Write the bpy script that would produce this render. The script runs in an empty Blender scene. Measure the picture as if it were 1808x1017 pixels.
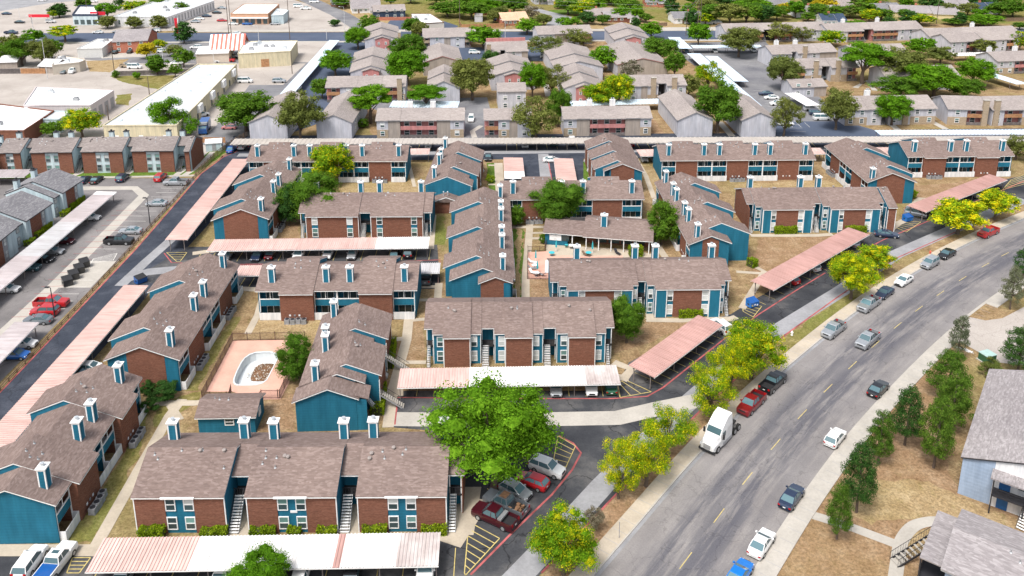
import bpy, bmesh, math, random
from mathutils import Vector, Matrix
random.seed(7)
R = math.radians
scn = bpy.context.scene
# ---------------------------------------------------------------- camera
CAM_H, PITCH, FPX, CYP = 76.0, R(15.6), 1541.0, 185.0     # metres, down-tilt, focal length and optical axis row (1808 px frame)
cam_d = bpy.data.cameras.new('camera'); cam = bpy.data.objects.new('camera', cam_d)
scn.collection.objects.link(cam); scn.camera = cam
cam_d.sensor_width = 36.0; cam_d.lens = 36.0*FPX/1808.0
cam_d.shift_y = -(508.5-CYP)/1808.0
cam_d.clip_start = 1.0; cam_d.clip_end = 6000.0
cam.location = (0, 0, CAM_H); cam.rotation_euler = (math.pi/2-PITCH, 0, 0)
# ---------------------------------------------------------------- sky, sun, exposure (bright thin overcast)
SUN_EL, SUN_AZ = R(60), R(215)       # azimuth clockwise from +Y
w = bpy.data.worlds.new('World'); scn.world = w; w.use_nodes = True
nt = w.node_tree; bg = nt.nodes['Background']
sky = nt.nodes.new('ShaderNodeTexSky'); sky.sky_type = 'NISHITA'; sky.sun_disc = False
sky.sun_elevation = SUN_EL; sky.sun_rotation = SUN_AZ; sky.air_density = 1.0; sky.dust_density = 4.0
hs = nt.nodes.new('ShaderNodeHueSaturation'); hs.inputs['Saturation'].default_value = 0.45
nt.links.new(sky.outputs[0], hs.inputs['Color']); nt.links.new(hs.outputs[0], bg.inputs[0])
bg.inputs[1].default_value = 0.115
sl = bpy.data.lights.new('sun', 'SUN'); sun = bpy.data.objects.new('sun', sl); scn.collection.objects.link(sun)
sl.energy = 1.8; sl.angle = R(18); sl.color = (1.0, 0.965, 0.92)
sun.rotation_euler = Vector((-math.sin(SUN_AZ)*math.cos(SUN_EL), -math.cos(SUN_AZ)*math.cos(SUN_EL), -math.sin(SUN_EL))).to_track_quat('-Z', 'Y').to_euler()
vs = scn.view_settings; vs.view_transform = 'Standard'; vs.look = 'None'; vs.gamma = 1.0; vs.exposure = 0.93; vs.use_curve_mapping = False
scn.cycles.max_bounces = 6; scn.cycles.diffuse_bounces = 3; scn.cycles.transparent_max_bounces = 6
# ---------------------------------------------------------------- helpers
COL = scn.collection
def at(px, py, z=0.0):
    """where the line of sight through a point of the photograph meets height z"""
    u = (px-904.0)/FPX; v = (py-CYP)/FPX
    t = (z-CAM_H)/-(math.sin(PITCH)+v*math.cos(PITCH))
    return Vector((u*t, (math.cos(PITCH)-v*math.sin(PITCH))*t, z))
def scale_at(p):                       # photograph pixels per metre at a point
    return FPX/(p[1]*math.cos(PITCH)+(CAM_H-p[2])*math.sin(PITCH))
def height_to(p, py):                  # height above p at which a vertical reaches row py
    y = p[1]; v = (py-CYP)/FPX; c, s = math.cos(PITCH), math.sin(PITCH)
    dz = -y*(s+v*c)/(c-v*s)
    return CAM_H+dz
def tag(o, label=None, cat=None, group=None, kind=None):
    if label: o['label'] = label
    if cat: o['category'] = cat
    if group: o['group'] = group
    if kind: o['kind'] = kind
    return o
def empty(name, loc=(0, 0, 0), rz=0.0):
    o = bpy.data.objects.new(name, None); COL.objects.link(o)
    o.location = loc; o.rotation_euler = (0, 0, rz); o.empty_display_size = 0.3
    return o
def put(name, me, parent=None, loc=(0, 0, 0), rz=0.0, sc=(1, 1, 1)):
    o = bpy.data.objects.new(name, me); COL.objects.link(o)
    o.location = loc; o.rotation_euler = (0, 0, rz); o.scale = sc
    if parent is not None: o.parent = parent
    return o
class MB:
    def __init__(s): s.v, s.f, s.uv = [], [], None
    def box(s, x0, x1, y0, y1, z0, z1):
        b = len(s.v)
        s.v += [(x0,y0,z0),(x1,y0,z0),(x1,y1,z0),(x0,y1,z0),(x0,y0,z1),(x1,y0,z1),(x1,y1,z1),(x0,y1,z1)]
        s.f += [[b+i for i in q] for q in ((3,2,1,0),(4,5,6,7),(0,1,5,4),(1,2,6,5),(2,3,7,6),(3,0,4,7))]
        return s
    def poly(s, pts):
        b = len(s.v); s.v += [tuple(p) for p in pts]; s.f.append(list(range(b, b+len(pts)))); return s
    def prism_x(s, yz, x0, x1):        # closed (y,z) outline swept along x
        n = len(yz); b = len(s.v)
        s.v += [(x0, y, z) for y, z in yz]+[(x1, y, z) for y, z in yz]
        s.f.append([b+i for i in range(n)]); s.f.append([b+n+i for i in reversed(range(n))])
        for i in range(n):
            j = (i+1) % n; s.f.append([b+j, b+i, b+n+i, b+n+j])
        return s
    def prism_z(s, xy, z0, z1):
        n = len(xy); b = len(s.v)
        s.v += [(p[0], p[1], z0) for p in xy]+[(p[0], p[1], z1) for p in xy]
        s.f.append([b+i for i in reversed(range(n))]); s.f.append([b+n+i for i in range(n)])
        for i in range(n):
            j = (i+1) % n; s.f.append([b+i, b+j, b+n+j, b+n+i])
        return s
    def tube(s, p0, p1, r0, r1, n=8, cap=True):
        p0, p1 = Vector(p0), Vector(p1); d = (p1-p0).normalized()
        a = d.orthogonal().normalized(); c = d.cross(a); b = len(s.v)
        for p, r in ((p0, r0), (p1, r1)):
            for i in range(n):
                t = 2*math.pi*i/n; s.v.append(tuple(p+a*(r*math.cos(t))+c*(r*math.sin(t))))
        for i in range(n):
            j = (i+1) % n; s.f.append([b+i, b+j, b+n+j, b+n+i])
        if cap: s.f.append([b+i for i in reversed(range(n))]); s.f.append([b+n+i for i in range(n)])
        return s
    def loft(s, rings, cap=True):
        n = len(rings[0]); b = len(s.v)
        for r in rings: s.v += [tuple(p) for p in r]
        for k in range(len(rings)-1):
            for i in range(n):
                j = (i+1) % n; s.f.append([b+k*n+i, b+k*n+j, b+(k+1)*n+j, b+(k+1)*n+i])
        if cap: s.f.append([b+i for i in reversed(range(n))]); s.f.append([b+(len(rings)-1)*n+i for i in range(n)])
        return s
    def mesh(s, name, mat, smooth=False, fix=True):
        me = bpy.data.meshes.new(name); me.from_pydata(s.v, [], s.f)
        if mat is not None: me.materials.append(mat)
        if fix:
            bm = bmesh.new(); bm.from_mesh(me); bmesh.ops.recalc_face_normals(bm, faces=bm.faces); bm.to_mesh(me); bm.free()
        if smooth: me.polygons.foreach_set('use_smooth', [True]*len(me.polygons))
        me.update(); return me
    def build(s, name, mat, parent=None, smooth=False, loc=(0, 0, 0), rz=0.0):
        return put(name, s.mesh(name, mat, smooth), parent, loc, rz)
# ---------------------------------------------------------------- materials
def _nt(name):
    m = bpy.data.materials.new(name); m.use_nodes = True
    return m, m.node_tree, m.node_tree.nodes['Principled BSDF']
def _n(nt, t, **kw):
    n = nt.nodes.new(t)
    for k, v in kw.items():
        if k in n.inputs: n.inputs[k].default_value = v
        else: setattr(n, k, v)
    return n
def coords(nt, scale=(1, 1, 1), kind='Object'):
    tc = _n(nt, 'ShaderNodeTexCoord'); mp = _n(nt, 'ShaderNodeMapping'); mp.inputs['Scale'].default_value = scale
    nt.links.new(tc.outputs[kind], mp.inputs[0]); return mp.outputs[0]
def noise(nt, vec, scale, detail=4, rough=0.6):
    n = _n(nt, 'ShaderNodeTexNoise'); n.inputs['Scale'].default_value = scale; n.inputs['Detail'].default_value = detail
    n.inputs['Roughness'].default_value = rough; nt.links.new(vec, n.inputs['Vector']); return n.outputs['Fac']
def ramp(nt, fac, stops):
    r = _n(nt, 'ShaderNodeValToRGB'); nt.links.new(fac, r.inputs[0]); e = r.color_ramp.elements
    while len(e) < len(stops): e.new(0.5)
    for el, (p, c) in zip(e, stops): el.position = p; el.color = (c[0], c[1], c[2], 1)
    return r.outputs[0]
def mixc(nt, fac, a, b, mode='MIX'):
    m = _n(nt, 'ShaderNodeMix', data_type='RGBA', blend_type=mode)
    for sock, v in ((m.inputs[0], fac), (m.inputs[6], a), (m.inputs[7], b)):
        if hasattr(v, 'is_output'): nt.links.new(v, sock)
        elif isinstance(v, (int, float)): sock.default_value = v
        else: sock.default_value = (v[0], v[1], v[2], 1)
    return m.outputs[2]
def mul(c, k): return tuple(min(1, x*k) for x in c)
MATS = {}
def mat(name, c, rough=0.8, var=0.15, scale=1.5, sc=(1, 1, 1), metal=0.0, bump=0.0, fine=0.0, fscale=25.0, spec=0.3, rnd=0.0, c2=None, lo=0.35, hi=0.65, kind='Object'):
    """plain surface: base colour broken by soft noise, a little fine grain, per-object shift"""
    if name in MATS: return MATS[name]
    m, nt, b = _nt(name); v = coords(nt, sc, kind)
    col = ramp(nt, noise(nt, v, scale, 5), [(lo, mul(c, 1-var)), (hi, c2 if c2 else mul(c, 1+var))])
    if fine:
        f = noise(nt, v, fscale, 3, 0.7)
        col = mixc(nt, 1.0, col, ramp(nt, f, [(0.3, (1-fine,)*3), (0.7, (1.0,)*3)]), 'MULTIPLY')
        if bump:
            bp = _n(nt, 'ShaderNodeBump'); bp.inputs['Strength'].default_value = bump; nt.links.new(f, bp.inputs['Height']); nt.links.new(bp.outputs[0], b.inputs['Normal'])
    if rnd:
        oi = _n(nt, 'ShaderNodeObjectInfo')
        col = mixc(nt, 1.0, col, ramp(nt, oi.outputs['Random'], [(0, (1-rnd,)*3), (1, (1,)*3)]), 'MULTIPLY')
    nt.links.new(col, b.inputs['Base Color']); b.inputs['Roughness'].default_value = rough
    b.inputs['Metallic'].default_value = metal; b.inputs['Specular IOR Level'].default_value = spec
    MATS[name] = m; return m
def shingle(name, c, c2):
    """asphalt shingles: tab-sized mottling, courses running along the ridge, slow weathering"""
    m, nt, b = _nt(name); v = coords(nt)
    tabs = _n(nt, 'ShaderNodeTexVoronoi'); tabs.inputs['Scale'].default_value = 1.0
    nt.links.new(coords(nt, (2.2, 5.0, 5.0)), tabs.inputs['Vector'])
    sep = _n(nt, 'ShaderNodeSeparateColor'); nt.links.new(tabs.outputs['Color'], sep.inputs[0])
    col = ramp(nt, sep.outputs[0], [(0.0, mul(c, 0.88)), (0.5, c), (1.0, mul(c2, 0.96))])
    streak = noise(nt, coords(nt, (0.35, 3.2, 3.2)), 1.6, 6, 0.75)
    col = mixc(nt, 1.0, col, ramp(nt, streak, [(0.32, (0.78,)*3), (0.66, (1.08,)*3)]), 'MULTIPLY')
    slow = noise(nt, v, 0.09, 3); col = mixc(nt, 1.0, col, ramp(nt, slow, [(0.3, (0.88, 0.86, 0.86)), (0.7, (1.08, 1.06, 1.04))]), 'MULTIPLY')
    bp = _n(nt, 'ShaderNodeBump'); bp.inputs['Strength'].default_value = 0.35; bp.inputs['Distance'].default_value = 0.03
    nt.links.new(sep.outputs[1], bp.inputs['Height']); nt.links.new(bp.outputs[0], b.inputs['Normal'])
    nt.links.new(col, b.inputs['Base Color']); b.inputs['Roughness'].default_value = 0.95; b.inputs['Specular IOR Level'].default_value = 0.04
    MATS[name] = m; return m
def brickmat(name, c1, c2, mortar):
    m, nt, b = _nt(name); tc = _n(nt, 'ShaderNodeTexCoord'); sp = _n(nt, 'ShaderNodeSeparateXYZ'); nt.links.new(tc.outputs['Object'], sp.inputs[0])
    ad = _n(nt, 'ShaderNodeMath', operation='ADD'); nt.links.new(sp.outputs[0], ad.inputs[0]); nt.links.new(sp.outputs[1], ad.inputs[1])
    cb = _n(nt, 'ShaderNodeCombineXYZ'); nt.links.new(ad.outputs[0], cb.inputs[0]); nt.links.new(sp.outputs[2], cb.inputs[1])
    bk = _n(nt, 'ShaderNodeTexBrick'); nt.links.new(cb.outputs[0], bk.inputs['Vector'])
    bk.inputs['Color1'].default_value = (*c1, 1); bk.inputs['Color2'].default_value = (*c2, 1); bk.inputs['Mortar'].default_value = (*mortar, 1)
    bk.inputs['Scale'].default_value = 1.0; bk.inputs['Brick Width'].default_value = 0.24; bk.inputs['Row Height'].default_value = 0.085; bk.inputs['Mortar Size'].default_value = 0.009
    mp = _n(nt, 'ShaderNodeMapping'); mp.inputs['Scale'].default_value = (0.5, 5, 1); nt.links.new(cb.outputs[0], mp.inputs[0])
    col = mixc(nt, 1.0, bk.outputs[0], ramp(nt, noise(nt, mp.outputs[0], 1.3, 4), [(0.3, (0.72,)*3), (0.7, (1.12,)*3)]), 'MULTIPLY')
    nt.links.new(col, b.inputs['Base Color']); b.inputs['Roughness'].default_value = 0.9; b.inputs['Specular IOR Level'].default_value = 0.08
    MATS[name] = m; return m
def siding(name, c, step=0.2, dark=0.8, vertical=False):
    m, nt, b = _nt(name); tc = _n(nt, 'ShaderNodeTexCoord'); sp = _n(nt, 'ShaderNodeSeparateXYZ'); nt.links.new(tc.outputs['Object'], sp.inputs[0])
    src = sp.outputs[2]
    if vertical:
        ad = _n(nt, 'ShaderNodeMath', operation='ADD'); nt.links.new(sp.outputs[0], ad.inputs[0]); nt.links.new(sp.outputs[1], ad.inputs[1]); src = ad.outputs[0]
    mo = _n(nt, 'ShaderNodeMath', operation='PINGPONG'); mo.inputs[1].default_value = step; nt.links.new(src, mo.inputs[0])
    dv = _n(nt, 'ShaderNodeMath', operation='DIVIDE'); dv.inputs[1].default_value = step; nt.links.new(mo.outputs[0], dv.inputs[0])
    lines = ramp(nt, dv.outputs[0], [(0.0, (dark,)*3), (0.14, (1, 1, 1))])
    col = ramp(nt, noise(nt, coords(nt, (1, 1, 0.35)), 0.8, 4), [(0.3, mul(c, 0.85)), (0.7, mul(c, 1.12))])
    col = mixc(nt, 1.0, col, lines, 'MULTIPLY')
    wash = noise(nt, coords(nt, (1.6, 1.6, 0.12)), 0.9, 5, 0.7); col = mixc(nt, 1.0, col, ramp(nt, wash, [(0.32, (0.8, 0.82, 0.84)), (0.68, (1.1, 1.08, 1.06))]), 'MULTIPLY')
    nt.links.new(col, b.inputs['Base Color']); b.inputs['Roughness'].default_value = 0.7; b.inputs['Specular IOR Level'].default_value = 0.15
    bp = _n(nt, 'ShaderNodeBump'); bp.inputs['Strength'].default_value = 0.4; bp.inputs['Distance'].default_value = 0.02
    nt.links.new(dv.outputs[0], bp.inputs['Height']); nt.links.new(bp.outputs[0], b.inputs['Normal'])
    MATS[name] = m; return m
def leafmat(name, a, b2, c3=None, f3=0.0, trans=0.3):
    """leaves: every leaf takes its own tint; crown-scale drift; some light passes through"""
    m, nt, b = _nt(name); g = _n(nt, 'ShaderNodeNewGeometry'); oi = _n(nt, 'ShaderNodeObjectInfo')
    col = ramp(nt, g.outputs['Random Per Island'], [(0.0, mul(a, 0.7)), (0.5, a), (1.0, b2)])
    if c3:
        ns = noise(nt, coords(nt, (5, 5, 5)), 1.2, 3)
        ad = _n(nt, 'ShaderNodeMath', operation='ADD'); nt.links.new(ns, ad.inputs[0])
        ml = _n(nt, 'ShaderNodeMath', operation='MULTIPLY'); ml.inputs[1].default_value = 0.35; nt.links.new(g.outputs['Random Per Island'], ml.inputs[0]); nt.links.new(ml.outputs[0], ad.inputs[1])
        f = ramp(nt, ad.outputs[0], [(0.72-f3*0.4, (0, 0, 0)), (0.85-f3*0.4, (1, 1, 1))])
        col = mixc(nt, f, col, c3)
    col = mixc(nt, 1.0, col, ramp(nt, oi.outputs['Random'], [(0, (0.78, 0.84, 0.8)), (1, (1.12, 1.05, 1.0))]), 'MULTIPLY')
    nt.links.new(col, b.inputs['Base Color']); b.inputs['Roughness'].default_value = 0.75; b.inputs['Specular IOR Level'].default_value = 0.05
    tr = _n(nt, 'ShaderNodeBsdfTranslucent'); nt.links.new(mixc(nt, 1.0, col, (1.25, 1.2, 0.7), 'MULTIPLY'), tr.inputs[0])
    mx = _n(nt, 'ShaderNodeMixShader'); mx.inputs[0].default_value = trans
    out = [n for n in nt.nodes if n.type == 'OUTPUT_MATERIAL'][0]
    nt.links.new(b.outputs[0], mx.inputs[1]); nt.links.new(tr.outputs[0], mx.inputs[2]); nt.links.new(mx.outputs[0], out.inputs[0])
    MATS[name] = m; return m
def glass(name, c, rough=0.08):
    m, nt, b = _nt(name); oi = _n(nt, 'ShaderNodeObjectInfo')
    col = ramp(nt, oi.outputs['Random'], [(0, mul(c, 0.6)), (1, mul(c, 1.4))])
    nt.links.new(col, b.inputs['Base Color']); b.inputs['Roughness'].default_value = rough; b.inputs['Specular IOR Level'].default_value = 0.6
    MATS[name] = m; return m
ROOF_BROWN = shingle('brown_shingles', (0.2, 0.153, 0.138), (0.262, 0.206, 0.188))
ROOF_GREY = shingle('grey_shingles', (0.29, 0.27, 0.275), (0.38, 0.36, 0.365))
ROOF_TAN = shingle('pale_grey_shingles', (0.315, 0.282, 0.268), (0.375, 0.34, 0.325))
ROOF_UMBER = shingle('umber_grey_shingles', (0.225, 0.198, 0.19), (0.29, 0.262, 0.252))
ROOF_SLATE = shingle('slate_shingles', (0.2, 0.2, 0.215), (0.29, 0.29, 0.3))
ROOF_NAVY = shingle('navy_shingles', (0.05, 0.075, 0.12), (0.07, 0.1, 0.15))
ROOF_PEACH = shingle('peach_shingles', (0.6, 0.42, 0.28), (0.7, 0.5, 0.36))
BRICK = brickmat('red_brown_brick', (0.165, 0.057, 0.035), (0.26, 0.1, 0.062), (0.22, 0.15, 0.115))
BRICK_RED = brickmat('orange_red_brick', (0.42, 0.12, 0.07), (0.5, 0.17, 0.1), (0.4, 0.25, 0.2))
STONE = brickmat('tan_stone', (0.36, 0.28, 0.19), (0.48, 0.38, 0.27), (0.3, 0.25, 0.2)); 
TEAL = siding('teal_siding', (0.02, 0.145, 0.225)); TEAL_P = siding('teal_panel', (0.02, 0.15, 0.23), 0.6, 0.92, True)
PALEBLUE = siding('pale_blue_siding', (0.5, 0.6, 0.63), 0.3, 0.88, True)
GREYBLUE = siding('grey_blue_siding', (0.3, 0.38, 0.5), 0.25, 0.95)
GREYSID = siding('grey_siding', (0.5, 0.5, 0.54), 0.3, 0.9, True)
TAUPE = siding('taupe_siding', (0.36, 0.31, 0.27), 0.3, 0.9, True)
PINK = siding('dusty_pink_siding', (0.5, 0.22, 0.21), 0.25, 0.9)
NAVY = siding('navy_siding', (0.04, 0.06, 0.1), 0.2, 0.8)
CREAM = siding('cream_metal_siding', (0.62, 0.55, 0.38), 0.3, 0.85, True)
WHITE_SID = siding('white_siding', (0.72, 0.72, 0.72), 0.3, 0.9, True)
WHITE = mat('white_paint', (0.78, 0.78, 0.77), 0.55, 0.04, 0.6)
BLACK_T = mat('black_trim', (0.03, 0.03, 0.035), 0.6, 0.1)
GREY_T = mat('grey_trim', (0.3, 0.3, 0.31), 0.7, 0.1)
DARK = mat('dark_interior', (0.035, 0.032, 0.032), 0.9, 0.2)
PANE = glass('window_glass', (0.05, 0.075, 0.08)); PANE_G = glass('screened_glass', (0.13, 0.24, 0.22), 0.3)
BLIND = mat('window_blind', (0.62, 0.64, 0.62), 0.7, 0.15, 3, (0.3, 0.3, 6), rnd=0.25)
CONC = mat('pale_concrete', (0.43, 0.4, 0.355), 0.9, 0.1, 0.25, fine=0.15, fscale=3)
CONC_Y = mat('tan_concrete', (0.46, 0.395, 0.31), 0.9, 0.12, 0.25, fine=0.15, fscale=3)
CONC_G = mat('grey_concrete', (0.29, 0.29, 0.3), 0.9, 0.14, 0.2, fine=0.2, fscale=2)
METAL = mat('grey_metal', (0.34, 0.35, 0.36), 0.5, 0.1, 2, metal=0.4)
GALV = mat('galvanised_metal', (0.55, 0.58, 0.6), 0.4, 0.1, 2, metal=0.5)
WOOD = mat('weathered_wood', (0.22, 0.15, 0.1), 0.9, 0.25, 1.2, rnd=0.3)
WOOD_N = mat('cedar_wood', (0.42, 0.22, 0.11), 0.85, 0.25, 1.2, rnd=0.2)
WOOD_G = mat('grey_wood', (0.17, 0.15, 0.145), 0.9, 0.25, 1.2, rnd=0.3)
# ================================================================ the setting: ground, roads, paths
def earth(name, a, b2, c, tuft=(0.1, 0.11, 0.03), tf=0.5, sc=1.0):
    """dry ground at three scales: slow drift, worn blotches, tufts and crumbs; thin patches of live grass"""
    m, nt, b = _nt(name); v = coords(nt)
    big = noise(nt, v, 0.04, 4, 0.6); mid = noise(nt, v, 0.42*sc, 6, 0.74); fin = noise(nt, v, 2.6, 5, 0.8); v2 = noise(nt, coords(nt, (1, 0.45, 1)), 0.9, 4, 0.75)
    col = ramp(nt, mid, [(0.3, a), (0.5, b2), (0.68, c)])
    col = mixc(nt, ramp(nt, big, [(0.46, (0, 0, 0)), (0.66, (tf,)*3)]), col, ramp(nt, v2, [(0.3, tuft), (0.7, mul(tuft, 2.0))]))
    col = mixc(nt, ramp(nt, v2, [(0.56, (0, 0, 0)), (0.7, (0.55,)*3)]), col, mul(tuft, 1.1))
    col = mixc(nt, 1.0, col, ramp(nt, fin, [(0.3, (0.42,)*3), (0.62, (1.2,)*3)]), 'MULTIPLY')
    bp = _n(nt, 'ShaderNodeBump'); bp.inputs['Strength'].default_value = 0.6; bp.inputs['Distance'].default_value = 0.1
    nt.links.new(fin, bp.inputs['Height']); nt.links.new(bp.outputs[0], b.inputs['Normal'])
    nt.links.new(col, b.inputs['Base Color']); b.inputs['Roughness'].default_value = 1.0; b.inputs['Specular IOR Level'].default_value = 0.0
    MATS[name] = m; return m
def asphalt(name, lo, mid, hi, crack=0.0, sc=0.12, crk=0.09):
    m, nt, b = _nt(name); v = coords(nt)
    col = ramp(nt, noise(nt, v, sc, 6, 0.62), [(0.3, lo), (0.5, mid), (0.72, hi)])
    f = noise(nt, v, 4.0, 3, 0.8); col = mixc(nt, 1.0, col, ramp(nt, f, [(0.3, (0.8,)*3), (0.7, (1.1,)*3)]), 'MULTIPLY')
    if crack:
        vo = _n(nt, 'ShaderNodeTexVoronoi', feature='DISTANCE_TO_EDGE'); vo.inputs['Scale'].default_value = crk
        wv = _n(nt, 'ShaderNodeVectorMath', operation='ADD'); nz = _n(nt, 'ShaderNodeTexNoise'); nz.inputs['Scale'].default_value = 0.35; nz.inputs['Detail'].default_value = 4
        ms = _n(nt, 'ShaderNodeVectorMath', operation='SCALE'); ms.inputs['Scale'].default_value = 5.0
        nt.links.new(v, nz.inputs['Vector']); nt.links.new(nz.outputs['Color'], ms.inputs[0]); nt.links.new(v, wv.inputs[0]); nt.links.new(ms.outputs[0], wv.inputs[1]); nt.links.new(wv.outputs[0], vo.inputs['Vector'])
        col = mixc(nt, 1.0, col, ramp(nt, vo.outputs[0], [(0.0, (1-crack,)*3), (0.012, (1,)*3)]), 'MULTIPLY')
    nt.links.new(col, b.inputs['Base Color']); b.inputs['Roughness'].default_value = 0.9; b.inputs['Specular IOR Level'].default_value = 0.1
    MATS[name] = m; return m
def streetmat():
    """old sun-bleached street: pale worn edges, oil and rubber tracks along the wheel paths, patched cracks"""
    m, nt, b = _nt('bleached_street'); uv = coords(nt, (1, 1, 1), 'UV')
    sp = _n(nt, 'ShaderNodeSeparateXYZ'); nt.links.new(uv, sp.inputs[0])
    mp = _n(nt, 'ShaderNodeMapping'); mp.inputs['Scale'].default_value = (1.0, 0.09, 1); nt.links.new(uv, mp.inputs[0])
    tr = noise(nt, mp.outputs[0], 0.75, 5, 0.7); bl = noise(nt, uv, 0.16, 4, 0.6)
    ax = ramp(nt, _div(nt, sp.outputs[0], 14.0), [(0.0, (0.12,)*3), (0.2, (0.25,)*3), (0.33, (0.8,)*3), (0.44, (0.55,)*3), (0.52, (0.8,)*3), (0.64, (0.85,)*3), (0.74, (0.45,)*3), (1.0, (0.12,)*3)])
    sepx = _n(nt, 'ShaderNodeSeparateColor'); nt.links.new(ax, sepx.inputs[0])
    m1 = _n(nt, 'ShaderNodeMath', operation='MULTIPLY'); nt.links.new(sepx.outputs[0], m1.inputs[0])
    s1 = _n(nt, 'ShaderNodeMapRange'); s1.inputs['From Min'].default_value = 0.33; s1.inputs['From Max'].default_value = 0.54; nt.links.new(tr, s1.inputs[0]); nt.links.new(s1.outputs[0], m1.inputs[1])
    col = ramp(nt, bl, [(0.3, (0.225, 0.208, 0.2)), (0.7, (0.3, 0.28, 0.268))])
    col = mixc(nt, m1.outputs[0], col, (0.085, 0.086, 0.105))
    f = noise(nt, uv, 5.0, 3, 0.8); col = mixc(nt, 1.0, col, ramp(nt, f, [(0.3, (0.82,)*3), (0.7, (1.08,)*3)]), 'MULTIPLY')
    vo = _n(nt, 'ShaderNodeTexVoronoi', feature='DISTANCE_TO_EDGE'); vo.inputs['Scale'].default_value = 0.22
    nz = _n(nt, 'ShaderNodeTexNoise'); nz.inputs['Scale'].default_value = 0.6; nz.inputs['Detail'].default_value = 4; nt.links.new(uv, nz.inputs['Vector'])
    ms = _n(nt, 'ShaderNodeVectorMath', operation='SCALE'); ms.inputs['Scale'].default_value = 3.0; nt.links.new(nz.outputs['Color'], ms.inputs[0])
    wv = _n(nt, 'ShaderNodeVectorMath', operation='ADD'); nt.links.new(uv, wv.inputs[0]); nt.links.new(ms.outputs[0], wv.inputs[1]); nt.links.new(wv.outputs[0], vo.inputs['Vector'])
    col = mixc(nt, 1.0, col, ramp(nt, vo.outputs[0], [(0.0, (0.74,)*3), (0.015, (1,)*3)]), 'MULTIPLY')
    nt.links.new(col, b.inputs['Base Color']); b.inputs['Roughness'].default_value = 0.9; b.inputs['Specular IOR Level'].default_value = 0.1
    return m
def _div(nt, sock, k):
    d = _n(nt, 'ShaderNodeMath', operation='DIVIDE'); d.inputs[1].default_value = k; nt.links.new(sock, d.inputs[0]); return d.outputs[0]
GROUND = earth('dry_lawn', (0.17, 0.105, 0.055), (0.29, 0.2, 0.11), (0.4, 0.3, 0.17), (0.13, 0.125, 0.04), 0.6)
ASPH = asphalt('dark_asphalt', (0.03, 0.032, 0.038), (0.058, 0.06, 0.066), (0.17, 0.162, 0.155), 0.6)
ASPH_N = asphalt('sealed_asphalt', (0.036, 0.042, 0.058), (0.048, 0.055, 0.072), (0.085, 0.092, 0.115), 0.35, 0.25)
ASPH_B = asphalt('blue_grey_asphalt', (0.065, 0.085, 0.125), (0.08, 0.1, 0.145), (0.11, 0.13, 0.18), 0.0, 0.05)
ASPH_O = asphalt('worn_asphalt', (0.14, 0.132, 0.13), (0.195, 0.183, 0.18), (0.27, 0.252, 0.245), 0.4, 0.12)
ASPH_G = asphalt('grey_asphalt', (0.13, 0.13, 0.145), (0.19, 0.19, 0.2), (0.27, 0.265, 0.265), 0.2, 0.08)
LOT = asphalt('pale_lot', (0.32, 0.285, 0.255), (0.4, 0.36, 0.325), (0.47, 0.43, 0.39), 0.2, 0.06)
DIRT = earth('bare_dirt', (0.21, 0.125, 0.07), (0.3, 0.195, 0.115), (0.39, 0.28, 0.18), (0.17, 0.125, 0.055), 0.35)
STRAW = earth('straw_grass', (0.25, 0.17, 0.085), (0.35, 0.255, 0.14), (0.44, 0.34, 0.2), (0.2, 0.165, 0.06), 0.4)
GRASS = earth('green_grass', (0.065, 0.12, 0.02), (0.1, 0.17, 0.03), (0.19, 0.22, 0.06), (0.08, 0.13, 0.025), 0.4)
GRASS_D = earth('dull_grass', (0.14, 0.12, 0.035), (0.21, 0.18, 0.065), (0.32, 0.26, 0.12), (0.09, 0.12, 0.025), 0.6)
DECK = mat('pink_pool_deck', (0.62, 0.36, 0.28), 0.85, 0.1, 0.3, fine=0.08, fscale=3)
YEL = mat('yellow_road_paint', (0.5, 0.4, 0.15), 0.8, 0.2, 1.5); RED = mat('red_kerb_paint', (0.33, 0.085, 0.085), 0.8, 0.4, 0.5); WPT = mat('white_road_paint', (0.62, 0.6, 0.56), 0.8, 0.15, 1.5)
def wpts(pts, z=0.0): return [at(x, y) for x, y in pts]
LAYER = {}; SOFT = {'bare_dirt', 'straw_grass', 'green_grass', 'dull_grass'}
def sheet(name, m, pts, z, world=False):
    k = round(z, 3); LAYER[k] = LAYER.get(k, 0)+1
    z += 0.0004*(LAYER[k] % 60)
    p = pts if world else wpts(pts)
    if m.name in SOFT:                  # lawns and bare earth end raggedly, not along a ruler
        rn = random.Random(len(LAYER)*31+LAYER[k]); q = []
        for i in range(len(p)):
            a, c = p[i], p[(i+1) % len(p)]; n = max(1, int((c-a).length/0.8)); t = (c-a).normalized(); nr = Vector((t.y, -t.x, 0)); w0 = 0.0
            for j in range(n):
                w0 = 0.6*w0+rn.uniform(-0.3, 0.3); q.append(a.lerp(c, j/n)+nr*w0)
        p = q
    o = MB().poly([(q[0], q[1], 0) for q in p]).build(name, m, None); o.location.z = z
    # make sure it faces up
    if o.data.polygons[0].normal.z < 0: o.data.flip_normals()
    return tag(o, kind='structure')
def catmull(P, n=8):
    P = [Vector((p[0], p[1], 0)) for p in P]; P = [P[0]*2-P[1]]+P+[P[-1]*2-P[-2]]; out = []
    for i in range(1, len(P)-2):
        for k in range(n):
            t = k/n; a, b, c, d = P[i-1], P[i], P[i+1], P[i+2]
            out.append(0.5*((2*b)+(c-a)*t+(2*a-5*b+4*c-d)*t*t+(3*b-a-3*c+d)*t**3))
    out.append(P[-2]); return out
def offs(line, d):
    out = []
    for i, p in enumerate(line):
        t = (line[min(i+1, len(line)-1)]-line[max(i-1, 0)]).normalized(); out.append(p+Vector((t.y, -t.x, 0))*d)
    return out
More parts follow.
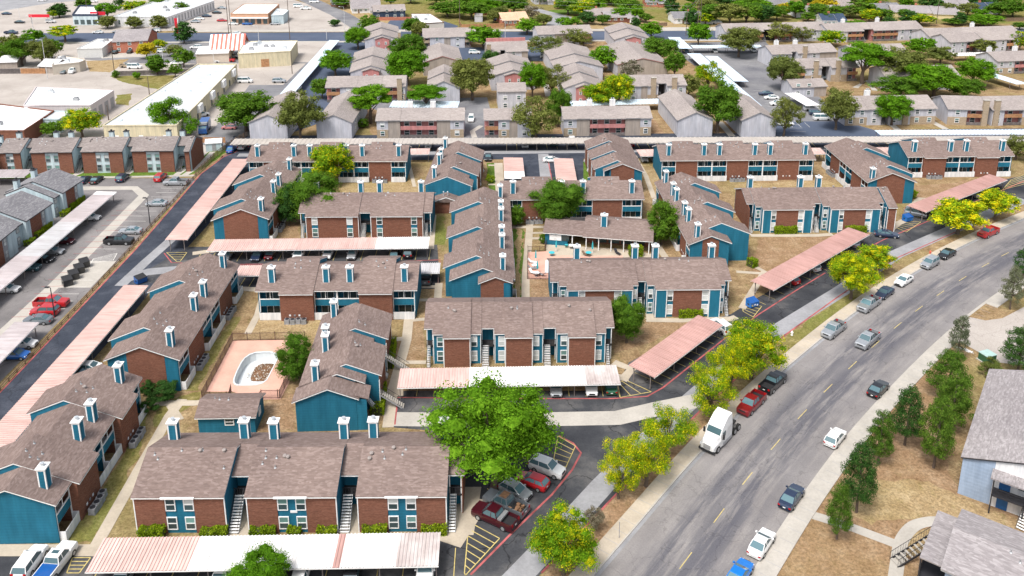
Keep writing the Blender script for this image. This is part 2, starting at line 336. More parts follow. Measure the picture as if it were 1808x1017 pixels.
def ribbon(name, m, line, a, b, z, h=0.0):
    """strip between two offsets of a line; h > 0 gives it a real step height"""
    A, B = offs(line, a), offs(line, b); n = len(line); s = [0.0]
    for i in range(1, n): s.append(s[-1]+(line[i]-line[i-1]).length)
    v, f, uv = [], [], []
    if h <= 0:
        for i in range(n): v += [(A[i].x, A[i].y, 0), (B[i].x, B[i].y, 0)]; uv += [(0, s[i]), (abs(b-a), s[i])]
        for i in range(n-1): f.append([2*i, 2*i+1, 2*i+3, 2*i+2])
    else:
        for i in range(n): v += [(A[i].x, A[i].y, -0.05), (A[i].x, A[i].y, h), (B[i].x, B[i].y, h), (B[i].x, B[i].y, -0.05)]; uv += [(0, s[i]), (0, s[i]), (abs(b-a), s[i]), (abs(b-a), s[i])]
        for i in range(n-1):
            for k in range(3): f.append([4*i+k, 4*i+k+1, 4*i+5+k, 4*i+4+k])
        f += [[0, 1, 2, 3], [4*n-1, 4*n-2, 4*n-3, 4*n-4]]
    me = bpy.data.meshes.new(name); me.from_pydata(v, [], f); me.materials.append(m)
    ul = me.uv_layers.new(name='UVMap')
    for l in me.loops: ul.data[l.index].uv = uv[l.vertex_index]
    bm = bmesh.new(); bm.from_mesh(me); bmesh.ops.recalc_face_normals(bm, faces=bm.faces); bm.to_mesh(me); bm.free()
    if h <= 0 and me.polygons[0].normal.z < 0: me.flip_normals()
    o = put(name, me, None, (0, 0, z)); return tag(o, kind='structure')
def path(name, m, pts, width, z=0.03, h=0.0, smooth=False):
    L = [Vector((p.x, p.y, 0)) for p in wpts(pts)]
    if smooth: L = catmull(L, 6)
    k = round(z, 3); LAYER[k] = LAYER.get(k, 0)+1
    return ribbon(name, m, L, -width/2, width/2, z+0.0004*(LAYER[k] % 60), h)
from mathutils.geometry import tessellate_polygon
POOL = [at(340+x/6.355, 560+y/6.355) for x, y in [(466, 725), (470, 690), (500, 610), (545, 520), (585, 465), (640, 425), (710, 402), (800, 396), (885, 398), (930, 415), (948, 445), (945, 485), (905, 560), (860, 650), (830, 705), (780, 740), (710, 758), (600, 762), (510, 762), (478, 750)]]
DECKP = [at(x, y) for x, y in [(411, 602), (535, 600), (530, 640), (495, 705), (456, 706), (410, 692), (364, 692), (366, 688)]]
def holed(name, m, outer, hole, z):
    pts = [Vector((p[0], p[1], 0)) for p in outer]+[Vector((p[0], p[1], 0)) for p in hole]
    tris = tessellate_polygon([pts[:len(outer)], pts[len(outer):]]); b = MB(); b.v = [tuple(p) for p in pts]; b.f = [list(t) for t in tris]
    me = b.mesh(name, m)
    if sum(p.normal.z for p in me.polygons) < 0: me.flip_normals()
    return tag(put(name, me, None, (0, 0, z)), kind='structure')
_c = sum(POOL, Vector())/len(POOL); POOL_BIG = [_c+(p-_c)*1.03 for p in POOL]
holed('ground', GROUND, [(-3000, -200), (3000, -200), (3000, 5000), (-3000, 5000)], POOL_BIG, 0)
holed('pool_deck', DECK, DECKP, POOL, 0.04)
# ---- the curving street
CL = [(0, 55.2), (5.5, 62.5), (11, 69.8), (19.6, 81.0), (30.1, 94.6), (41.4, 108.0), (53.3, 120.6), (65.5, 132.7), (78.2, 144.2), (92.5, 155.8), (108, 167), (125, 178), (143, 188), (165, 199), (200, 214)]
street = catmull(CL, 8)
ribbon('street', streetmat(), street, -7.0, 7.0, 0.02)
ribbon('gutter', CONC_G, street, -7.0, -6.55, 0.026); ribbon('gutter', CONC, street, 6.55, 7.0, 0.026)
ribbon('kerb', CONC, street, -7.2, -7.0, 0.0, 0.14)
PAVE = CONC_Y
ribbon('sidewalk', PAVE, street, -9.2, -7.2, 0.0, 0.13)
def near(lst, y0, y1): return [p for p in lst if y0 <= p.y <= y1]
for nm, a, b, h in (('kerb', 7.0, 7.2, 0.14), ('sidewalk', 7.2, 9.0, 0.13)):
    ribbon(nm, CONC, near(street, 0, 135.5), a, b, 0.0, h); ribbon(nm, CONC, near(street, 145.5, 400), a, b, 0.0, h)
def joints(line, a, b, step, z):       # control joints scored across a pavement
    mb = MB(); acc = 0.0; A, B = offs(line, a), offs(line, b)
    for i in range(1, len(line)):
        acc += (line[i]-line[i-1]).length
        if acc > step and 60 < line[i].y < 190:
            acc = 0.0; t = (line[i]-line[i-1]).normalized()*0.025
            mb.poly([A[i]-t, B[i]-t, B[i]+t, A[i]+t])
    o = mb.build('pavement_joints', GREY_T); o.location.z = z; tag(o, kind='structure')
fine = catmull(CL, 40)
joints(fine, -9.2, -7.2, 1.8, 0.133); joints(fine, 7.2, 9.0, 1.8, 0.133)
# yellow centre dashes, one by one
for px, py in [(1210, 990), (1268, 912), (1320, 845), (1370, 785), (1417, 732), (1462, 687), (1505, 645), (1545, 608), (1585, 575), (1622, 545), (1660, 518), (1700, 493), (1740, 468), (1776, 449)]:
    p = at(px, py); i = min(range(len(fine)), key=lambda k: (fine[k]-Vector((p.x, p.y, 0))).length)
    t = (fine[i+1]-fine[i-1]).normalized(); n = Vector((t.y, -t.x, 0))*0.05; c = fine[i]
    o = MB().poly([c-t*1.5-n, c-t*1.5+n, c+t*1.5+n, c+t*1.5-n]).build('centre_line_dash', YEL); o.location.z = 0.03; tag(o, kind='structure')
# driveway mouth and right-hand verge
sheet('driveway', LOT, [(1655, 604), (1712, 560), (1740, 566), (1770, 562), (1850, 520), (1960, 560), (1960, 660), (1760, 640), (1700, 606)], 0.022)
sheet('dirt_verge', DIRT, [(1359, 1010), (1437, 899), (1560, 735), (1640, 640), (1700, 640), (1680, 720), (1660, 780), (1700, 900), (1600, 1050), (1360, 1050)], 0.006)
sheet('straw_patch', STRAW, [(1490, 870), (1540, 845), (1640, 850), (1700, 880), (1780, 920), (1700, 930), (1600, 915), (1540, 925), (1500, 910)], 0.011)
sheet('straw_patch', STRAW, [(1600, 940), (1650, 925), (1640, 970), (1600, 985)], 0.011)
path('footpath', CONC, [(1420, 905), (1500, 930), (1585, 962)], 1.4, 0.03)
path('footpath', CONC, [(1578, 1040), (1585, 990), (1592, 955), (1612, 930), (1640, 921), (1668, 920)], 1.5, 0.036, smooth=True)
# verge between the street and the complex
sheet('dirt_verge', DIRT, [(950, 1030), (1000, 1030), (1174, 835), (1300, 706), (1270, 690), (1087, 874)], 0.006)
sheet('grass_verge', GRASS_D, [(1376, 604), (1480, 528), (1540, 490), (1540, 515), (1480, 555), (1381, 627)], 0.007)
# ---- drives and parking of the teal complex
sheet('parking_drive', ASPH, [(700, 1090), (790, 1000), (815, 880), (760, 760), (695, 755), (700, 690), (960, 690), (1085, 690), (1110, 640), (1270, 560), (1290, 555), (1330, 530), (1545, 408), (1600, 385), (1700, 345), (1760, 320), (1850, 300), (1930, 300), (1930, 330), (1808, 352), (1700, 405), (1580, 458), (1480, 524), (1376, 599), (1236, 726), (1087, 874), (956, 1012), (900, 1080)], 0.014)
sheet('parking_drive', ASPH, [(-60, 965), (140, 965), (830, 945), (830, 1100), (-60, 1100)], 0.0135)
path('concrete_gutter', CONC_G, [(880, 1055), (980, 950), (1065, 856), (1170, 752), (1250, 680), (1370, 585), (1483, 515), (1580, 450), (1700, 397), (1808, 352)], 3.0, 0.024)
path('concrete_gutter', CONC, [(690, 740), (860, 742), (930, 741), (1090, 738), (1160, 722), (1238, 706)], 3.2, 0.029)
sheet('side_lane', ASPH_N, [(-250, 960), (0, 693), (240, 440), (355, 307), (395, 276), (415, 264), (446, 262), (446, 300), (365, 400), (300, 470), (230, 560), (160, 640), (60, 760), (-60, 900)], 0.015)
sheet('parking_lane', ASPH, [(262, 476), (330, 436), (772, 432), (778, 510), (430, 512), (262, 500)], 0.0165)
sheet('parking_drive', ASPH_N, [(405, 268), (412, 240), (1850, 232), (1850, 262), (1440, 270), (1440, 277), (700, 283), (446, 286)], 0.0165)
sheet('parking_lane', ASPH_N, [(893, 275), (1030, 275), (1030, 352), (887, 352)], 0.018)
path('concrete_gutter', CONC_G, [(420, 274), (900, 269), (1480, 262), (1800, 256)], 2.6, 0.026)
path('concrete_gutter', CONC_G, [(959, 272), (964, 318)], 2.8, 0.027)
path('concrete_gutter', CONC_G, [(212, 505), (258, 462), (300, 425), (330, 390)], 2.2, 0.026)
path('concrete_gutter', CONC_G, [(225, 492), (262, 480), (320, 475), (420, 478)], 3.0, 0.028)
for pts in ([(-60, 757), (0, 693), (120, 567), (240, 440), (300, 371), (355, 307), (395, 277), (420, 267)], [(290, 447), (303, 464), (420, 467), (600, 465), (777, 459), (777, 467)],
            [(700, 725), (702, 702), (937, 704), (1080, 704), (1143, 700), (1170, 685), (1277, 600), (1340, 555), (1404, 514), (1457, 482)], [(1500, 455), (1559, 424), (1666, 379), (1808, 320)],
            [(831, 1015), (905, 940), (974, 874), (1010, 830), (1026, 800), (1012, 783), (987, 770)], [(956, 1012), (1087, 874), (1236, 726), (1376, 599), (1480, 524), (1580, 457), (1700, 404)],
            [(430, 284), (452, 268), (500, 266)], [(968, 285), (975, 320)], [(697, 750), (700, 722)], [(774, 508), (774, 490)]):
    path('red_kerb_line', RED, pts, 0.26, 0.034)
# footpaths of the complex
for pts, wd in (([(165, 972), (245, 830), (300, 733), (322, 705)], 1.5), ([(-20, 972), (170, 972), (240, 972)], 1.8), ([(270, 712), (345, 712), (360, 710)], 1.3),
                ([(318, 742), (300, 715)], 1.1), ([(437, 590), (455, 556), (465, 520)], 1.2), ([(685, 755), (693, 690), (718, 600), (722, 560)], 1.6), ([(640, 602), (690, 600), (716, 598)], 1.2),
                ([(700, 640), (752, 640)], 1.0), ([(722, 566), (770, 562)], 1.0), ([(770, 560), (775, 500)], 1.4), ([(735, 507), (775, 506)], 1.0), ([(736, 530), (770, 530)], 1.0),
                ([(928, 545), (928, 490), (935, 405), (935, 395)], 1.5), ([(905, 401), (960, 401)], 1.3), ([(935, 421), (960, 421)], 1.1), ([(935, 412), (960, 411)], 0.9),
                ([(1140, 565), (1200, 566), (1290, 563), (1300, 560)], 1.4), ([(1083, 640), (1115, 652), (1098, 672)], 1.6), ([(1060, 664), (1110, 668)], 1.6), ([(1148, 563), (1146, 548)], 1.4),
                ([(1310, 545), (1350, 480), (1330, 470)], 1.3), ([(1300, 480), (1345, 483)], 1.0), ([(1325, 416), (1440, 416), (1470, 414)], 1.4), ([(1555, 418), (1585, 395), (1600, 388)], 1.6),
                ([(1440, 411), (1436, 400)], 1.4), ([(1600, 370), (1625, 350), (1640, 352)], 1.2), ([(1120, 275), (1140, 310), (1155, 350)], 1.2), ([(1155, 352), (1180, 352)], 1.2), ([(1150, 410), (1165, 440), (1175, 455)], 1.4),
                ([(880, 288), (884, 350)], 2.2), ([(760, 440), (765, 380)], 1.4), ([(862, 292), (882, 292)], 1.0), ([(862, 326), (882, 326)], 1.0), ([(340, 448), (430, 436)], 1.6), ([(425, 510), (460, 512)], 1.6),
                ([(722, 290), (732, 330)], 0.9), ([(790, 960), (830, 900), (838, 880)], 3.4), ([(700, 700), (700, 680)], 2.0), ([(1708, 300), (1808, 262)], 1.6), ([(440, 760), (456, 720)], 1.0)):
    path('footpath', CONC_Y, pts, wd, 0.044)
sheet('breezeway_floor', CONC_Y, [(396, 950), (440, 950), (445, 850), (415, 850)], 0.031); sheet('breezeway_floor', CONC_Y, [(600, 948), (640, 948), (640, 850), (615, 850)], 0.031)
sheet('patio_pad', CONC_Y, [(780, 945), (836, 945), (850, 860), (800, 860)], 0.031)
# worn earth and green strips between the buildings
for nm, m, pts in (('bare_earth', DIRT, [(1085, 625), (1240, 568), (1160, 560), (1100, 565), (1075, 590)]), ('bare_earth', DIRT, [(1325, 470), (1345, 415), (1470, 418), (1350, 500)]), ('straw_lawn', STRAW, [(600, 325), (745, 318), (745, 352), (605, 352)]),
                   ('straw_lawn', STRAW, [(448, 562), (600, 560), (590, 598), (430, 598)]), ('bare_earth', STRAW, [(1300, 325), (1460, 318), (1490, 330), (1470, 340), (1300, 342)]), ('bare_earth', DIRT, [(1600, 330), (1780, 312), (1690, 345), (1625, 352)]),
                   ('bare_earth', DIRT, [(640, 598), (712, 598), (700, 640), (650, 640)]), ('bare_earth', DIRT, [(725, 566), (752, 566), (750, 638), (712, 638)]), ('green_strip', GRASS_D, [(325, 692), (348, 690), (425, 560), (408, 560)]),
                   ('green_strip', GRASS_D, [(108, 958), (165, 958), (245, 800), (262, 720), (190, 850)]), ('green_strip', GRASS_D, [(270, 755), (275, 712), (340, 692), (360, 690), (352, 708)]), ('bare_earth', DIRT, [(455, 760), (520, 760), (522, 700), (500, 690), (470, 712)]),
                   ('green_strip', GRASS, [(906, 405), (925, 405), (922, 540), (908, 540)]), ('straw_lawn', STRAW, [(912, 405), (921, 405), (917, 540), (910, 540)]), ('bare_earth', DIRT, [(937, 540), (972, 540), (972, 492), (937, 492)]), ('green_strip', GRASS, [(860, 288), (880, 288), (882, 345), (862, 345)]),
                   ('green_strip', GRASS, [(1020, 285), (1036, 285), (1042, 330), (1026, 330)]), ('straw_lawn', STRAW, [(1138, 300), (1165, 300), (1160, 345), (1150, 345)]), ('green_strip', GRASS_D, [(764, 382), (785, 382), (785, 432), (764, 432)]), ('bare_earth', DIRT, [(490, 422), (528, 422), (528, 395), (498, 395)])):
    sheet(nm, m, pts, 0.008)
# ---- older parking on the left and its lawns
sheet('old_parking', ASPH_O, [(-400, 318), (352, 314), (332, 330), (228, 441), (-20, 695), (-400, 1080)], 0.01)
path('concrete_gutter', CONC, [(60, 333), (238, 332), (254, 345), (200, 400), (90, 510), (20, 575), (-80, 665)], 2.4, 0.02)
sheet('concrete_pad', CONC, [(92, 508), (150, 461), (206, 461), (160, 508)], 0.024)
sheet('green_lawn', GRASS, [(-60, 285), (345, 285), (400, 250), (412, 262), (345, 306), (325, 312), (-60, 318)], 0.009)
sheet('bare_earth', DIRT, [(340, 316), (420, 262), (395, 274), (350, 318)], 0.013)
path('footpath', CONC, [(60, 313), (200, 313), (345, 310)], 1.2, 0.026)
for pts in ([(310, 310), (340, 288)], [(325, 310), (358, 288), (376, 268)], [(128, 311), (152, 300)], [(222, 309), (240, 296)]): path('footpath', CONC, pts, 1.6, 0.033)
# ---- the commercial block and the far roads
sheet('pale_dirt_lot', LOT, [(-900, 150), (-400, 60), (640, 60), (600, 100), (440, 255), (395, 270), (345, 285), (-600, 290)], 0.004)
sheet('straw_patch', STRAW, [(152, 108), (228, 104), (195, 128), (158, 126)], 0.01); sheet('straw_patch', GRASS_D, [(195, 134), (310, 133), (290, 160), (215, 145)], 0.01); sheet('straw_patch', GRASS_D, [(205, 168), (232, 165), (228, 186), (205, 184)], 0.01)
sheet('service_lot', ASPH_G, [(345, 255), (400, 205), (470, 110), (560, 110), (478, 200), (430, 262)], 0.012)
sheet('service_lot', LOT, [(420, 150), (462, 112), (540, 112), (500, 150)], 0.016)
sheet('service_lot', ASPH_G, [(140, 82), (200, 72), (470, 74), (420, 112), (230, 112), (150, 105)], 0.007)
sheet('concrete_apron', CONC, [(170, 96), (250, 92), (262, 100), (180, 103)], 0.0125)
path('far_road', ASPH_B, [(40, 66.5), (400, 65.5), (904, 63.5), (1300, 62), (2200, 58)], 21.0, 0.03)
path('far_sidewalk', CONC, [(100, 75.5), (904, 72.6), (1900, 68)], 3.0, 0.035); path('far_sidewalk', CONC, [(330, 55), (904, 53.5), (1900, 50)], 5.0, 0.035)
sheet('junction_lot', LOT, [(-900, 100), (-300, 70), (60, 62), (340, 53), (330, 20), (300, -60), (-900, -60)], 0.0035)
sheet('far_road', CONC_G, [(-700, 120), (-300, 70), (90, 5), (150, 0), (200, -60), (-100, -60), (-900, 40)], 0.021)
sheet('shop_lot', LOT, [(300, 53), (690, 53), (520, 0), (560, -40), (380, -40), (330, 20)], 0.018)
path('far_road', ASPH_G, [(650, 55), (600, 25), (545, 0), (480, -30)], 10.0, 0.026)
sheet('blue_parking', ASPH_B, [(668, 58), (690, 35), (760, 30), (810, 46), (800, 52), (740, 56)], 0.027)
sheet('side_parking', ASPH_B, [(590, 74), (640, 74), (690, 92), (600, 205), (470, 250), (440, 256)], 0.022)
sheet('side_parking', ASPH_B, [(740, 85), (960, 82), (960, 108), (740, 105)], 0.022); sheet('inner_court', ASPH_G, [(640, 176), (860, 172), (880, 245), (800, 245), (640, 185)], 0.02)
sheet('side_parking', ASPH_G, [(1195, 76), (1350, 72), (1480, 205), (1500, 232), (1380, 240), (1350, 205), (1190, 90)], 0.02)
sheet('side_parking', ASPH_B, [(1372, 240), (1352, 215), (1490, 214), (1545, 230), (1880, 226), (1880, 244)], 0.024)
path('far_sidewalk', CONC, [(1100, 52), (1250, 51), (1500, 49)], 9.0, 0.04)
path('footpath', CONC, [(838, 243), (834, 232), (850, 222)], 1.6, 0.03); path('footpath', CONC, [(1640, 212), (1670, 228)], 2.0, 0.03); path('footpath', CONC, [(1568, 215), (1586, 230)], 2.0, 0.03)
path('footpath', CONC, [(1270, 215), (1292, 240)], 2.0, 0.03); path('footpath', CONC, [(968, 170), (962, 140), (985, 110)], 2.0, 0.03); path('footpath', CONC, [(1075, 125), (1085, 112)], 2.0, 0.03)
path('footpath', CONC, [(1510, 155), (1530, 142), (1545, 160)], 2.0, 0.03)
for pts in ([(660, 245), (640, 180), (655, 180), (690, 245)], [(985, 245), (970, 222), (1000, 205), (1150, 205), (1180, 245)], [(1250, 245), (1262, 215), (1290, 215), (1300, 245)]): sheet('bare_earth', DIRT, pts, 0.012)
sheet('straw_yard', STRAW, [(960, 52), (1000, 33), (1140, 33), (1250, 50)], 0.005); sheet('straw_yard', STRAW, [(1380, 49), (1420, 33), (1640, 33), (1640, 47)], 0.005); sheet('far_road', CONC_G, [(960, 50), (975, 28), (910, 12), (930, 10), (1010, 30), (1000, 50)], 0.013)
sheet('straw_yard', STRAW, [(545, 40), (640, 52), (700, 45), (690, 30), (600, 5)], 0.007)
sheet('far_lawns', GRASS_D, [(690, 48), (960, 46), (1250, 44), (2100, 40), (2300, -120), (500, -120), (640, 0)], 0.003); sheet('far_lawns', GRASS, [(960, 26), (1040, 24), (1030, 16), (970, 18)], 0.0045); sheet('far_lawns', GRASS, [(1405, 34), (1450, 33), (1440, 28), (1410, 29)], 0.0045)
# ---- stall lines, singly
def stalls(a, b, n, length, m=YEL, ang=0.0, wd=0.1, z=0.038, flip=1, name='stall_line'):
    A, B = at(*a), at(*b); d = (B-A)/max(1, n); t = d.normalized(); q = Vector((-t.y, t.x, 0))*flip
    q = q*math.cos(ang)+t*math.sin(ang); me = None
    for i in range(n+1):
        c = A+d*i
        if me is None: me = MB().poly([-t*wd/2, t*wd/2, t*wd/2+q*length, -t*wd/2+q*length]).mesh(name, m)
        if me.polygons[0].normal.z < 0: me.flip_normals()
        tag(put(name, me, None, (c.x, c.y, z)), kind='structure')
stalls((345, 462), (757, 459), 17, 5.3); stalls((705, 700), (1095, 700), 13, 5.2); stalls((895, 264), (1020, 263), 7, 5.0); stalls((1130, 263), (1440, 259), 17, 5.0); stalls((1520, 259), (1760, 254), 14, 5.0); stalls((715, 266), (760, 266), 2, 5.0)
stalls((420, 511), (470, 511), 3, 4.6); stalls((155, 1040), (800, 1034), 14, 5.4); stalls((1170, 680), (1272, 598), 8, 5.0); stalls((1352, 538), (1475, 470), 8, 5.0); stalls((1570, 415), (1760, 333), 10, 4.8)
stalls((205, 440), (335, 318), 14, 4.8, WPT); stalls((20, 560), (205, 372), 17, 4.6, RED, z=0.03, flip=-1); stalls((115, 545), (165, 495), 4, 5.0, WPT); stalls((878, 905), (962, 828), 4, 3.6, YEL)
stalls((1370, 225), (1430, 225), 4, 5.0, WPT); stalls((1395, 232), (1330, 160), 14, 4.5, WPT, flip=-1); stalls((905, 278), (1010, 278), 2, 0.3)
def hatch(pts, n, m=YEL, wd=0.12):    # painted no-parking box: border and slanted bars
    P = wpts(pts)
    for i in range(4):
        a, b = P[i], P[(i+1) % 4]; t = (b-a).normalized(); q = Vector((-t.y, t.x, 0))*wd/2
        o = MB().poly([a-q, b-q, b+q, a+q]).build('hatch_bar', m); o.location.z = 0.04; tag(o, kind='structure')
    for i in range(1, n):
        a = P[0].lerp(P[3], i/n); b = P[1].lerp(P[2], i/n); t = (b-a).normalized(); q = Vector((-t.y, t.x, 0))*wd/2
        o = MB().poly([a-q, b-q, b+q, a+q]).build('hatch_bar', m); o.location.z = 0.0385; tag(o, kind='structure')
hatch([(828, 922), (882, 951), (822, 1016), (820, 1012)], 7); hatch([(985, 770), (1016, 788), (996, 832), (974, 832)], 6); hatch([(294, 446), (330, 446), (318, 462), (312, 462)], 4)
hatch([(1104, 671), (1150, 692), (1095, 702), (1086, 678)], 3); hatch([(1280, 566), (1310, 570), (1298, 590), (1280, 580)], 3); hatch([(1310, 533), (1345, 541), (1330, 560), (1312, 550)], 4); hatch([(128, 985), (160, 985), (140, 1012), (118, 1012)], 4)
hatch([(1590, 390), (1626, 392), (1600, 410), (1583, 402)], 5); hatch([(165, 457), (207, 447), (200, 460), (160, 465)], 6, WPT); hatch([(1785, 318), (1830, 300), (1830, 320), (1770, 335)], 5)
# ================================================================ buildings
CACHE = {}
def shared(key, fn):
    if key not in CACHE: CACHE[key] = fn()
    return CACHE[key]
class Bld:
    """one building: local x runs along the side facing us, y goes back into it"""
    def __init__(s, name, label, p0, p1, cat='apartment block', group=None, roof=ROOF_BROWN, wall=TEAL, trim=WHITE, slope=0.4, yr=6.0, zr=7.7, ov=0.45, chim=TEAL, brick=BRICK, world=False):
        a, b = (p0, p1) if world else (at(*p0), at(*p1)); a = Vector((a[0], a[1], 0)); b = Vector((b[0], b[1], 0)); d = b-a
        s.L = d.length; s.rz = math.atan2(d.y, d.x); s.root = empty(name, a, s.rz); tag(s.root, label, cat, group)
        s.roofm, s.wallm, s.trim, s.m, s.yr, s.zr, s.ov, s.chimm, s.brick = roof, wall, trim, slope, yr, zr, ov, chim, brick
    def zf(s, y, dz=0.0, yr=None, zr=None): return (s.zr if zr is None else zr)+dz-s.m*((s.yr if yr is None else yr)-y)
    def zb(s, y, dz=0.0, yr=None, zr=None): return (s.zr if zr is None else zr)+dz-s.m*(y-(s.yr if yr is None else yr))
    def ztop(s, y, dzf=0.0, dzb=0.0): return min(s.zf(y, dzf), s.zb(y, dzb))
    def sec(s, x0, x1, yf, yb, ef=None, eb=None, dzf=0.0, dzb=0.0, wall=None, ox0=0.0, ox1=0.0, yr=None, zr=None, base=0.0, roof=None):
        yr = s.yr if yr is None else yr; zr = s.zr if zr is None else zr
        ef = yf-s.ov if ef is None else ef; eb = yb+s.ov if eb is None else eb
        ys = yr+(dzb-dzf)/(2*s.m); zs = zr+(dzf+dzb)/2
        F = lambda y: s.zf(y, dzf, yr, zr); B = lambda y: s.zb(y, dzb, yr, zr); t = 0.1
        MB().prism_x([(yf, base), (yf, F(yf)-t), (ys, zs-t), (yb, B(yb)-t), (yb, base)], x0+0.004, x1-0.004).build('wall', wall or s.wallm, s.root)
        MB().prism_x([(ef, F(ef)), (ys, zs), (eb, B(eb)), (eb, B(eb)-0.07), (ys, zs-0.07), (ef, F(ef)-0.07)], x0-ox0-0.02, x1+ox1+0.02).build('roof', roof or s.roofm, s.root)
        i = 0.02
        MB().prism_x([(ef+i, F(ef+i)-0.07), (ys, zs-0.07), (eb-i, B(eb-i)-0.07), (eb-i, B(eb-i)-0.25), (ys, zs-0.25), (ef+i, F(ef+i)-0.25)], x0-ox0, x1+ox1).build('fascia', s.trim, s.root)
    def panel(s, x0, x1, z0, z1, m, y, proud=0.06, name='cladding'):
        return MB().box(x0, x1, y-proud, y+0.05, z0, z1).build(name, m, s.root)
    def endpanel(s, y0, y1, m, x=0.0, out=-1, z0=0.0, drop=0.34, dzf=0.0, dzb=0.0, proud=0.06, name='cladding'):
        """cladding on a gable end, cut to the roof line"""
        ys = [y0]+([s.yr] if y0 < s.yr < y1 else [])+[y1]
        pts = [(y0, z0)]+[(y, s.ztop(y, dzf, dzb)-drop) for y in ys]+[(y1, z0)]
        a, b = (x-proud, x+0.05) if out < 0 else (x-0.05, x+proud)
        return MB().prism_x(pts, a, b).build(name, m, s.root)
    def window(s, xc, z0, w, h, y, kind=0, frame=None, face='f'):
        fm = frame or WHITE
        def fr():
            b = MB(); t = 0.11
            b.box(-w/2, -w/2+t, -0.09, 0.02, 0, h).box(w/2-t, w/2, -0.09, 0.02, 0, h).box(-w/2+t, w/2-t, -0.09, 0.02, 0, t).box(-w/2+t, w/2-t, -0.09, 0.02, h-t, h).box(-w/2+t, w/2-t, -0.085, 0.02, h/2-t/2, h/2+t/2)
            return b.mesh('window', fm)
        def pn(): return MB().box(-w/2+0.1, w/2-0.1, -0.05, 0.015, 0.1, h/2-0.05).mesh('pane', None)
        wo = put('window', shared(('wf', round(w, 2), round(h, 2), fm.name), fr), s.root, (xc, y, z0))
        if face == 'b': wo.rotation_euler.z = math.pi
        if face == 'l': wo.rotation_euler.z = -math.pi/2
        if face == 'r': wo.rotation_euler.z = math.pi/2
        ms = [(PANE, PANE_G), (PANE, PANE), (BLIND, BLIND), (PANE, BLIND)][kind]
        for k in (0, 1):
            mk = shared(('wp', round(w, 2), round(h, 2), ms[k].name), lambda: (lambda me: (me.materials.append(ms[k]), me)[1])(_clear(pn())))
            put('pane', mk, wo, (0, 0, k*(h/2-0.05)))
        return wo
    def chimney(s, x, y, h=2.7, w=1.15, d=0.95, dzf=0.0, dzb=0.0, z0=None):
        z = (s.ztop(y, dzf, dzb)-0.4) if z0 is None else z0
        def body(): return MB().box(-w/2, w/2, -d/2, d/2, 0, h).mesh('chimney', s.trim if s.trim is not BLACK_T else PALEBLUE)
        def sid():
            b = MB(); e = 0.16
            b.box(-w/2+e, w/2-e, -d/2-0.015, -d/2+0.1, 0, h-0.25).box(-w/2+e, w/2-e, d/2-0.1, d/2+0.015, 0, h-0.25)
            b.box(-w/2-0.015, -w/2+0.1, -d/2+e, d/2-e, 0, h-0.25).box(w/2-0.1, w/2+0.015, -d/2+e, d/2-e, 0, h-0.25); return b.mesh('siding', s.chimm)
        def cap(): return MB().box(-w/2-0.12, w/2+0.12, -d/2-0.12, d/2+0.12, h, h+0.1).mesh('cap', WHITE if s.trim is WHITE else BLACK_T)
        def flue(): return MB().tube((0, 0, h+0.1), (0, 0, h+0.42), 0.2, 0.2, 10).tube((0, 0, h+0.42), (0, 0, h+0.5), 0.27, 0.27, 10).mesh('flue', GALV if s.trim is WHITE else BLACK_T)
        k = (round(w, 2), round(d, 2), round(h, 2), s.trim.name, s.chimm.name)
        c = put('chimney', shared(('ch',)+k, body), s.root, (x, y, z))
        put('siding', shared(('cs',)+k, sid), c); put('cap', shared(('cc',)+k, cap), c); put('flue', shared(('cf',)+k, flue), c)
    def vent(s, x, y, kind=0, dzf=0.0, dzb=0.0):
        me = shared(('vent', kind), lambda: (MB().tube((0, 0, -0.1), (0, 0, 0.32), 0.06, 0.06, 7).tube((0, 0, -0.05), (0, 0, 0.07), 0.2, 0.09, 7) if kind == 0 else MB().tube((0, 0, -0.1), (0, 0, 0.22), 0.16, 0.16, 8).tube((0, 0, 0.22), (0, 0, 0.34), 0.28, 0.2, 8)).mesh('roof_vent', METAL if kind == 0 else ROOF_TAN))
        put('roof_vent', me, s.root, (x, y, s.ztop(y, dzf, dzb)))
    def stair(s, x0, x1, y0, y1, z1=2.75, n=13, tread=WHITE):
        """open flight climbing from y0 at the ground to y1 at the upper landing"""
        b = MB(); t = 0.06
        for x in (x0+0.05, x1-0.05-t): b.prism_x([(y0, 0), (y1, z1-0.1), (y1, z1-0.35), (y0+0.4, 0)], x, x+t)
        st = b.build('staircase', GREY_T, s.root); dy, dz = (y1-y0)/n, z1/n
        me = shared(('tread', round(x1-x0, 2), round(abs(dy), 2), tread.name), lambda: MB().box(x0+0.06, x1-0.06, 0, abs(dy)*0.9, -0.05, 0).mesh('tread', tread) if False else MB().box(0, x1-x0-0.12, 0, abs(dy)*0.85, -0.06, 0).mesh('tread', tread))
        for k in range(n): put('tread', me, st, (x0+0.06, y0+dy*k+(0 if dy > 0 else dy), dz*(k+1)))
        r = MB()
        for x in (x0+0.08, x1-0.11):
            r.tube((x, y0, 0.95), (x, y1, z1+0.95), 0.03, 0.03, 5)
            for k in range(0, 6): r.tube((x, y0+(y1-y0)*k/5, z1*k/5), (x, y0+(y1-y0)*k/5, z1*k/5+0.95), 0.02, 0.02, 4)
        put('handrail', r.mesh('handrail', BLACK_T), st)
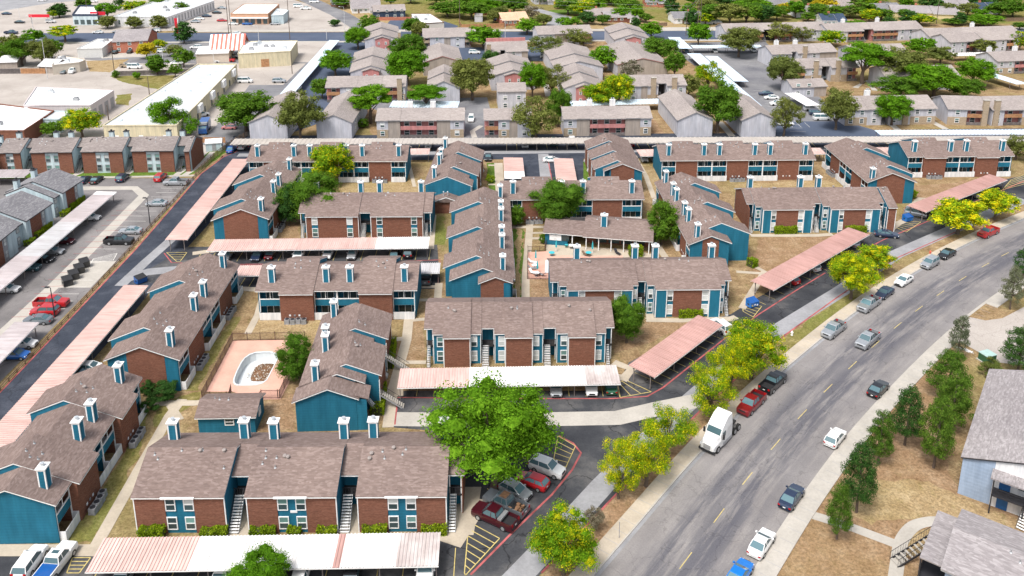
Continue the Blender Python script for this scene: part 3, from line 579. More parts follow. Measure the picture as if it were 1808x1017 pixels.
    def breezeway(s, x0, x1, yfront, yback, z=2.75, rail=True, post=True, floor=True):
        """landing, railing, doors and posts seen inside a stair recess"""
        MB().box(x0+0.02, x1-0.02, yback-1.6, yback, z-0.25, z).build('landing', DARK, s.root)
        w = min(0.9, (x1-x0)*0.38)
        for z0 in (0.02, z+0.02): MB().box(x1-0.2-w, x1-0.2, yback-0.07, yback+0.05, z0, z0+2.05).build('door', TEAL_P, s.root)
        if rail:
            r = MB().box(x0+0.05, x1-0.05, yback-1.62, yback-1.57, z+0.9, z+0.97)
            k = x0+0.15
            while k < x1-0.1: r.box(k, k+0.04, yback-1.61, yback-1.58, z, z+0.9); k += 0.3
            r.build('railing', BLACK_T, s.root)
        if post:
            for x in (x0+0.08, x1-0.2): MB().box(x, x+0.13, yfront+0.15, yfront+0.28, 0, s.zf(yfront+0.2)-0.2).build('post', s.trim, s.root)
    def balcony(s, x0, x1, y, z=2.55, fence=True, panel=None, depth=1.7, fh=1.4, top=None, glassm=None):
        """two stacked patios: ground fence, upper parapet, sliding doors in shade behind"""
        pm = panel or TEAL_P; top = top or s.zf(y)-0.35
        MB().box(x0+0.01, x1-0.01, y+0.03, y+depth, z-0.22, z).build('balcony_floor', s.trim, s.root)
        MB().box(x0+0.13, x1-0.13, y+0.02, y+0.1, z-0.2, z+1.0).build('parapet', pm, s.root)
        MB().box(x0+0.13, x1-0.13, y-0.02, y+0.12, z+1.0, z+1.13).build('parapet_cap', s.trim, s.root)
        for x in (x0+0.01, x1-0.14): MB().box(x, x+0.13, y, y+0.13, 0, top).build('post', s.trim, s.root)
        if fence: MB().box(x0+0.04, x1-0.04, y-0.75, y-0.68, 0.05, fh).box(x0+0.04, x0+0.1, y-0.68, y, 0.05, fh).box(x1-0.1, x1-0.04, y-0.68, y, 0.05, fh).build('patio_fence', WHITE_SID, s.root)
        mid = (x0+x1)/2
        for zz in (0.1, z+0.05):
            d = MB().box(mid-1.15, mid+1.15, y+depth-0.06, y+depth+0.03, zz, zz+2.15).build('sliding_door', WHITE, s.root)
            for k in (-1, 1): put('pane', shared(('slide', k), lambda: MB().box(-0.5, 0.5, -0.02, 0.02, 0.1, 2.05).mesh('pane', glassm or PANE)), d, (mid+k*0.56, y+depth-0.07, zz))
        MB().box(mid-0.04, mid+0.04, y+0.03, y+0.11, z+1.13, top).build('post', s.trim, s.root)
def _clear(me): me.materials.clear(); return me
AC_N = []
def ac_unit(p, label, group, rz=0.0, kind=0):
    """air-conditioner condenser: louvred case, dark fan deck"""
    def case():
        b = MB(); b.box(-0.4, 0.4, -0.4, 0.4, 0.08, 0.82)
        for k in range(6): b.box(-0.415, 0.415, -0.415, 0.415, 0.14+k*0.11, 0.19+k*0.11)
        return b.mesh('condenser', [GREY_T, METAL][kind])
    e = empty('air_conditioner', p, rz); tag(e, label, 'air conditioner', group)
    put('casing', shared(('acc', kind), case), e)
    put('fan_guard', shared('acf', lambda: MB().tube((0, 0, 0.82), (0, 0, 0.87), 0.34, 0.34, 12).tube((0, 0, 0.87), (0, 0, 0.89), 0.12, 0.12, 8).mesh('fan_guard', BLACK_T)), e)
    put('base_pad', shared('acp', lambda: MB().box(-0.43, 0.43, -0.46, 0.46, 0, 0.08).mesh('base_pad', CONC_G)), e)
def acs(b, xs, y, label, group):
    how = 'counting from the left' if abs(math.sin(b.rz)) < 0.5 else ('counting from the near end' if math.sin(b.rz) > 0 else 'counting from the far end')
    nth = ['first', 'second', 'third', 'fourth']
    c, sn = math.cos(b.rz), math.sin(b.rz)
    for i, x in enumerate(xs):
        yy = y-random.uniform(0, 0.25); p = b.root.location+Vector((x*c-yy*sn, x*sn+yy*c, 0.01)); ac_unit(p, f'{nth[i]} {label}, {how}', group, b.rz+random.uniform(-0.1, 0.1), i % 2)
def scatter_vents(b, xs, y0, y1, n, dzf=0.0, dzb=0.0, seed=1):
    rn = random.Random(seed)
    for k in range(n): b.vent(rn.uniform(*xs), rn.uniform(y0, y1), rn.choice((0, 0, 1)), dzf, dzb)
# ---------------------------------------------------------------- patio-side blocks (brick bays between stacked balconies)
def patio_block(name, label, p0, p1, pattern='bBdBb', bay=0.0, cut=None, cut_at=-1, yr=5.2, depth=12.0, zr=7.7, back='step', end=None, group=None, far_end=False, chimneys=True, acsl=None, world=False, seed=3):
    wt = {'b': 3.9, 'B': 5.6, 'd': 7.8}
    b = Bld(name, label, p0, p1, group=group, yr=yr, zr=zr, world=world); k = b.L/sum(wt[c] for c in pattern); x = 0.0; rn = random.Random(seed); spots = []
    n = len(pattern)
    for i, c in enumerate(pattern):
        x0, x1 = x, x+wt[c]*k; x = x1
        st = (0.95 if c == 'B' else 0.0) if back == 'step' else 0.0
        yb = depth-(0.0 if (c == 'B' or back != 'step') else 1.3)
        e0, e1 = (0.35 if i == 0 else 0.0), (0.35 if i == n-1 else 0.0)
        if c == 'B':
            f = 0.18 if bay else 0.0
            b.sec(x0, x1, -bay, yb, dzb=st, dzf=f, ox0=0.1 if bay else 0, ox1=0.1 if bay else 0)
            MB().prism_x([(-bay-0.05, 0), (-bay-0.05, b.zf(-bay, f)-0.12), (1.7, b.zf(1.7, f)-0.12), (1.7, 0)], x0-0.02, x1+0.02).build('brick_bay', b.brick, b.root)
            scatter_vents(b, (x0+0.6, x1-0.6), yr-1.2, yr+0.8, 5, f, st, seed+i); spots.append((x0, x1))
            for q in range(3): MB().box(x0+1.4+q*0.8, x0+1.7+q*0.8, -bay-0.1, -bay+0.02, 0.9, 1.2).build('meter_box', WHITE if q != 1 else METAL, b.root)
        else:
            if cut and i == cut_at % n:      # end section narrower than the block: its own lower gable
                b.sec(x0, x1, 1.75, cut, ef=-b.ov, ox0=e0, ox1=e1, wall=TEAL, yr=cut/2+0.2, zr=b.zr-b.m*(yr-cut/2-0.2))
            else: b.sec(x0, x1, 1.75, yb, ef=-b.ov, dzb=st, ox0=e0, ox1=e1, wall=TEAL)
            # side cheeks closing the balcony recess at the ends of the block
            if i == 0: MB().prism_x([(0, 0), (0, b.zf(0)-0.3), (1.75, b.zf(1.75)-0.3), (1.75, 0)], x0+0.004, x0+0.14).build('end_wall', TEAL, b.root)
            if i == n-1: MB().prism_x([(0, 0), (0, b.zf(0)-0.3), (1.75, b.zf(1.75)-0.3), (1.75, 0)], x1-0.14, x1-0.004).build('end_wall', TEAL, b.root)
            q = 0.15 if i == 0 else 0.0; q2 = 0.15 if i == n-1 else 0.0
            if c == 'b':
                b.balcony(x0+q, x1-q2, 0.0)
                if chimneys: b.chimney(x0+(x1-x0)*(0.5 if i else 0.55), 1.7, 2.9)
            else:
                m = (x0+x1)/2; b.balcony(x0, m, 0.0); b.balcony(m, x1, 0.0)
                MB().box(m-0.07, m+0.07, 0.2, 1.74, 0, b.zf(0.2)-0.35).build('party_wall', TEAL, b.root)
                if chimneys:
                    for fr in (0.25, 0.77): b.chimney(x0+(x1-x0)*fr, 1.7, 2.9)
    if acsl:
        for (x0, x1), lb in zip(spots, acsl):
            if lb: acs(b, [x0+1.2+q*0.95 for q in range(4)], -bay-0.75, lb, 'condensers beside '+label[:40])
    return b
# ---------------------------------------------------------------- stair-side blocks
def stair_block(name, label, p0, p1, pieces, style, group=None, yr=6.4, depth=11.8, zr=7.75, chim=(), end=None, seed=5, wall=TEAL, roof=ROOF_BROWN, trim=WHITE, brick=BRICK, panelm=TEAL_P, frame=WHITE, world=False, stair_at='l'):
    b = Bld(name, label, p0, p1, group=group, yr=yr, zr=zr, wall=wall, roof=roof, trim=trim, brick=brick, world=world, chim=wall)
    tot = sum(wd for _, wd in pieces); k = b.L/tot; x = 0.0; n = len(pieces); rn = random.Random(seed)
    for i, (c, wd) in enumerate(pieces):
        x0, x1 = x, x+wd*k; x = x1; w = x1-x0
        e0, e1 = (0.3 if i == 0 else 0.0), (0.3 if i == n-1 else 0.0)
        kd = lambda: rn.choice((0, 0, 1, 3) if style == 'S1' else (2, 2, 0, 3))
        if c == 's':                                   # stair recess
            d = {'S1': 4.6, 'S2': 3.2, 'S3': 3.4, 'S4': 3.0}[style]; ef = {'S1': 2.9, 'S2': 1.7, 'S3': 2.0, 'S4': 0.9}[style]
            b.sec(x0, x1, d, depth, ef=ef, dzf=-0.12, ox0=e0, ox1=e1, wall=wall)
            if w > 0.8:
                b.breezeway(x0, x1, ef, d, post=(i in (0, n-1)) or style != 'S1')
                sw = min(1.25, w*0.55); a = x0+0.1 if stair_at == 'l' else x1-0.1-sw
                b.stair(a, a+sw, -0.3 if style != 'S4' else 0.0, d-1.55, tread=WHITE if trim is WHITE else WOOD_G)
        elif c == 'U':                                 # brick | window bay | brick
            b.sec(x0, x1, 0, depth, dzf=0.95, ox0=0.06, ox1=0.06, wall=wall)
            t = w/3; h = b.zf(0, 0.95)-0.36
            for a0, a1 in ((x0+0.02, x0+t*1.02), (x1-t*1.02, x1-0.02)): b.panel(a0, a1, 0, h, b.brick, 0.0, 0.1)
            MB().box(x0+t*0.95, x1-t*0.95, -0.62, -0.44, h+0.02, h+0.22).build('eave_board', trim, b.root)
            for fx in (0.2, 0.8):
                for z0, kk in ((0.5, kd()), (3.1, kd())): b.window(x0+t+t*fx, z0, 1.2, 1.75, -0.01, kk, frame)
            for q in (x0, x1-0.12): MB().box(q, q+0.12, -0.13, 0.0, 0, h).build('corner_board', trim, b.root)
            scatter_vents(b, (x0+0.8, x1-0.8), yr-2.6, yr-1.4, 5, 0.95, 0, seed+i); scatter_vents(b, (x0+0.8, x1-0.8), yr-4.2, yr-2.5, 2, 0.95, 0, seed+i+50)
        elif c == 'B':                                 # plain brick bay
            dz = 0.3 if style == 'S2' and n > 8 else 0.7; b.sec(x0, x1, 0, depth, dzf=dz, ox0=0.05, ox1=0.05, wall=wall); b.panel(x0+0.02, x1-0.02, 0, b.zf(0, dz)-0.4, b.brick, 0.0, 0.08)
            for q in (x0, x1-0.1): MB().box(q-0.01, q+0.11, -0.11, 0.0, 0, b.zf(0)-0.3).build('corner_board', trim, b.root)
            scatter_vents(b, (x0+0.4, x1-0.4), yr-2.2, yr-1.2, 3, dz, 0, seed+i)
        elif c in 'hH':                                # narrow window bay, set back
            y = 0.9 if style == 'S2' else 1.0; b.sec(x0, x1, y, depth, ef=y-0.35, dzf=0.0 if style == 'S2' else 0.3, wall=wall, ox0=0.05, ox1=0.05)
            ww = min(1.05, w*0.62); xc = x0+w*(0.66 if c == 'h' else 0.34) if style == 'S2' else (x0+x1)/2
            for z0 in (0.5, 3.0): b.window(xc, z0, ww, 1.75, y-0.01, kd(), frame)
            for q in (x0+0.01, x1-0.11): MB().box(q, q+0.1, y-0.07, y, 0, b.zf(y)-0.3).build('corner_board', trim, b.root)
        elif c == 'M':                                 # teal closet | windows | brick | windows | teal closet
            b.sec(x0, x1, 0, depth, dzf=0.45, wall=wall, ox0=0.08, ox1=0.08); h = b.zf(0, 0.45)-0.4
            f = [0, 0.175, 0.275, 0.715, 0.82, 1.0]; X = [x0+w*q for q in f]
            for a0, a1 in ((X[0], X[1]), (X[4], X[5])):
                b.panel(a0+0.02, a1-0.02, 0, h, panelm, 0.0, 0.32)
                for q in (a0, a1-0.13): MB().box(q, q+0.13, -0.36, 0.0, 0, h).build('corner_board', trim, b.root)
                MB().box(a0, a1, -0.36, 0.0, h, h+0.16).build('closet_cap', trim, b.root)
            b.panel(X[2], X[3], 0, h, b.brick, 0.0, 0.1)
            for a0, a1 in ((X[1], X[2]), (X[3], X[4])):
                for z0 in (0.5, 3.05): b.window((a0+a1)/2, z0, min(1.1, a1-a0-0.05), 1.85, -0.01, kd(), frame)
            scatter_vents(b, (x0+0.8, x1-0.8), yr-1.0, yr-0.2, 4, 0.45, 0, seed+i)
        elif c == 'W':                                 # brick with two white window columns
            b.sec(x0, x1, 0, depth, dzf=0.1, wall=b.brick); h = b.zf(0, 0.1)-0.45
            for fx in (0.17, 0.83):
                b.panel(x0+w*fx-0.62, x0+w*fx+0.62, 0, h, TEAL_P, 0.0, 0.03)
                for z0 in (0.35, 3.05): b.window(x0+w*fx, z0, 1.25, 1.95, -0.03, rn.choice((2, 2, 0)), frame)
            for q in (x0, x1-0.12): MB().box(q, q+0.12, -0.1, 0.0, 0, h).build('corner_board', trim, b.root)
            scatter_vents(b, (x0+0.8, x1-0.8), yr-1.0, yr-0.2, 4, 0.1, 0, seed+i)
    for fx, y in chim: b.chimney(b.L*fx, y, 2.9 if trim is WHITE else 2.3)
    return b
# ---------------------------------------------------------------- the teal and brick complex
G_T = 'teal and brick apartment blocks'
t1 = stair_block('apartment_block', 'teal and brick stair-front block nearest the camera, behind the striped white carport', (243, 941), (815, 938), [('U', 10.8), ('s', 2.5), ('U', 10.7), ('s', 2.4), ('U', 10.6), ('s', 1.7)], 'S1', G_T, yr=6.6, depth=11.2, zr=7.15,
                 chim=[(0.045, 9.0), (0.275, 9.4), (0.375, 9.0), (0.605, 9.0), (0.7, 9.4), (0.935, 9.0)])
t1.endpanel(2.9, 11.9, BRICK, t1.L, 1)
MB().box(t1.L/2-0.9, t1.L/2-0.1, -0.06, 0.02, 2.75, 3.05).build('number_plate', WHITE, t1.root)
t2 = patio_block('apartment_block', 'teal block with blank teal gable end, brick bays facing the narrow side path', (106, 959), (252, 728), bay=0.9, group=G_T, yr=5.0, depth=10.6,
                 acsl=['condenser by the near brick bay of the teal-gabled block', 'condenser by the far brick bay of the teal-gabled block'])
t3 = patio_block('apartment_block', 'long teal and brick block between the pool terrace and the pink side carport', (320, 690), (423, 516), group=G_T, yr=5.2, depth=11.6,
                 acsl=['condenser at the brick wall facing the empty pool', 'condenser at the brick wall north of the empty pool'])
t3.endpanel(1.9, 7.4, BRICK); t3.endpanel(0.1, 1.85, TEAL)
t4 = patio_block('apartment_block', 'brick-gabled block beside the pink lane carport, leafy tree over its patios', (-50.2, 166.2), (-50.5, 195.6), group=G_T, yr=5.2, depth=12.4, world=True, acsl=['condenser by the brick block near leafy trees', None])
t4.endpanel(2.0, 9.0, BRICK); t4.endpanel(0.1, 1.95, TEAL)
t5 = patio_block('apartment_block', 'balcony-front block with four teal chimneys just north of the pool terrace', (459, 562), (735, 560), bay=0.9, group=G_T,
                 acsl=['condenser under the brick bay north of the pool fence', None])
t6 = stair_block('apartment_block', 'stepped-roof block with white outside stairs beside the round dark tree', (-18.9, 107.6), (-19.7, 127.3), [('s', 1.6), ('B', 7.6), ('s', 2.2), ('B', 7.4), ('s', 0.9)], 'S2', G_T, yr=5.4, depth=10.6, zr=7.3, world=True,
                 chim=[(0.02, 8.6), (0.4, 8.4), (0.53, 8.8), (0.93, 8.8)])
t6.sec(-3.1, 0, 2.6, 10.9, yr=6.4, zr=6.9, wall=TEAL, ox0=0.35); MB().box(-3.05, -2.9, 1.2, 2.7, 0, 4.9).build('cladding', TEAL, t6.root); MB().prism_x([(0.9, 5.0), (2.8, 5.6), (2.8, 5.5), (0.9, 4.9)], -3.2, 0).build('porch_roof', ROOF_BROWN, t6.root)
for x in (1.6, 11.0): t6.stair(x, x+1.1, -3.4, 0.3, tread=CONC)
t7 = stair_block('apartment_block', 'stair-front block with long corrugated-looking stepped roof behind the white carport', (752, 648), (1082, 645), [('s', 1.2), ('h', 1.7), ('B', 4.3), ('H', 1.7), ('s', 2.2), ('h', 1.7), ('B', 4.4), ('H', 1.7), ('s', 2.2), ('h', 1.8), ('B', 4.4), ('H', 1.7), ('s', 1.2)], 'S2', G_T, stair_at='l')
t7.root['label'] = 'stair-front block with long stepped roof behind the plain white carport'
t8 = patio_block('apartment_block', 'long narrow-looking block with five chimneys along its far eave, green strip beside', (905, 540), (897, 388), pattern='bBdBdBb', group=G_T, yr=5.2, depth=12.0)
t8.root['label'] = 'deep block in the middle of the complex with chimneys lining the green strip'
t8.sec(-2.2, 0, 0.4, 5.6, yr=3.0, zr=7.0, wall=BRICK, ox0=0.3); MB().box(-2.28, -2.1, 0.4, 1.6, 0, 5.6).build('cladding', TEAL, t8.root)
t9 = stair_block('apartment_block', 'stair-front block with teal closets just below the clubhouse terrace', (975, 561), (1290, 558), [('s', 1.3), ('h', 1.4), ('M', 11.9), ('h', 1.1), ('s', 1.7), ('h', 1.4), ('M', 11.9), ('h', 1.0), ('s', 1.2)], 'S3', G_T, chim=[(0.16, 9.6), (0.5, 9.6), (0.62, 9.6), (0.95, 9.6)])
t10 = patio_block('apartment_block', 'stepped block with a wide teal gable over the bare lawn', (33.0, 187.2), (34.2, 154.2), pattern='bBdBdBb', group=G_T, yr=5.6, depth=12.4, world=True, cut=7.6)
MB().prism_x([(2.4, 0), (2.4, 5.9), (3.9, 6.5), (5.6, 5.8), (5.6, 0)], t10.L-0.03, t10.L+0.06).build('cladding', BRICK, t10.root)
t11 = patio_block('apartment_block', 'balcony block half hidden by a domed green tree behind the clubhouse', (886, 392), (1133, 391), pattern='bBdBb', group=G_T, acsl=['condenser by the brick wall left of the clubhouse', None])
t12 = stair_block('apartment_block', 'teal-gabled block with a small brick hut in front', (-8.4, 184.6), (-7.3, 210.4), [('H', 3.4), ('s', 2.0), ('B', 7.5), ('s', 2.0), ('B', 7.0), ('s', 1.6)], 'S2', G_T, yr=6.2, depth=11.2, world=True, chim=[(0.1, 9.4), (0.45, 9.4), (0.6, 9.4), (0.93, 9.4)])
t13 = patio_block('apartment_block', 'balcony block along the back drive with a yellow-green tree in front', (441, 321), (718, 320), pattern='bBdBdBb', group=G_T, acsl=[None, None, 'condenser by the brick bay above the straw lawn'])
t14 = stair_block('apartment_block', 'brick block with white window columns directly above the long pink carport', (530, 421), (761, 420), [('s', 1.4), ('W', 11.1), ('s', 2.5), ('W', 11.0), ('s', 1.6)], 'S4', G_T, chim=[(0.42, 10.0), (0.07, 10.0), (0.57, 10.0), (0.9, 10.0)])
t15 = stair_block('apartment_block', 'brick-gabled block with saw-tooth stepped roof by the back drive', (19.1, 217.2), (19.8, 193.6), [('s', 1.5), ('B', 7.2), ('s', 2.0), ('B', 7.2), ('s', 2.0), ('B', 6.8), ('s', 1.4)], 'S2', G_T, yr=6.0, depth=10.9, world=True)
t15.endpanel(3.5, 9.0, BRICK, t15.L, 1)
t16 = patio_block('apartment_block', 'long balcony block on the back drive with six teal chimneys', (1166, 319), (1434, 317), pattern='bBdBdBb', group=G_T, acsl=[None, 'condenser between the balconies of the six-chimney block', None])
t17 = patio_block('apartment_block', 'brick-ended block angled toward the pink roadside carport', (80.7, 213.0), (81.5, 187.4), pattern='bBdBb', group=G_T, yr=5.2, depth=12.0, world=True, chimneys=False, acsl=['condenser along the brick-ended block by bare earth', 'condenser along the brick-ended block near its gable'])
t17.endpanel(2.0, 8.4, BRICK, t17.L, 1); t17.chimney(t17.L-1.0, 1.2, 2.6)
t18 = patio_block('apartment_block', 'balcony block farthest up the right edge with teal side wall', (1599, 312), (1782, 310), bay=0.7, group=G_T, acsl=['condenser beside the brick bay above the bare corner lawn', None])
t19 = stair_block('apartment_block', 'teal and brick stair-front block above the bare dirt lawn', (1322, 411), (1578, 409), [('s', 1.4), ('h', 1.5), ('M', 11.6), ('h', 0.8), ('s', 1.9), ('h', 1.5), ('M', 11.6), ('s', 1.8), ('B', 2.0)], 'S3', G_T, chim=[(0.08, 9.9), (0.44, 9.9), (0.57, 9.9)])
t19.endpanel(0.5, 11.4, BRICK, 0.0, -1)
# clubhouse with open porch
c = Bld('clubhouse', 'low brown-roofed clubhouse with open porches on the tan terrace', (962, 432), (1148, 446), cat='clubhouse', yr=4.5, zr=4.9, slope=0.33)
L1 = c.L*0.385
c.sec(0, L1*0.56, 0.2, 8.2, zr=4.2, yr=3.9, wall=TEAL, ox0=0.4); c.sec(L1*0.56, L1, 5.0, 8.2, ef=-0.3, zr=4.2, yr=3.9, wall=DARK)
c.sec(L1, c.L, 2.6, 9.0, ef=-1.2, wall=BRICK, ox0=0.4, ox1=0.5)
for fx in (0.2, 0.4, 0.75): MB().box(L1*0.56*fx, L1*0.56*fx+1.5, 0.1, 0.3, 1.1, 2.3).build('window', WHITE if fx < 0.5 else PANE, c.root)
for k in range(6):
    x = L1+0.3+(c.L-L1-0.6)*k/5; MB().box(x-0.08, x+0.08, -0.9, -0.74, 0, 3.0).build('post', WHITE, c.root)
for k in range(4): MB().box(L1+2.0+k*2.6, L1+4.2+k*2.6, 2.5, 2.65, 0.3, 2.5).build('window', PANE, c.root)
MB().box(L1*0.56+0.9, L1*0.56+1.1, 0.1, 0.3, 0, 2.7).build('post', WHITE, c.root)
c.chimney(L1+3.6, 2.4, 2.7, 1.3, 1.0)
scatter_vents(c, (L1+1, c.L-1), 4.0, 5.0, 5)
# laundry and store huts
h = Bld('laundry_hut', 'low teal hut with brown gable roof below the empty pool', (352, 766), (452, 764), cat='hut', yr=2.4, zr=3.9, slope=0.38)
h.sec(0, h.L, 0, 4.8, ox0=0.3, ox1=0.3); h.window(h.L*0.55, 1.3, 1.3, 1.1, -0.01, 1); h.window(h.L+0.01, 1.2, 1.0, 1.2, 2.4, 2, face='r'); scatter_vents(h, (1, h.L-1), 2.0, 2.6, 3)
h = Bld('store_hut', 'tiny brick hut with brown gable roof in front of a teal gable', (764, 377), (812, 377), cat='hut', yr=2.6, zr=3.9, slope=0.4)
h.root.rotation_euler.z += 0.0
MB().prism_z([(0, 0), (h.L, 0), (h.L, 5.5), (0, 5.5)], 0, 2.7).build('wall', BRICK, h.root)
g = MB(); g.v = [(-0.3, -0.35, 2.75), (h.L/2, -0.35, 3.9), (h.L+0.3, -0.35, 2.75), (-0.3, 5.8, 2.75), (h.L/2, 5.8, 3.9), (h.L+0.3, 5.8, 2.75)]; g.f = [[0, 1, 4, 3], [1, 2, 5, 4], [0, 3, 5, 2], [0, 2, 1], [3, 4, 5]]; g.build('roof', ROOF_BROWN, h.root)
MB().prism_z([(0, 0), (0, 0), (0, 0)], 0, 0)
for q in (-1, 1):
    a = MB(); a.v = [(h.L/2+q*(h.L/2+0.32), -0.4, 2.62), (h.L/2, -0.4, 3.85), (h.L/2, -0.4, 4.0), (h.L/2+q*(h.L/2+0.32), -0.4, 2.78), (h.L/2+q*(h.L/2+0.32), -0.3, 2.62), (h.L/2, -0.3, 3.85), (h.L/2, -0.3, 4.0), (h.L/2+q*(h.L/2+0.32), -0.3, 2.78)]
    a.f = [[0, 1, 2, 3], [7, 6, 5, 4], [0, 4, 5, 1], [3, 2, 6, 7], [0, 3, 7, 4]]; a.build('bargeboard', WHITE, h.root)
for k in range(2): MB().tube((h.L*0.4+k*0.9, 1.4, 3.3), (h.L*0.4+k*0.9, 1.4, 4.6), 0.13, 0.13, 8).tube((h.L*0.4+k*0.9, 1.4, 4.6), (h.L*0.4+k*0.9, 1.4, 4.8), 0.22, 0.1, 8).build('flue', GALV, h.root)
# ---------------------------------------------------------------- pale-blue and brick complex on the left
G_L = 'pale blue and brick apartment blocks'
def left_row(p0, p1, label, pieces, chim): return stair_block('apartment_block', label, p0, p1, pieces, 'S1', G_L, yr=6.2, depth=11.0, zr=7.5, wall=PALEBLUE, roof=ROOF_UMBER, trim=BLACK_T, panelm=PALEBLUE, frame=GREY_T, chim=chim)
l1 = left_row((2, 308), (338, 303), 'pale blue and brick row of four bays above the green lawn', [('U', 5.6), ('s', 2.4), ('U', 10.2), ('s', 2.2), ('U', 10.2), ('s', 2.2), ('U', 10.4), ('s', 2.6), ('B', 1.3)], [(0.02, 9.5), (0.22, 9.5), (0.3, 9.5), (0.52, 9.5), (0.6, 9.5), (0.83, 9.5), (0.905, 9.5)])
l1.endpanel(1.0, 10.8, BRICK, l1.L, 1)
l0 = left_row((-150, 322), (-12, 316), 'brick block cut by the photo edge left of the pale blue row', [('U', 9), ('s', 2.4), ('U', 9)], [(0.98, 8.0)])
def left_deep(p0, p1, label, chim):
    b = Bld('apartment_block', label, p0, p1, group=G_L, yr=6.2, zr=7.6, roof=ROOF_SLATE, wall=PALEBLUE, trim=BLACK_T, chim=PALEBLUE); L = b.L
    b.sec(0, L*0.2, 0.9, 11.5, dzf=-0.55, wall=PALEBLUE); b.sec(L*0.2, L, 0, 12.4, dzf=0.25, dzb=0.2, ox0=0.15, ox1=0.3)
    b.panel(L*0.33, L*0.66, 0, 5.1, BRICK, 0.0, 0.1); b.panel(L*0.67, L*0.78, 0, 5.1, GREY_T, 0.0, 0.03)
    for z0 in (0.6, 3.1): b.window(L*0.725, z0, 1.0, 1.6, -0.04, 2, GREY_T); b.window(L*0.08, z0, 1.0, 1.6, 0.89, 2, GREY_T)
    b.panel(L*0.2, L*0.325, 0, 5.2, PALEBLUE, 0.0, 0.14); b.panel(L*0.79, L*0.995, 0, 5.2, PALEBLUE, 0.0, 0.14)
    for fx in chim: b.chimney(L*fx, 9.4, 2.4)
    scatter_vents(b, (2, L-1), 5.4, 6.6, 4); return b
l2 = left_deep((105, 385), (149, 354), 'slate-roofed pale blue unit with brick panel nearest the green lawn', (0.12, 0.75))
l3 = left_deep((38, 440), (95, 398), 'slate-roofed pale blue unit behind the yellow-green hedges', (0.1,))
l4 = left_deep((-40, 505), (32, 444), 'slate-roofed unit mostly outside the left photo edge', (0.5,))
# ---------------------------------------------------------------- grey blocks at the lower right
r1 = Bld('apartment_block', 'grey-roofed block with pale blue gable and black balcony rails', (68.9, 110.7), (55.6, 91.9), roof=ROOF_GREY, wall=GREYBLUE, trim=BLACK_T, yr=10.0, zr=8.6, slope=0.31, ov=0.25, world=True)
L = r1.L
r1.sec(0, L, 0, 20, ox0=0.3, ox1=0.3)
r1.endpanel(3.5, 19.5, WHITE_SID, L, 1, proud=0.05)
for k in range(4): r1.panel(3.0+k*5.2, 4.6+k*5.2, 3.0, 4.4, PANE, 0.0, 0.05, 'window')
MB().box(L+0.06, L+1.7, 3.6, 16.0, 2.5, 2.72).build('balcony_floor', BLACK_T, r1.root)
for k in range(4): MB().box(L+1.55, L+1.7, 3.6+k*3.4, 3.75+k*3.4, 0, 5.0).build('post', BLACK_T, r1.root)
rl = MB().box(L+1.62, L+1.68, 3.6, 16.0, 3.6, 3.68)
for k in range(100): rl.box(L+1.63, L+1.66, 3.65+k*0.12, 3.68+k*0.12, 2.72, 3.6)
rl.build('railing', BLACK_T, r1.root)
MB().prism_z([(L+0.02, 3.3), (L+2.1, 3.3), (L+2.1, 16.2), (L+0.02, 16.2)], 5.0, 5.2).build('porch_roof', ROOF_GREY, r1.root)
for k in range(3):
    for z0 in (0.05, 2.75): MB().box(L, L+0.1, 4.2+k*3.8, 5.4+k*3.8, z0, z0+2.1).build('door', mat('blue_door', (0.03, 0.12, 0.3), 0.5, 0.1), r1.root)
    for z0 in (3.5,): MB().box(L, L+0.1, 6.2+k*3.8, 7.3+k*3.8, z0, z0+1.2).build('window', PANE, r1.root)
sheet('patio_pad', DIRT, [(1738, 888), (1762, 905), (1830, 930), (1830, 905)], 0.012)
st = Bld('outside_stair', 'white-stepped stair under the black balcony at the right edge', (1800, 920), (1825, 932), cat='stair'); st.stair(0, 1.6, -1.6, 2.0)
r2 = Bld('apartment_block', 'grey-roofed block with dark stair landing at the bottom right corner', (44.6, 73.6), (68.6, 55.6), roof=ROOF_GREY, wall=GREYBLUE, trim=GREY_T, yr=5.0, zr=7.4, slope=0.26, ov=0.4, world=True)
r2.sec(0, 30, 0, 10.0, ox0=0.4); scatter_vents(r2, (4, 12), 3, 5, 3)
MB().prism_x([(0.6, 5.35), (9.2, 5.35), (9.2, 5.5), (0.6, 5.5)], -2.6, 0.1).build('porch_roof', ROOF_GREY, r2.root); MB().box(-2.6, 0, 0.8, 9.0, 2.5, 2.7).build('landing', BLACK_T, r2.root)
for y in (0.7, 4.8, 8.9): MB().box(-2.55, -2.4, y, y+0.14, 0, 5.35).build('post', BLACK_T, r2.root)
g = MB().box(-2.55, -2.5, 0.8, 9.0, 3.6, 3.67)
for k in range(60): g.box(-2.54, -2.51, 0.85+k*0.135, 0.88+k*0.135, 2.7, 3.6)
g.build('railing', BLACK_T, r2.root)
r2.stair(-5.2, -3.8, 0, 0.1, 0.1, 1) if False else None
sb = Bld('outside_stair', 'black railed stair climbing to the grey block above the curved path', (1585, 1003), (1650, 986), cat='stair'); Ls = sb.L
q = MB(); n = 12
q.prism_x([(0, 0), (0.12, 0), (0.12, 0.1), (0, 0.1)], 0, 0.2)
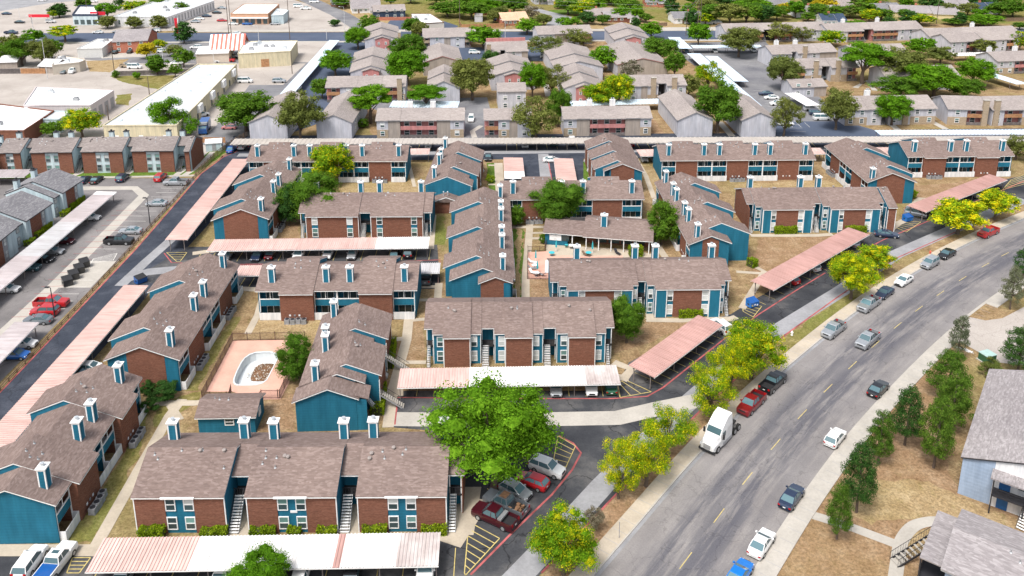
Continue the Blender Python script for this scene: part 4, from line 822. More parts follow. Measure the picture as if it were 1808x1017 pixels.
for side in (0.0, 1.3):
    f = MB(); f.v = [(0, side, 0.1), (Ls+2, side, 2.9), (Ls+2, side, 2.6), (0.4, side, 0), (0, side+0.08, 0.1), (Ls+2, side+0.08, 2.9), (Ls+2, side+0.08, 2.6), (0.4, side+0.08, 0)]
    f.f = [[0, 1, 2, 3], [7, 6, 5, 4], [0, 4, 5, 1], [1, 5, 6, 2], [3, 2, 6, 7]]; f.build('stringer', BLACK_T, sb.root)
    g = MB().tube((0, side+0.04, 1.05), (Ls+2, side+0.04, 3.85), 0.03, 0.03, 5)
    for k in range(22): g.tube(((Ls+2)*k/21, side+0.04, 2.8*k/21), ((Ls+2)*k/21, side+0.04, 2.8*k/21+1.0), 0.015, 0.015, 4)
    g.build('railing', BLACK_T, sb.root)
tm = MB().box(0, 0.26, 0.1, 1.3, -0.05, 0).mesh('tread', CONC)
for k in range(n): put('tread', tm, sb.root, ((Ls+2)*k/n+0.1, 0, 0.15+2.75*k/n))
# ---------------------------------------------------------------- grey and dusty-pink complex behind
G_F = 'grey gabled apartment blocks behind the back drive'
def far_x(label, p0, p1, pieces, depth=12.0, zr=7.4, roof=ROOF_TAN, chim=(), stone=(), eave_y=0.0, group=G_F, wall=GREYSID, yr=None, slope=0.36):
    """block with its long side to us; pieces: g grey wall with windows, t taupe blank, p pink recess with balconies, s dark stair slot, o stone foot"""
    b = Bld('apartment_block', label, p0, p1, group=group, roof=roof, wall=wall, trim=GREY_T, yr=yr or depth/2, zr=zr, slope=slope, ov=0.4, chim=STONE)
    k = b.L/sum(w for _, w in pieces); x = 0.0; n = len(pieces); rn = random.Random(len(label)+int(b.L))
    for i, (c, w) in enumerate(pieces):
        x0, x1 = x, x+w*k; x = x1; o0, o1 = (0.3 if i == 0 else 0), (0.3 if i == n-1 else 0)
        if c in 'gto':
            b.sec(x0, x1, 0, depth, wall={'g': wall, 't': TAUPE, 'o': wall}[c], ox0=o0, ox1=o1, dzf=0.12 if i % 2 else 0.0)
            if c == 'o': b.panel(x0+0.02, x1-0.02, 0, 2.5, STONE, 0.0, 0.1)
            if c != 't':
                nw = max(1, int((x1-x0)/3.2))
                for q in range(nw):
                    for z0 in (0.7, 3.2): b.window(x0+(x1-x0)*(q+0.5)/nw, z0, 1.3, 1.45, -0.1 if c == 'o' and z0 < 2 else -0.01, rn.choice((0, 3, 0, 1)))
        elif c == 'p':
            b.sec(x0, x1, 1.6, depth, ef=-0.4, wall=PINK, ox0=o0, ox1=o1)
            MB().box(x0, x1, -0.05, 1.6, 2.45, 2.65).build('balcony_floor', TAUPE, b.root); m = [WOOD_N, STONE, PINK][rn.randrange(3)]
            MB().box(x0+0.1, x1-0.1, -0.12, -0.03, 2.4, 3.55).build('parapet', m, b.root)
            MB().box(x0+0.1, x1-0.1, -0.1, -0.03, 0.1, 1.0).build('patio_fence', WOOD_G, b.root)
            for q in range(max(1, int((x1-x0)/3))):
                xc = x0+(q+0.5)*(x1-x0)/max(1, int((x1-x0)/3))
                for z0 in (0.2, 3.1): b.window(xc, z0, 1.5, 1.9, 1.59, 1)
        elif c == 's':
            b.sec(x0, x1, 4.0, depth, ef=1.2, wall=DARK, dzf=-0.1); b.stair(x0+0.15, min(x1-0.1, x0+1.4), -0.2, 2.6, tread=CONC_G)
    for fx, y in chim:
        MB().box(b.L*fx-0.8, b.L*fx+0.8, y-0.5, y+0.5, 4, zr+1.2).build('chimney', WHITE_SID, b.root); MB().box(b.L*fx-0.45, b.L*fx-0.1, y-0.2, y+0.2, zr+1.2, zr+1.75).box(b.L*fx+0.15, b.L*fx+0.5, y-0.2, y+0.2, zr+1.2, zr+1.75).build('flue', GALV, b.root)
    for fx in stone: MB().box(b.L*fx-0.8, b.L*fx+0.8, -0.55, 0.4, 0, zr+0.4).build('chimney', STONE, b.root); MB().box(b.L*fx-0.9, b.L*fx+0.9, -0.65, 0.5, zr+0.4, zr+0.55).build('chimney_cap', CONC, b.root)
    return b
def far_d(label, p0, p1, length, zr=7.4, gable=GREYSID, mid=None, roof=ROOF_TAN, parts=2, stone=False, group=G_F, trim=GREY_T, eave=5.2, step=0.5, side=GREYSID, porch=False, cat='apartment block', name='apartment_block'):
    """block with its gable end to us, roof sections stepping back"""
    a, c = at(*p0), at(*p1); t = (c-a).normalized(); back = Vector((-t.y, t.x, 0)); W = (c-a).length
    b = Bld(name, label, c, c+back*length, cat=cat, group=group, roof=roof, wall=side, trim=trim, yr=W/2, zr=zr, slope=(zr-eave)/(W/2), ov=0.4, world=True)
    for i in range(parts):
        x0, x1 = length*i/parts, length*(i+1)/parts; nr = i*0.25 if i else 0.0
        b.sec(x0, x1, 0.0, W, dzf=step*(i % 2), dzb=step*(i % 2), ox0=0.3 if i == 0 or step else 0.0, ox1=0.3 if i == parts-1 else 0.0, wall=side)
    b.endpanel(0.02, W-0.02, gable, 0.0, -1)
    if mid:                              # pink middle bay standing forward of the gable with two small windows
        w0, w1 = W*0.3, W*0.7
        b.sec(-1.8, 0, w0, w1, yr=W/2, zr=zr-0.7, wall=mid, ox0=0.25)
        for yy in (0.4, 0.6):
            for z0 in (0.7, 3.2): b.window(-1.82, z0, 0.8, 1.2, W*yy, 0, face='l')
    if stone:
        MB().box(0.6, 2.2, -0.6, 0.5, 0, zr+0.2).build('chimney', STONE, b.root); MB().box(0.5, 2.3, -0.7, 0.6, zr+0.2, zr+0.35).build('chimney_cap', CONC, b.root)
    for z0 in (0.7, 3.2):
        for q in range(1, int(length/6)): b.window(q*6.0, z0, 1.2, 1.4, -0.01, 0)
    return b
far_x('long grey block with pink balcony recess behind two spreading trees', (666, 244), (819, 243), [('o', 3.4), ('t', 3.6), ('p', 11.0), ('t', 4.0), ('o', 4.0)], chim=((0.36, 8.2), (0.63, 8.2)), depth=11)
far_x('long grey block with wooden balcony rail and red chairs', (995, 241), (1149, 239), [('o', 4.0), ('t', 4.0), ('p', 11.0), ('t', 4.6), ('o', 3.4)], chim=((0.33, 8.2), (0.6, 8.2)), depth=11)
far_x('grey block partly hidden by the willow-like tree at the back drive', (856, 244), (938, 243), [('p', 5), ('o', 4), ('t', 3), ('g', 5)], depth=10)
far_x('long low-roofed block in front of stepped gables, dark balconies', (577, 181), (716, 179), [('p', 5), ('g', 6), ('t', 4), ('g', 5), ('p', 6), ('o', 2.5)], stone=(0.93,), depth=12)
far_x('grey block facing the far road between bright trees', (748, 86), (832, 84), [('p', 4), ('g', 9), ('t', 4), ('g', 9), ('p', 4)], depth=14)
b = far_x('taupe office block with pink parapet beyond the court', (862, 113), (932, 111), [('t', 6), ('s', 2.5), ('g', 8), ('t', 3)], depth=14, stone=(0.02,)); MB().box(0, b.L, 7.5, 8.2, 7.0, 8.6).build('parapet', PINK, b.root)
far_x('grey block by the far road with red-trimmed patio', (950, 81), (1045, 78), [('g', 8), ('t', 6), ('g', 6), ('p', 6)], depth=13)
far_x('grey block with twin stone chimneys and dark stair slot', (1105, 181), (1210, 179), [('g', 7), ('t', 3), ('o', 5), ('s', 4), ('o', 4), ('g', 5)], stone=(0.45, 0.8), depth=12, zr=7.8)
far_x('grey and stone block above the blue asphalt bend', (1491, 222), (1650, 219), [('o', 6), ('g', 4), ('s', 2), ('g', 6), ('o', 7)], chim=((0.36, 8.4),), stone=(0.66,), depth=13)
far_x('grey block with pink bays and outside stairs at the right edge', (1671, 220), (1746, 222), [('o', 7), ('p', 6), ('s', 2.5)], stone=(0.86,), depth=13)
far_x('grey block with pink bay cut by the right photo edge', (1749, 222), (1850, 220), [('g', 4), ('p', 6), ('o', 9)], stone=(0.06,), depth=13)
far_x('grey block with two tall stone chimneys and a stair slot', (1401, 146), (1513, 143), [('p', 4), ('o', 6), ('s', 3.5), ('o', 6), ('p', 4)], stone=(0.33, 0.68), depth=12)
far_x('grey roof behind the twin-chimney block, white end wall', (1362, 119), (1475, 114), [('g', 7), ('s', 2), ('g', 8), ('t', 6)], chim=((0.2, 8), (0.5, 8)), stone=(0.5,), depth=12)
far_x('long grey block facing the far road behind round shrubs', (1462, 76), (1628, 70), [('g', 6), ('p', 5), ('s', 3), ('p', 8), ('g', 8)], chim=((0.25, 9), (0.62, 9)), depth=13)
far_x('long grey block at the upper right with three roof steps', (1640, 86), (1800, 80), [('g', 10), ('t', 12), ('g', 14)], depth=13, chim=((0.6, 9),))
far_x('grey block with white gable side and dark stair slots', (1675, 96), (1800, 90), [('g', 7), ('p', 4), ('s', 3), ('g', 10), ('p', 3), ('s', 3)], depth=12)
far_x('grey block at the right edge with white chimneys', (1758, 132), (1850, 128), [('o', 6), ('p', 4), ('g', 8)], chim=((0.1, 8), (0.6, 8)), depth=12)
far_x('grey roofs hidden behind the dense tree cluster', (1560, 160), (1690, 158), [('g', 7), ('t', 6), ('g', 9)], depth=12, chim=((0.3, 8),))
far_x('grey block behind the olive trees by the far car park', (1280, 76), (1460, 72), [('g', 9), ('p', 4), ('s', 5), ('p', 5), ('g', 12)], depth=13)
far_x('grey block tucked between trees right of the tree-lined court', (1505, 118), (1600, 115), [('g', 8), ('t', 5), ('g', 6)], depth=12)
far_x('grey low wing with white gable beside the sunny court', (1398, 172), (1458, 170), [('g', 7), ('t', 4)], depth=9, zr=5.2)
far_d('plain grey gable nearest the lane corner', (442, 246), (509, 246), 27, parts=1)
far_d('plain grey gable right of the olive tree at the back drive', (560, 246), (622, 246), 27, parts=1)
far_d('pink-centred gable in front of the shady spreading tree', (620, 152), (692, 150), 30, mid=PINK, parts=2, stone=False)
far_d('pink-fronted gable with stone chimney near the far road', (645, 92), (706, 90), 26, mid=PINK, parts=2, stone=True)
far_d('pink-trimmed gable between two tall bright trees', (748, 134), (816, 132), 24, parts=1, gable=TAUPE, trim=PINK)
far_d('white-grey gable by the inner court', (756, 182), (812, 181), 22, parts=2)
far_d('stepped grey gable between the olive tree and the office block', (868, 160), (945, 158), 24, parts=2, mid=PINK)
far_d('triple-stepped grey gable in the middle of the rear complex', (980, 144), (1064, 142), 34, parts=3)
far_d('pink-bay gable with two pairs of windows above the white carport', (996, 182), (1064, 181), 24, parts=2, mid=PINK)
far_d('pink-bay gable near the far road left of bright trees', (1085, 91), (1148, 90), 24, parts=2, mid=PINK)
far_d('wide pale gable with pink verge beside the bare tree', (1090, 138), (1178, 136), 32, parts=1, gable=TAUPE, trim=PINK)
far_d('plain grey gable with balconies left of the shade tree', (1196, 242), (1257, 241), 26, parts=1, stone=False)
far_d('plain grey gable with stone flank beside the car park', (1308, 242), (1369, 241), 25, parts=1)
# two-storey taupe blocks and garages in the court
far_x('windowless blue-grey block behind the back-drive tree', (880, 194), (928, 193), [('g', 8)], depth=9, zr=7.8)
# ---------------------------------------------------------------- shops and sheds beyond the lane
def flat(name, label, roofpx, h, wall, roofm, par=0.35, cat='shop', group=None, units=0, tr=None, seed=1):
    """flat-roofed shed: walls, parapet, roof deck, rooftop units"""
    P = [at(x, y, h) for x, y in roofpx]; c = sum(P, Vector())/len(P); e = empty(name, (c.x, c.y, 0)); tag(e, label, cat, group); L = [(p.x-c.x, p.y-c.y) for p in P]
    MB().prism_z(L, 0, h-0.05).build('wall', wall, e); I = [(x*0.985, y*0.985) for x, y in L]
    MB().prism_z(I, h-0.05, h+0.04).build('roof', roofm, e)
    for i in range(len(L)):
        a, b2 = Vector((*L[i], 0)), Vector((*L[(i+1) % len(L)], 0)); t = (b2-a).normalized(); q = Vector((t.y, -t.x, 0))*0.12
        MB().prism_z([a-q, b2-q, b2+q, a+q], h-0.04-0.003*i, h+par+0.002*i).build('parapet', tr or wall, e)
    rn = random.Random(seed)
    for k in range(units):
        u, v = rn.uniform(0.15, 0.85), rn.uniform(0.15, 0.85); A = Vector((*L[0], 0)).lerp(Vector((*L[1], 0)), u); B = Vector((*L[3], 0)).lerp(Vector((*L[2], 0)), u); p = A.lerp(B, v)
        put('rooftop_unit', shared(('rtu', k % 3), lambda: MB().box(-0.8, 0.8, -0.6, 0.6, 0, 0.9).box(-0.5, 0.5, -0.4, 0.4, 0.9, 1.15).mesh('rooftop_unit', [GALV, METAL, GREY_T][k % 3])), e, (p.x, p.y, h+0.03))
    return e
def side_openings(e, roofpx, i, h, n, w, oh, m, name='window', z0=1.0, pad=0.06):
    a, b2 = at(*roofpx[i], h), at(*roofpx[(i+1) % len(roofpx)], h); a.z = b2.z = 0; o = Vector((e.location.x, e.location.y, 0)); t = (b2-a).normalized(); q = Vector((t.y, -t.x, 0))*pad
    for k in range(n):
        c = a.lerp(b2, (k+0.5)/n)-o; MB().prism_z([c-t*w/2-q, c+t*w/2-q, c+t*w/2+q, c-t*w/2+q], z0, z0+oh).build(name, m, e)
MEMB = mat('white_roof_membrane', (0.74, 0.74, 0.74), 0.7, 0.05, 0.2); MEMB_G = mat('grey_roof_membrane', (0.52, 0.54, 0.55), 0.7, 0.1, 0.15, fine=0.12, fscale=1.0)
rp = [(42, 187), (160, 187), (201, 161), (64, 155)]; e = flat('shed', 'white flat-roofed shed with grey metal side doors', rp, 5, PINKW if False else mat('pale_mauve_metal', (0.55, 0.5, 0.5), 0.7, 0.08, 1, (4, 4, 0.2)), MEMB, units=2); side_openings(e, rp, 1, 5, 4, 2.6, 3.4, GREY_T, 'shed_door', 0.1)
rp = [(-60, 232), (42, 232), (95, 197), (0, 185)]; flat('shed', 'white flat roof with a skylight dome beside the grey lean-to', rp, 4.2, BRICK, MEMB, units=2, seed=4)
rp = [(69, 211), (104, 212), (128, 198), (92, 197)]; flat('shed', 'small grey lean-to with pale walls behind the fence trees', rp, 4, PALEBLUE, MEMB_G)
rp = [(182, 223), (312, 222), (418, 114), (350, 114)]; e = flat('warehouse', 'long warehouse with ribbed cream end and weathered white roof', rp, 5, CREAM, MEMB_G, units=0, tr=CREAM, cat='warehouse')
side_openings(e, rp, 1, 5, 5, 3.6, 2.3, WHITE, 'awning', 2.6, 1.0); side_openings(e, rp, 1, 5, 9, 1.6, 2.2, PANE, 'window', 0.2); side_openings(e, rp, 0, 5, 3, 1.2, 2.2, WHITE, 'door', 0.1)
for k in range(14):
    u = (k % 7+0.5)/7; p = at(*rp[0], 5).lerp(at(*rp[3], 5), u).lerp(at(*rp[1], 5).lerp(at(*rp[2], 5), u), 0.12 if k < 7 else 0.6)
    put('skylight', shared('skyl', lambda: MB().box(-0.6, 0.6, -0.4, 0.4, 0, 0.25).mesh('skylight', PALEBLUE)), e, (p.x-e.location.x, p.y-e.location.y, 5.0))
rp = [(420, 96), (513, 91), (525, 73), (432, 74)]; e = flat('shop', 'cream ribbed store with cluttered white roof by the long blue carport', rp, 5.5, CREAM, MEMB, units=8, tr=CREAM, seed=8); side_openings(e, rp, 0, 5.5, 1, 3, 3, WOOD_N, 'loading_door', 0.1)
rp = [(136, 87), (180, 86), (201, 70), (172, 70)]; flat('shop', 'low white-roofed annex beside the red brick office', rp, 3.6, mat('pale_stucco', (0.6, 0.6, 0.58), 0.9, 0.05), MEMB, units=2, seed=5)
b = far_x('red brick two-storey office with grey hipped roof and white windows', (201, 94), (262, 92), [('g', 9), ('g', 5)], depth=18, zr=8.2, wall=BRICK_RED, group=None, roof=ROOF_GREY); b.root.name = 'brick_office'; b.root['category'] = 'office'
b = Bld('restaurant', 'small restaurant under a red and white striped canopy roof', (347, 112), (405, 110), cat='restaurant', yr=7, zr=5.0, slope=0.15, roof=MEMB, wall=mat('beige_stucco', (0.56, 0.48, 0.4), 0.9, 0.05), trim=WHITE); b.sec(0, b.L, 0, 14)
RSTR, WSTR = mat('red_canvas', (0.6, 0.16, 0.12), 0.7, 0.1), WHITE
for k in range(16):                      # each stripe of the pitched canopy is its own panel
    x = b.L*0.35+k*0.85; MB().prism_x([(3, 4.2), (11, 9.2), (19, 4.2), (19, 4.1), (11, 9.05), (3, 4.1)], x, x+0.85).build('canopy_stripe', RSTR if k % 2 else WSTR, b.root)
rp = [(92, 116), (140, 111), (151, 107), (103, 98)]; flat('shed', 'low tan shed with white roof and parked vans in front', rp, 3.5, mat('tan_stucco', (0.5, 0.45, 0.38), 0.9, 0.05), MEMB, units=3, seed=9)
b = far_x('white canvas shed behind the plank fence', (70, 129), (98, 130), [('t', 6)], depth=9, zr=4.5, group=None, wall=WHITE_SID, roof=MEMB); b.root.name = 'canvas_shed'; b.root['category'] = 'shed'
b = far_x('pale round-topped tent shed by the grey fence', (0, 121), (31, 120), [('t', 6)], depth=9, zr=4.2, group=None, wall=PALEBLUE, roof=MEMB); b.root.name = 'tent_shed'; b.root['category'] = 'shed'
rp = [(200, 30), (296, 31), (378, 2), (296, -6)]; e = flat('motel', 'long white motel with rows of narrow dark windows', rp, 4.5, WHITE_SID, MEMB_G, units=6, cat='motel'); side_openings(e, rp, 1, 4.5, 16, 1.0, 3.0, GREY_T, 'window', 0.8); side_openings(e, rp, 0, 4.5, 5, 0.8, 2.0, PANE, 'window', 1.0)
rp = [(128, 28), (172, 28), (170, 12), (140, 12)]; e = flat('store', 'store with navy fascia and a red corner sign', rp, 4.5, PALEBLUE, MEMB, tr=NAVY, par=0.9, cat='store'); side_openings(e, rp, 0, 4.5, 4, 2.0, 2.2, PANE, 'window', 0.4)
MB().box(5.2, 12.5, -7.4, -6.9, 3.8, 5.4).build('corner_sign', mat('sign_red', (0.6, 0.02, 0.04), 0.5, 0.05), e)
rp = [(407, 25), (473, 25), (493, 8), (430, 8)]; e = flat('shop', 'peach brick shop with broad white roof and porch', rp, 5.0, mat('peach_brick', (0.5, 0.3, 0.2), 0.9, 0.1), MEMB, cat='shop'); side_openings(e, rp, 0, 5, 6, 2.0, 2.4, PANE, 'window', 0.3); side_openings(e, rp, 0, 5, 1, 18, 0.5, WHITE, 'porch_roof', 3.0, 1.2)
rp = [(479, 28), (500, 27), (510, 19), (490, 16)]; flat('shop', 'white-roofed wing beside the peach brick shop', rp, 4.2, PALEBLUE, MEMB, units=1, seed=3)
rp = [(731, 43), (784, 40), (760, 25), (726, 25)]; flat('shop', 'white-roofed shop with brown fascia across the far road', rp, 4.0, mat('cream_stucco', (0.6, 0.55, 0.48), 0.9, 0.05), MEMB, tr=WOOD, units=3, seed=6)
b = far_x('navy office with pale roof and white windows across the road', (660, 34), (716, 32), [('g', 9), ('g', 7)], depth=12, zr=6.2, group=None, wall=NAVY, roof=ROOF_TAN); b.root['category'] = 'office'; b.root.name = 'navy_office'
b = MB().box(0, 30, -0.2, 0.2, 0, 1.6).build('brick_wall', BRICK_RED, None); p = at(664, 36); b.location = (p.x, p.y, 0); b.rotation_euler.z = 0.03; tag(b, 'low orange brick wall beside the blue car park', 'wall')
# houses across the far road
G_H = 'houses across the far road'
def house(label, p0, p1, depth, roof, wall, zr=5.0, garage=None):
    b = Bld('house', label, p0, p1, cat='house', group=G_H, roof=roof, wall=wall, trim=WHITE, yr=depth/2, zr=zr, slope=(zr-2.9)/(depth/2), ov=0.5); L = b.L
    b.sec(0, L*0.62, 0, depth, ox0=0.4); b.sec(L*0.62, L, -2.2, depth, ox1=0.4, ox0=0.3, dzf=0.5)
    for fx in (0.12, 0.3, 0.48): b.window(L*fx, 1.0, 1.5, 1.2, -0.01, 0)
    MB().box(L*0.2, L*0.2+0.9, -0.06, 0.02, 0, 2.05).build('door', WOOD, b.root)
    if garage: MB().box(L*0.68, L*0.95, -2.3, -2.15, 0, 2.2).build('garage_door', garage, b.root)
    MB().box(L*0.4, L*0.4+1.0, depth*0.55, depth*0.55+0.8, 3, zr+0.9).build('chimney', BRICK_RED, b.root); return b
house('white house with steep grey roof by the far crossroads', (622, 24), (672, 22), 14, ROOF_GREY, WHITE_SID, 7.5)
house('peach-roofed house with white garage door and plank fence', (888, 46), (932, 44), 14, ROOF_PEACH, BRICK_RED, 5.4, WHITE)
house('tan-roofed ranch house behind the yellowing tree', (1035, 36), (1085, 35), 12, ROOF_TAN, mat('pinkish_brick', (0.45, 0.3, 0.24), 0.9, 0.1), 5.0, WHITE)
house('grey-roofed ranch house with wide white drive', (1068, 40), (1130, 39), 12, ROOF_GREY, BRICK, 4.8, WHITE)
house('slate-roofed house with white siding and poles in front', (1190, 42), (1262, 41), 12, ROOF_SLATE, WHITE_SID, 5.0)
house('dark blue-roofed garage house with twin brown doors', (1452, 46), (1492, 46), 12, ROOF_NAVY, WHITE_SID, 5.0, WOOD_N)
house('pale grey-roofed house behind the dark garage house', (1405, 31), (1480, 30), 14, ROOF_GREY, WHITE_SID, 5.0)
house('broad grey-roofed house behind yellow shrubs', (1575, 30), (1690, 34), 18, ROOF_GREY, mat('straw_stucco', (0.6, 0.5, 0.28), 0.9, 0.08), 5.0)
house('dark brick house under trees at the top', (1475, 20), (1505, 19), 12, ROOF_TAN, BRICK, 5.5)
house('grey house at the top with white window panes', (1670, 20), (1712, 19), 12, ROOF_GREY, WHITE_SID, 6.0)
house('navy-roofed house at the upper right', (1728, 25), (1762, 24), 12, ROOF_NAVY, GREYSID, 5.0)
house('slate-roofed house with pale drive at the top centre', (1140, 12), (1175, 12), 12, ROOF_SLATE, BRICK_RED, 5.5)
house('grey house half hidden beside the bare tree', (1545, 26), (1590, 25), 12, ROOF_SLATE, BRICK, 5.0)
house('grey-roofed house at the top centre behind the road fork', (945, 8), (978, 7), 12, ROOF_GREY, GREYSID, 5.5)
house('pale house behind the tree belt left of the road fork', (835, 25), (862, 25), 12, ROOF_TAN, BRICK_RED, 5.0)
house('grey-roofed house at the very top right', (1255, 6), (1300, 5), 12, ROOF_TAN, BRICK_RED, 5.5)
house('slate house deep in the trees at the top right', (1360, 16), (1395, 15), 12, ROOF_SLATE, GREYSID, 5.5)
house('house at the top edge beside the far shopping lot', (585, 12), (612, 11), 12, ROOF_SLATE, BRICK, 5.5)
# ================================================================ carports
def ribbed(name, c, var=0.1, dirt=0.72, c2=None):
    """painted trapezoid sheet: chalky fading, lines beside each rib darkened for painted-in rib shading as well as grime, rust runs down the slope"""
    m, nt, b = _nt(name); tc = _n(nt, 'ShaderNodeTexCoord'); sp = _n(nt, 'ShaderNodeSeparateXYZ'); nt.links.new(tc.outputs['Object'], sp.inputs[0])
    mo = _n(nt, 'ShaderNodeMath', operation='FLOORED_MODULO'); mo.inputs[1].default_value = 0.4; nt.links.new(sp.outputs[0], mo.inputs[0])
    line = ramp(nt, _div(nt, mo.outputs[0], 0.4), [(0.0, (1,)*3), (0.22, (1,)*3), (0.32, (dirt,)*3), (0.4, (1,)*3), (0.62, (1,)*3), (0.7, (dirt*1.08,)*3), (0.8, (1,)*3)])  # dirt tones the lines that paint rib shading into the colour
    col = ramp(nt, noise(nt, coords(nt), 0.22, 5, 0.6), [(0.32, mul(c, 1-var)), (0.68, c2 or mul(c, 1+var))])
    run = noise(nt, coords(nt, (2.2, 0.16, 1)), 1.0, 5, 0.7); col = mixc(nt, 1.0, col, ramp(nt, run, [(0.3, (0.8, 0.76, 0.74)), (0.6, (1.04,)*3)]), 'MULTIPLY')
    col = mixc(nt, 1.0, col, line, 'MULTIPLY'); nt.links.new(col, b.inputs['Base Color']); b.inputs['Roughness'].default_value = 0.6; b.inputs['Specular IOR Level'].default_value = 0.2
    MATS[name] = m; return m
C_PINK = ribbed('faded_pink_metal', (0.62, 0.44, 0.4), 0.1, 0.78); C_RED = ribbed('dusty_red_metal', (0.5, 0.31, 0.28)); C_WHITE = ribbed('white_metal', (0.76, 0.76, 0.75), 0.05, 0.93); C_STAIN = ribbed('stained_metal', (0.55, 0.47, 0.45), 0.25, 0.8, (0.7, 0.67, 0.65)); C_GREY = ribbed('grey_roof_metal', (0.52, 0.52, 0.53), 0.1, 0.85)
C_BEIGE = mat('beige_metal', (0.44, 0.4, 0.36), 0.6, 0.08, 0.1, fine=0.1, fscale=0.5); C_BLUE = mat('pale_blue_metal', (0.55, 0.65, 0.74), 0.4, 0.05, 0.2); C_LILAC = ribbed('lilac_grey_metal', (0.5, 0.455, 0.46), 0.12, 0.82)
POST_M = mat('carport_post_metal', (0.2, 0.17, 0.16), 0.6, 0.15)
def carport(label, q, runs, z=2.45, group=None, rib=0.4, tilt=0.12, gap=6.2):
    """q: photo corners of the roof, near edge a-b, far edge c-d (a-d and b-c are the short sides)"""
    A, B, C, D = [at(x, y, z) for x, y in q]
    X = ((B-A)+(C-D)).normalized(); Y = Vector((-X.y, X.x, 0)); dep = ((D-A).dot(Y)+(C-B).dot(Y))/2
    if dep < 0: Y = -Y; dep = -dep
    L = ((B-A).length+(C-D).length)/2; org = (A+D)/2-Y*dep/2; sgn = 1 if X.cross(Y).z > 0 else -1
    e = empty('carport', (org.x, org.y, 0), math.atan2(X.y, X.x)); tag(e, label, 'carport', group)
    yy = (0.0, dep) if sgn > 0 else (-dep, 0.0)
    for f0, f1, m in runs:
        x0, x1 = (L*f0 if f0 == 0 else rib*round(L*f0/rib)), (L if f1 == 1 else rib*round(L*f1/rib)); n = int(math.ceil((x1-x0)/rib)); b = MB(); top = []; k = 0
        for i in range(n+1):
            x = x0+rib*i
            for dx, dz in ((0.0, 0.0), (0.3, 0.0), (0.34, 0.08), (0.66, 0.08), (0.7, 0.0)):
                xx = x+dx*rib
                if xx <= x1+1e-4: top.append((xx, dz))
        if top[-1][0] < x1-1e-3: top.append((x1, top[-1][1]))
        for xx, dz in top: b.v += [(xx, yy[0], z+dz), (xx, yy[1], z+dz+tilt)]
        for i in range(len(top)-1): b.f.append([2*i, 2*i+2, 2*i+3, 2*i+1])
        nb = len(b.v)
        for xx, dz in top: b.v += [(xx, yy[0], z+dz-0.03), (xx, yy[1], z+dz+tilt-0.03)]
        for i in range(len(top)-1): b.f.append([nb+2*i+1, nb+2*i+3, nb+2*i+2, nb+2*i])
        put('roof_deck', b.mesh('roof_deck', m, fix=False), e)
    for y, zz in ((yy[0], z), (yy[1], z+tilt)): MB().box(-0.03, L+0.03, y-0.03, y+0.03, zz-0.16, zz-0.035).build('edge_trim', WHITE if runs[0][2] is not C_BEIGE else C_BEIGE, e)
    for y in (yy[0]+0.18*dep, yy[1]-0.18*dep): MB().box(0.05, L-0.05, y-0.07, y+0.07, z-0.19, z-0.04).build('beam', POST_M, e)
    n = max(2, int(L/gap)+1)
    pm = shared(('cpost', round(z, 2)), lambda: MB().box(-0.06, 0.06, -0.06, 0.06, 0, z-0.18).mesh('post', POST_M))
    for i in range(n):
        for y in (yy[0]+0.18*dep, yy[1]-0.18*dep): put('post', pm, e, (0.3+(L-0.6)*i/(n-1), y, 0))
    return e
P, Wt, St, Gy = C_PINK, C_WHITE, C_STAIN, C_GREY
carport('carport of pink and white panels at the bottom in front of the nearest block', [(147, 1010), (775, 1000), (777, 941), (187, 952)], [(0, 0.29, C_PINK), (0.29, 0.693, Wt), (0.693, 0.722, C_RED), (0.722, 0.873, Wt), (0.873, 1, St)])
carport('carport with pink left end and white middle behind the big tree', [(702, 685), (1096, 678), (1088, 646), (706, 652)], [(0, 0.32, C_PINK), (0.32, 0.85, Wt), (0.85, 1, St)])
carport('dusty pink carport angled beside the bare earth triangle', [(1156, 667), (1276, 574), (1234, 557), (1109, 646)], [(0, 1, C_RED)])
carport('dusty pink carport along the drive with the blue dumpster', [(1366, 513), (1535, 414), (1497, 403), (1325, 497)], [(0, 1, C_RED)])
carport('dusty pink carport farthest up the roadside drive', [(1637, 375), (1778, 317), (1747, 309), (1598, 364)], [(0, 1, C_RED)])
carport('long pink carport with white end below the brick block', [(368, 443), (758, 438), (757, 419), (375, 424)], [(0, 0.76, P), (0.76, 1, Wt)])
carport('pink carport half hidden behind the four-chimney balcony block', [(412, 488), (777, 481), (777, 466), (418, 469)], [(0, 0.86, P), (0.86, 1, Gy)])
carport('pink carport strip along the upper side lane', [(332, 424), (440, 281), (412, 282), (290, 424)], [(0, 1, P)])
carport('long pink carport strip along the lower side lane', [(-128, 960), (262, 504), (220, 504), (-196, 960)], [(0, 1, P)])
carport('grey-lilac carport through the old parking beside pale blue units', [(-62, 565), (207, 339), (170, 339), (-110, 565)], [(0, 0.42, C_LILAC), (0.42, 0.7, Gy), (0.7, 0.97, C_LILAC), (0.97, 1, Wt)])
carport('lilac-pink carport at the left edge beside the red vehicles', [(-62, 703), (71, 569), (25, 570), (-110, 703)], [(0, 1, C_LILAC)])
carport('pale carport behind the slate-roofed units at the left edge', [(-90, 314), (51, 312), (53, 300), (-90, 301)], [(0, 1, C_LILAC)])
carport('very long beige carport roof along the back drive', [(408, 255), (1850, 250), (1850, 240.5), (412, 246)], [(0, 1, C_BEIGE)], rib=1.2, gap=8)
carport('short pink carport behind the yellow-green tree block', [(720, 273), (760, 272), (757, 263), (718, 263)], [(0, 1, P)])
carport('pink and white carport left of the short parking court', [(927, 316), (923, 279), (889, 279), (891, 316)], [(0, 0.35, Wt), (0.35, 1, P)])
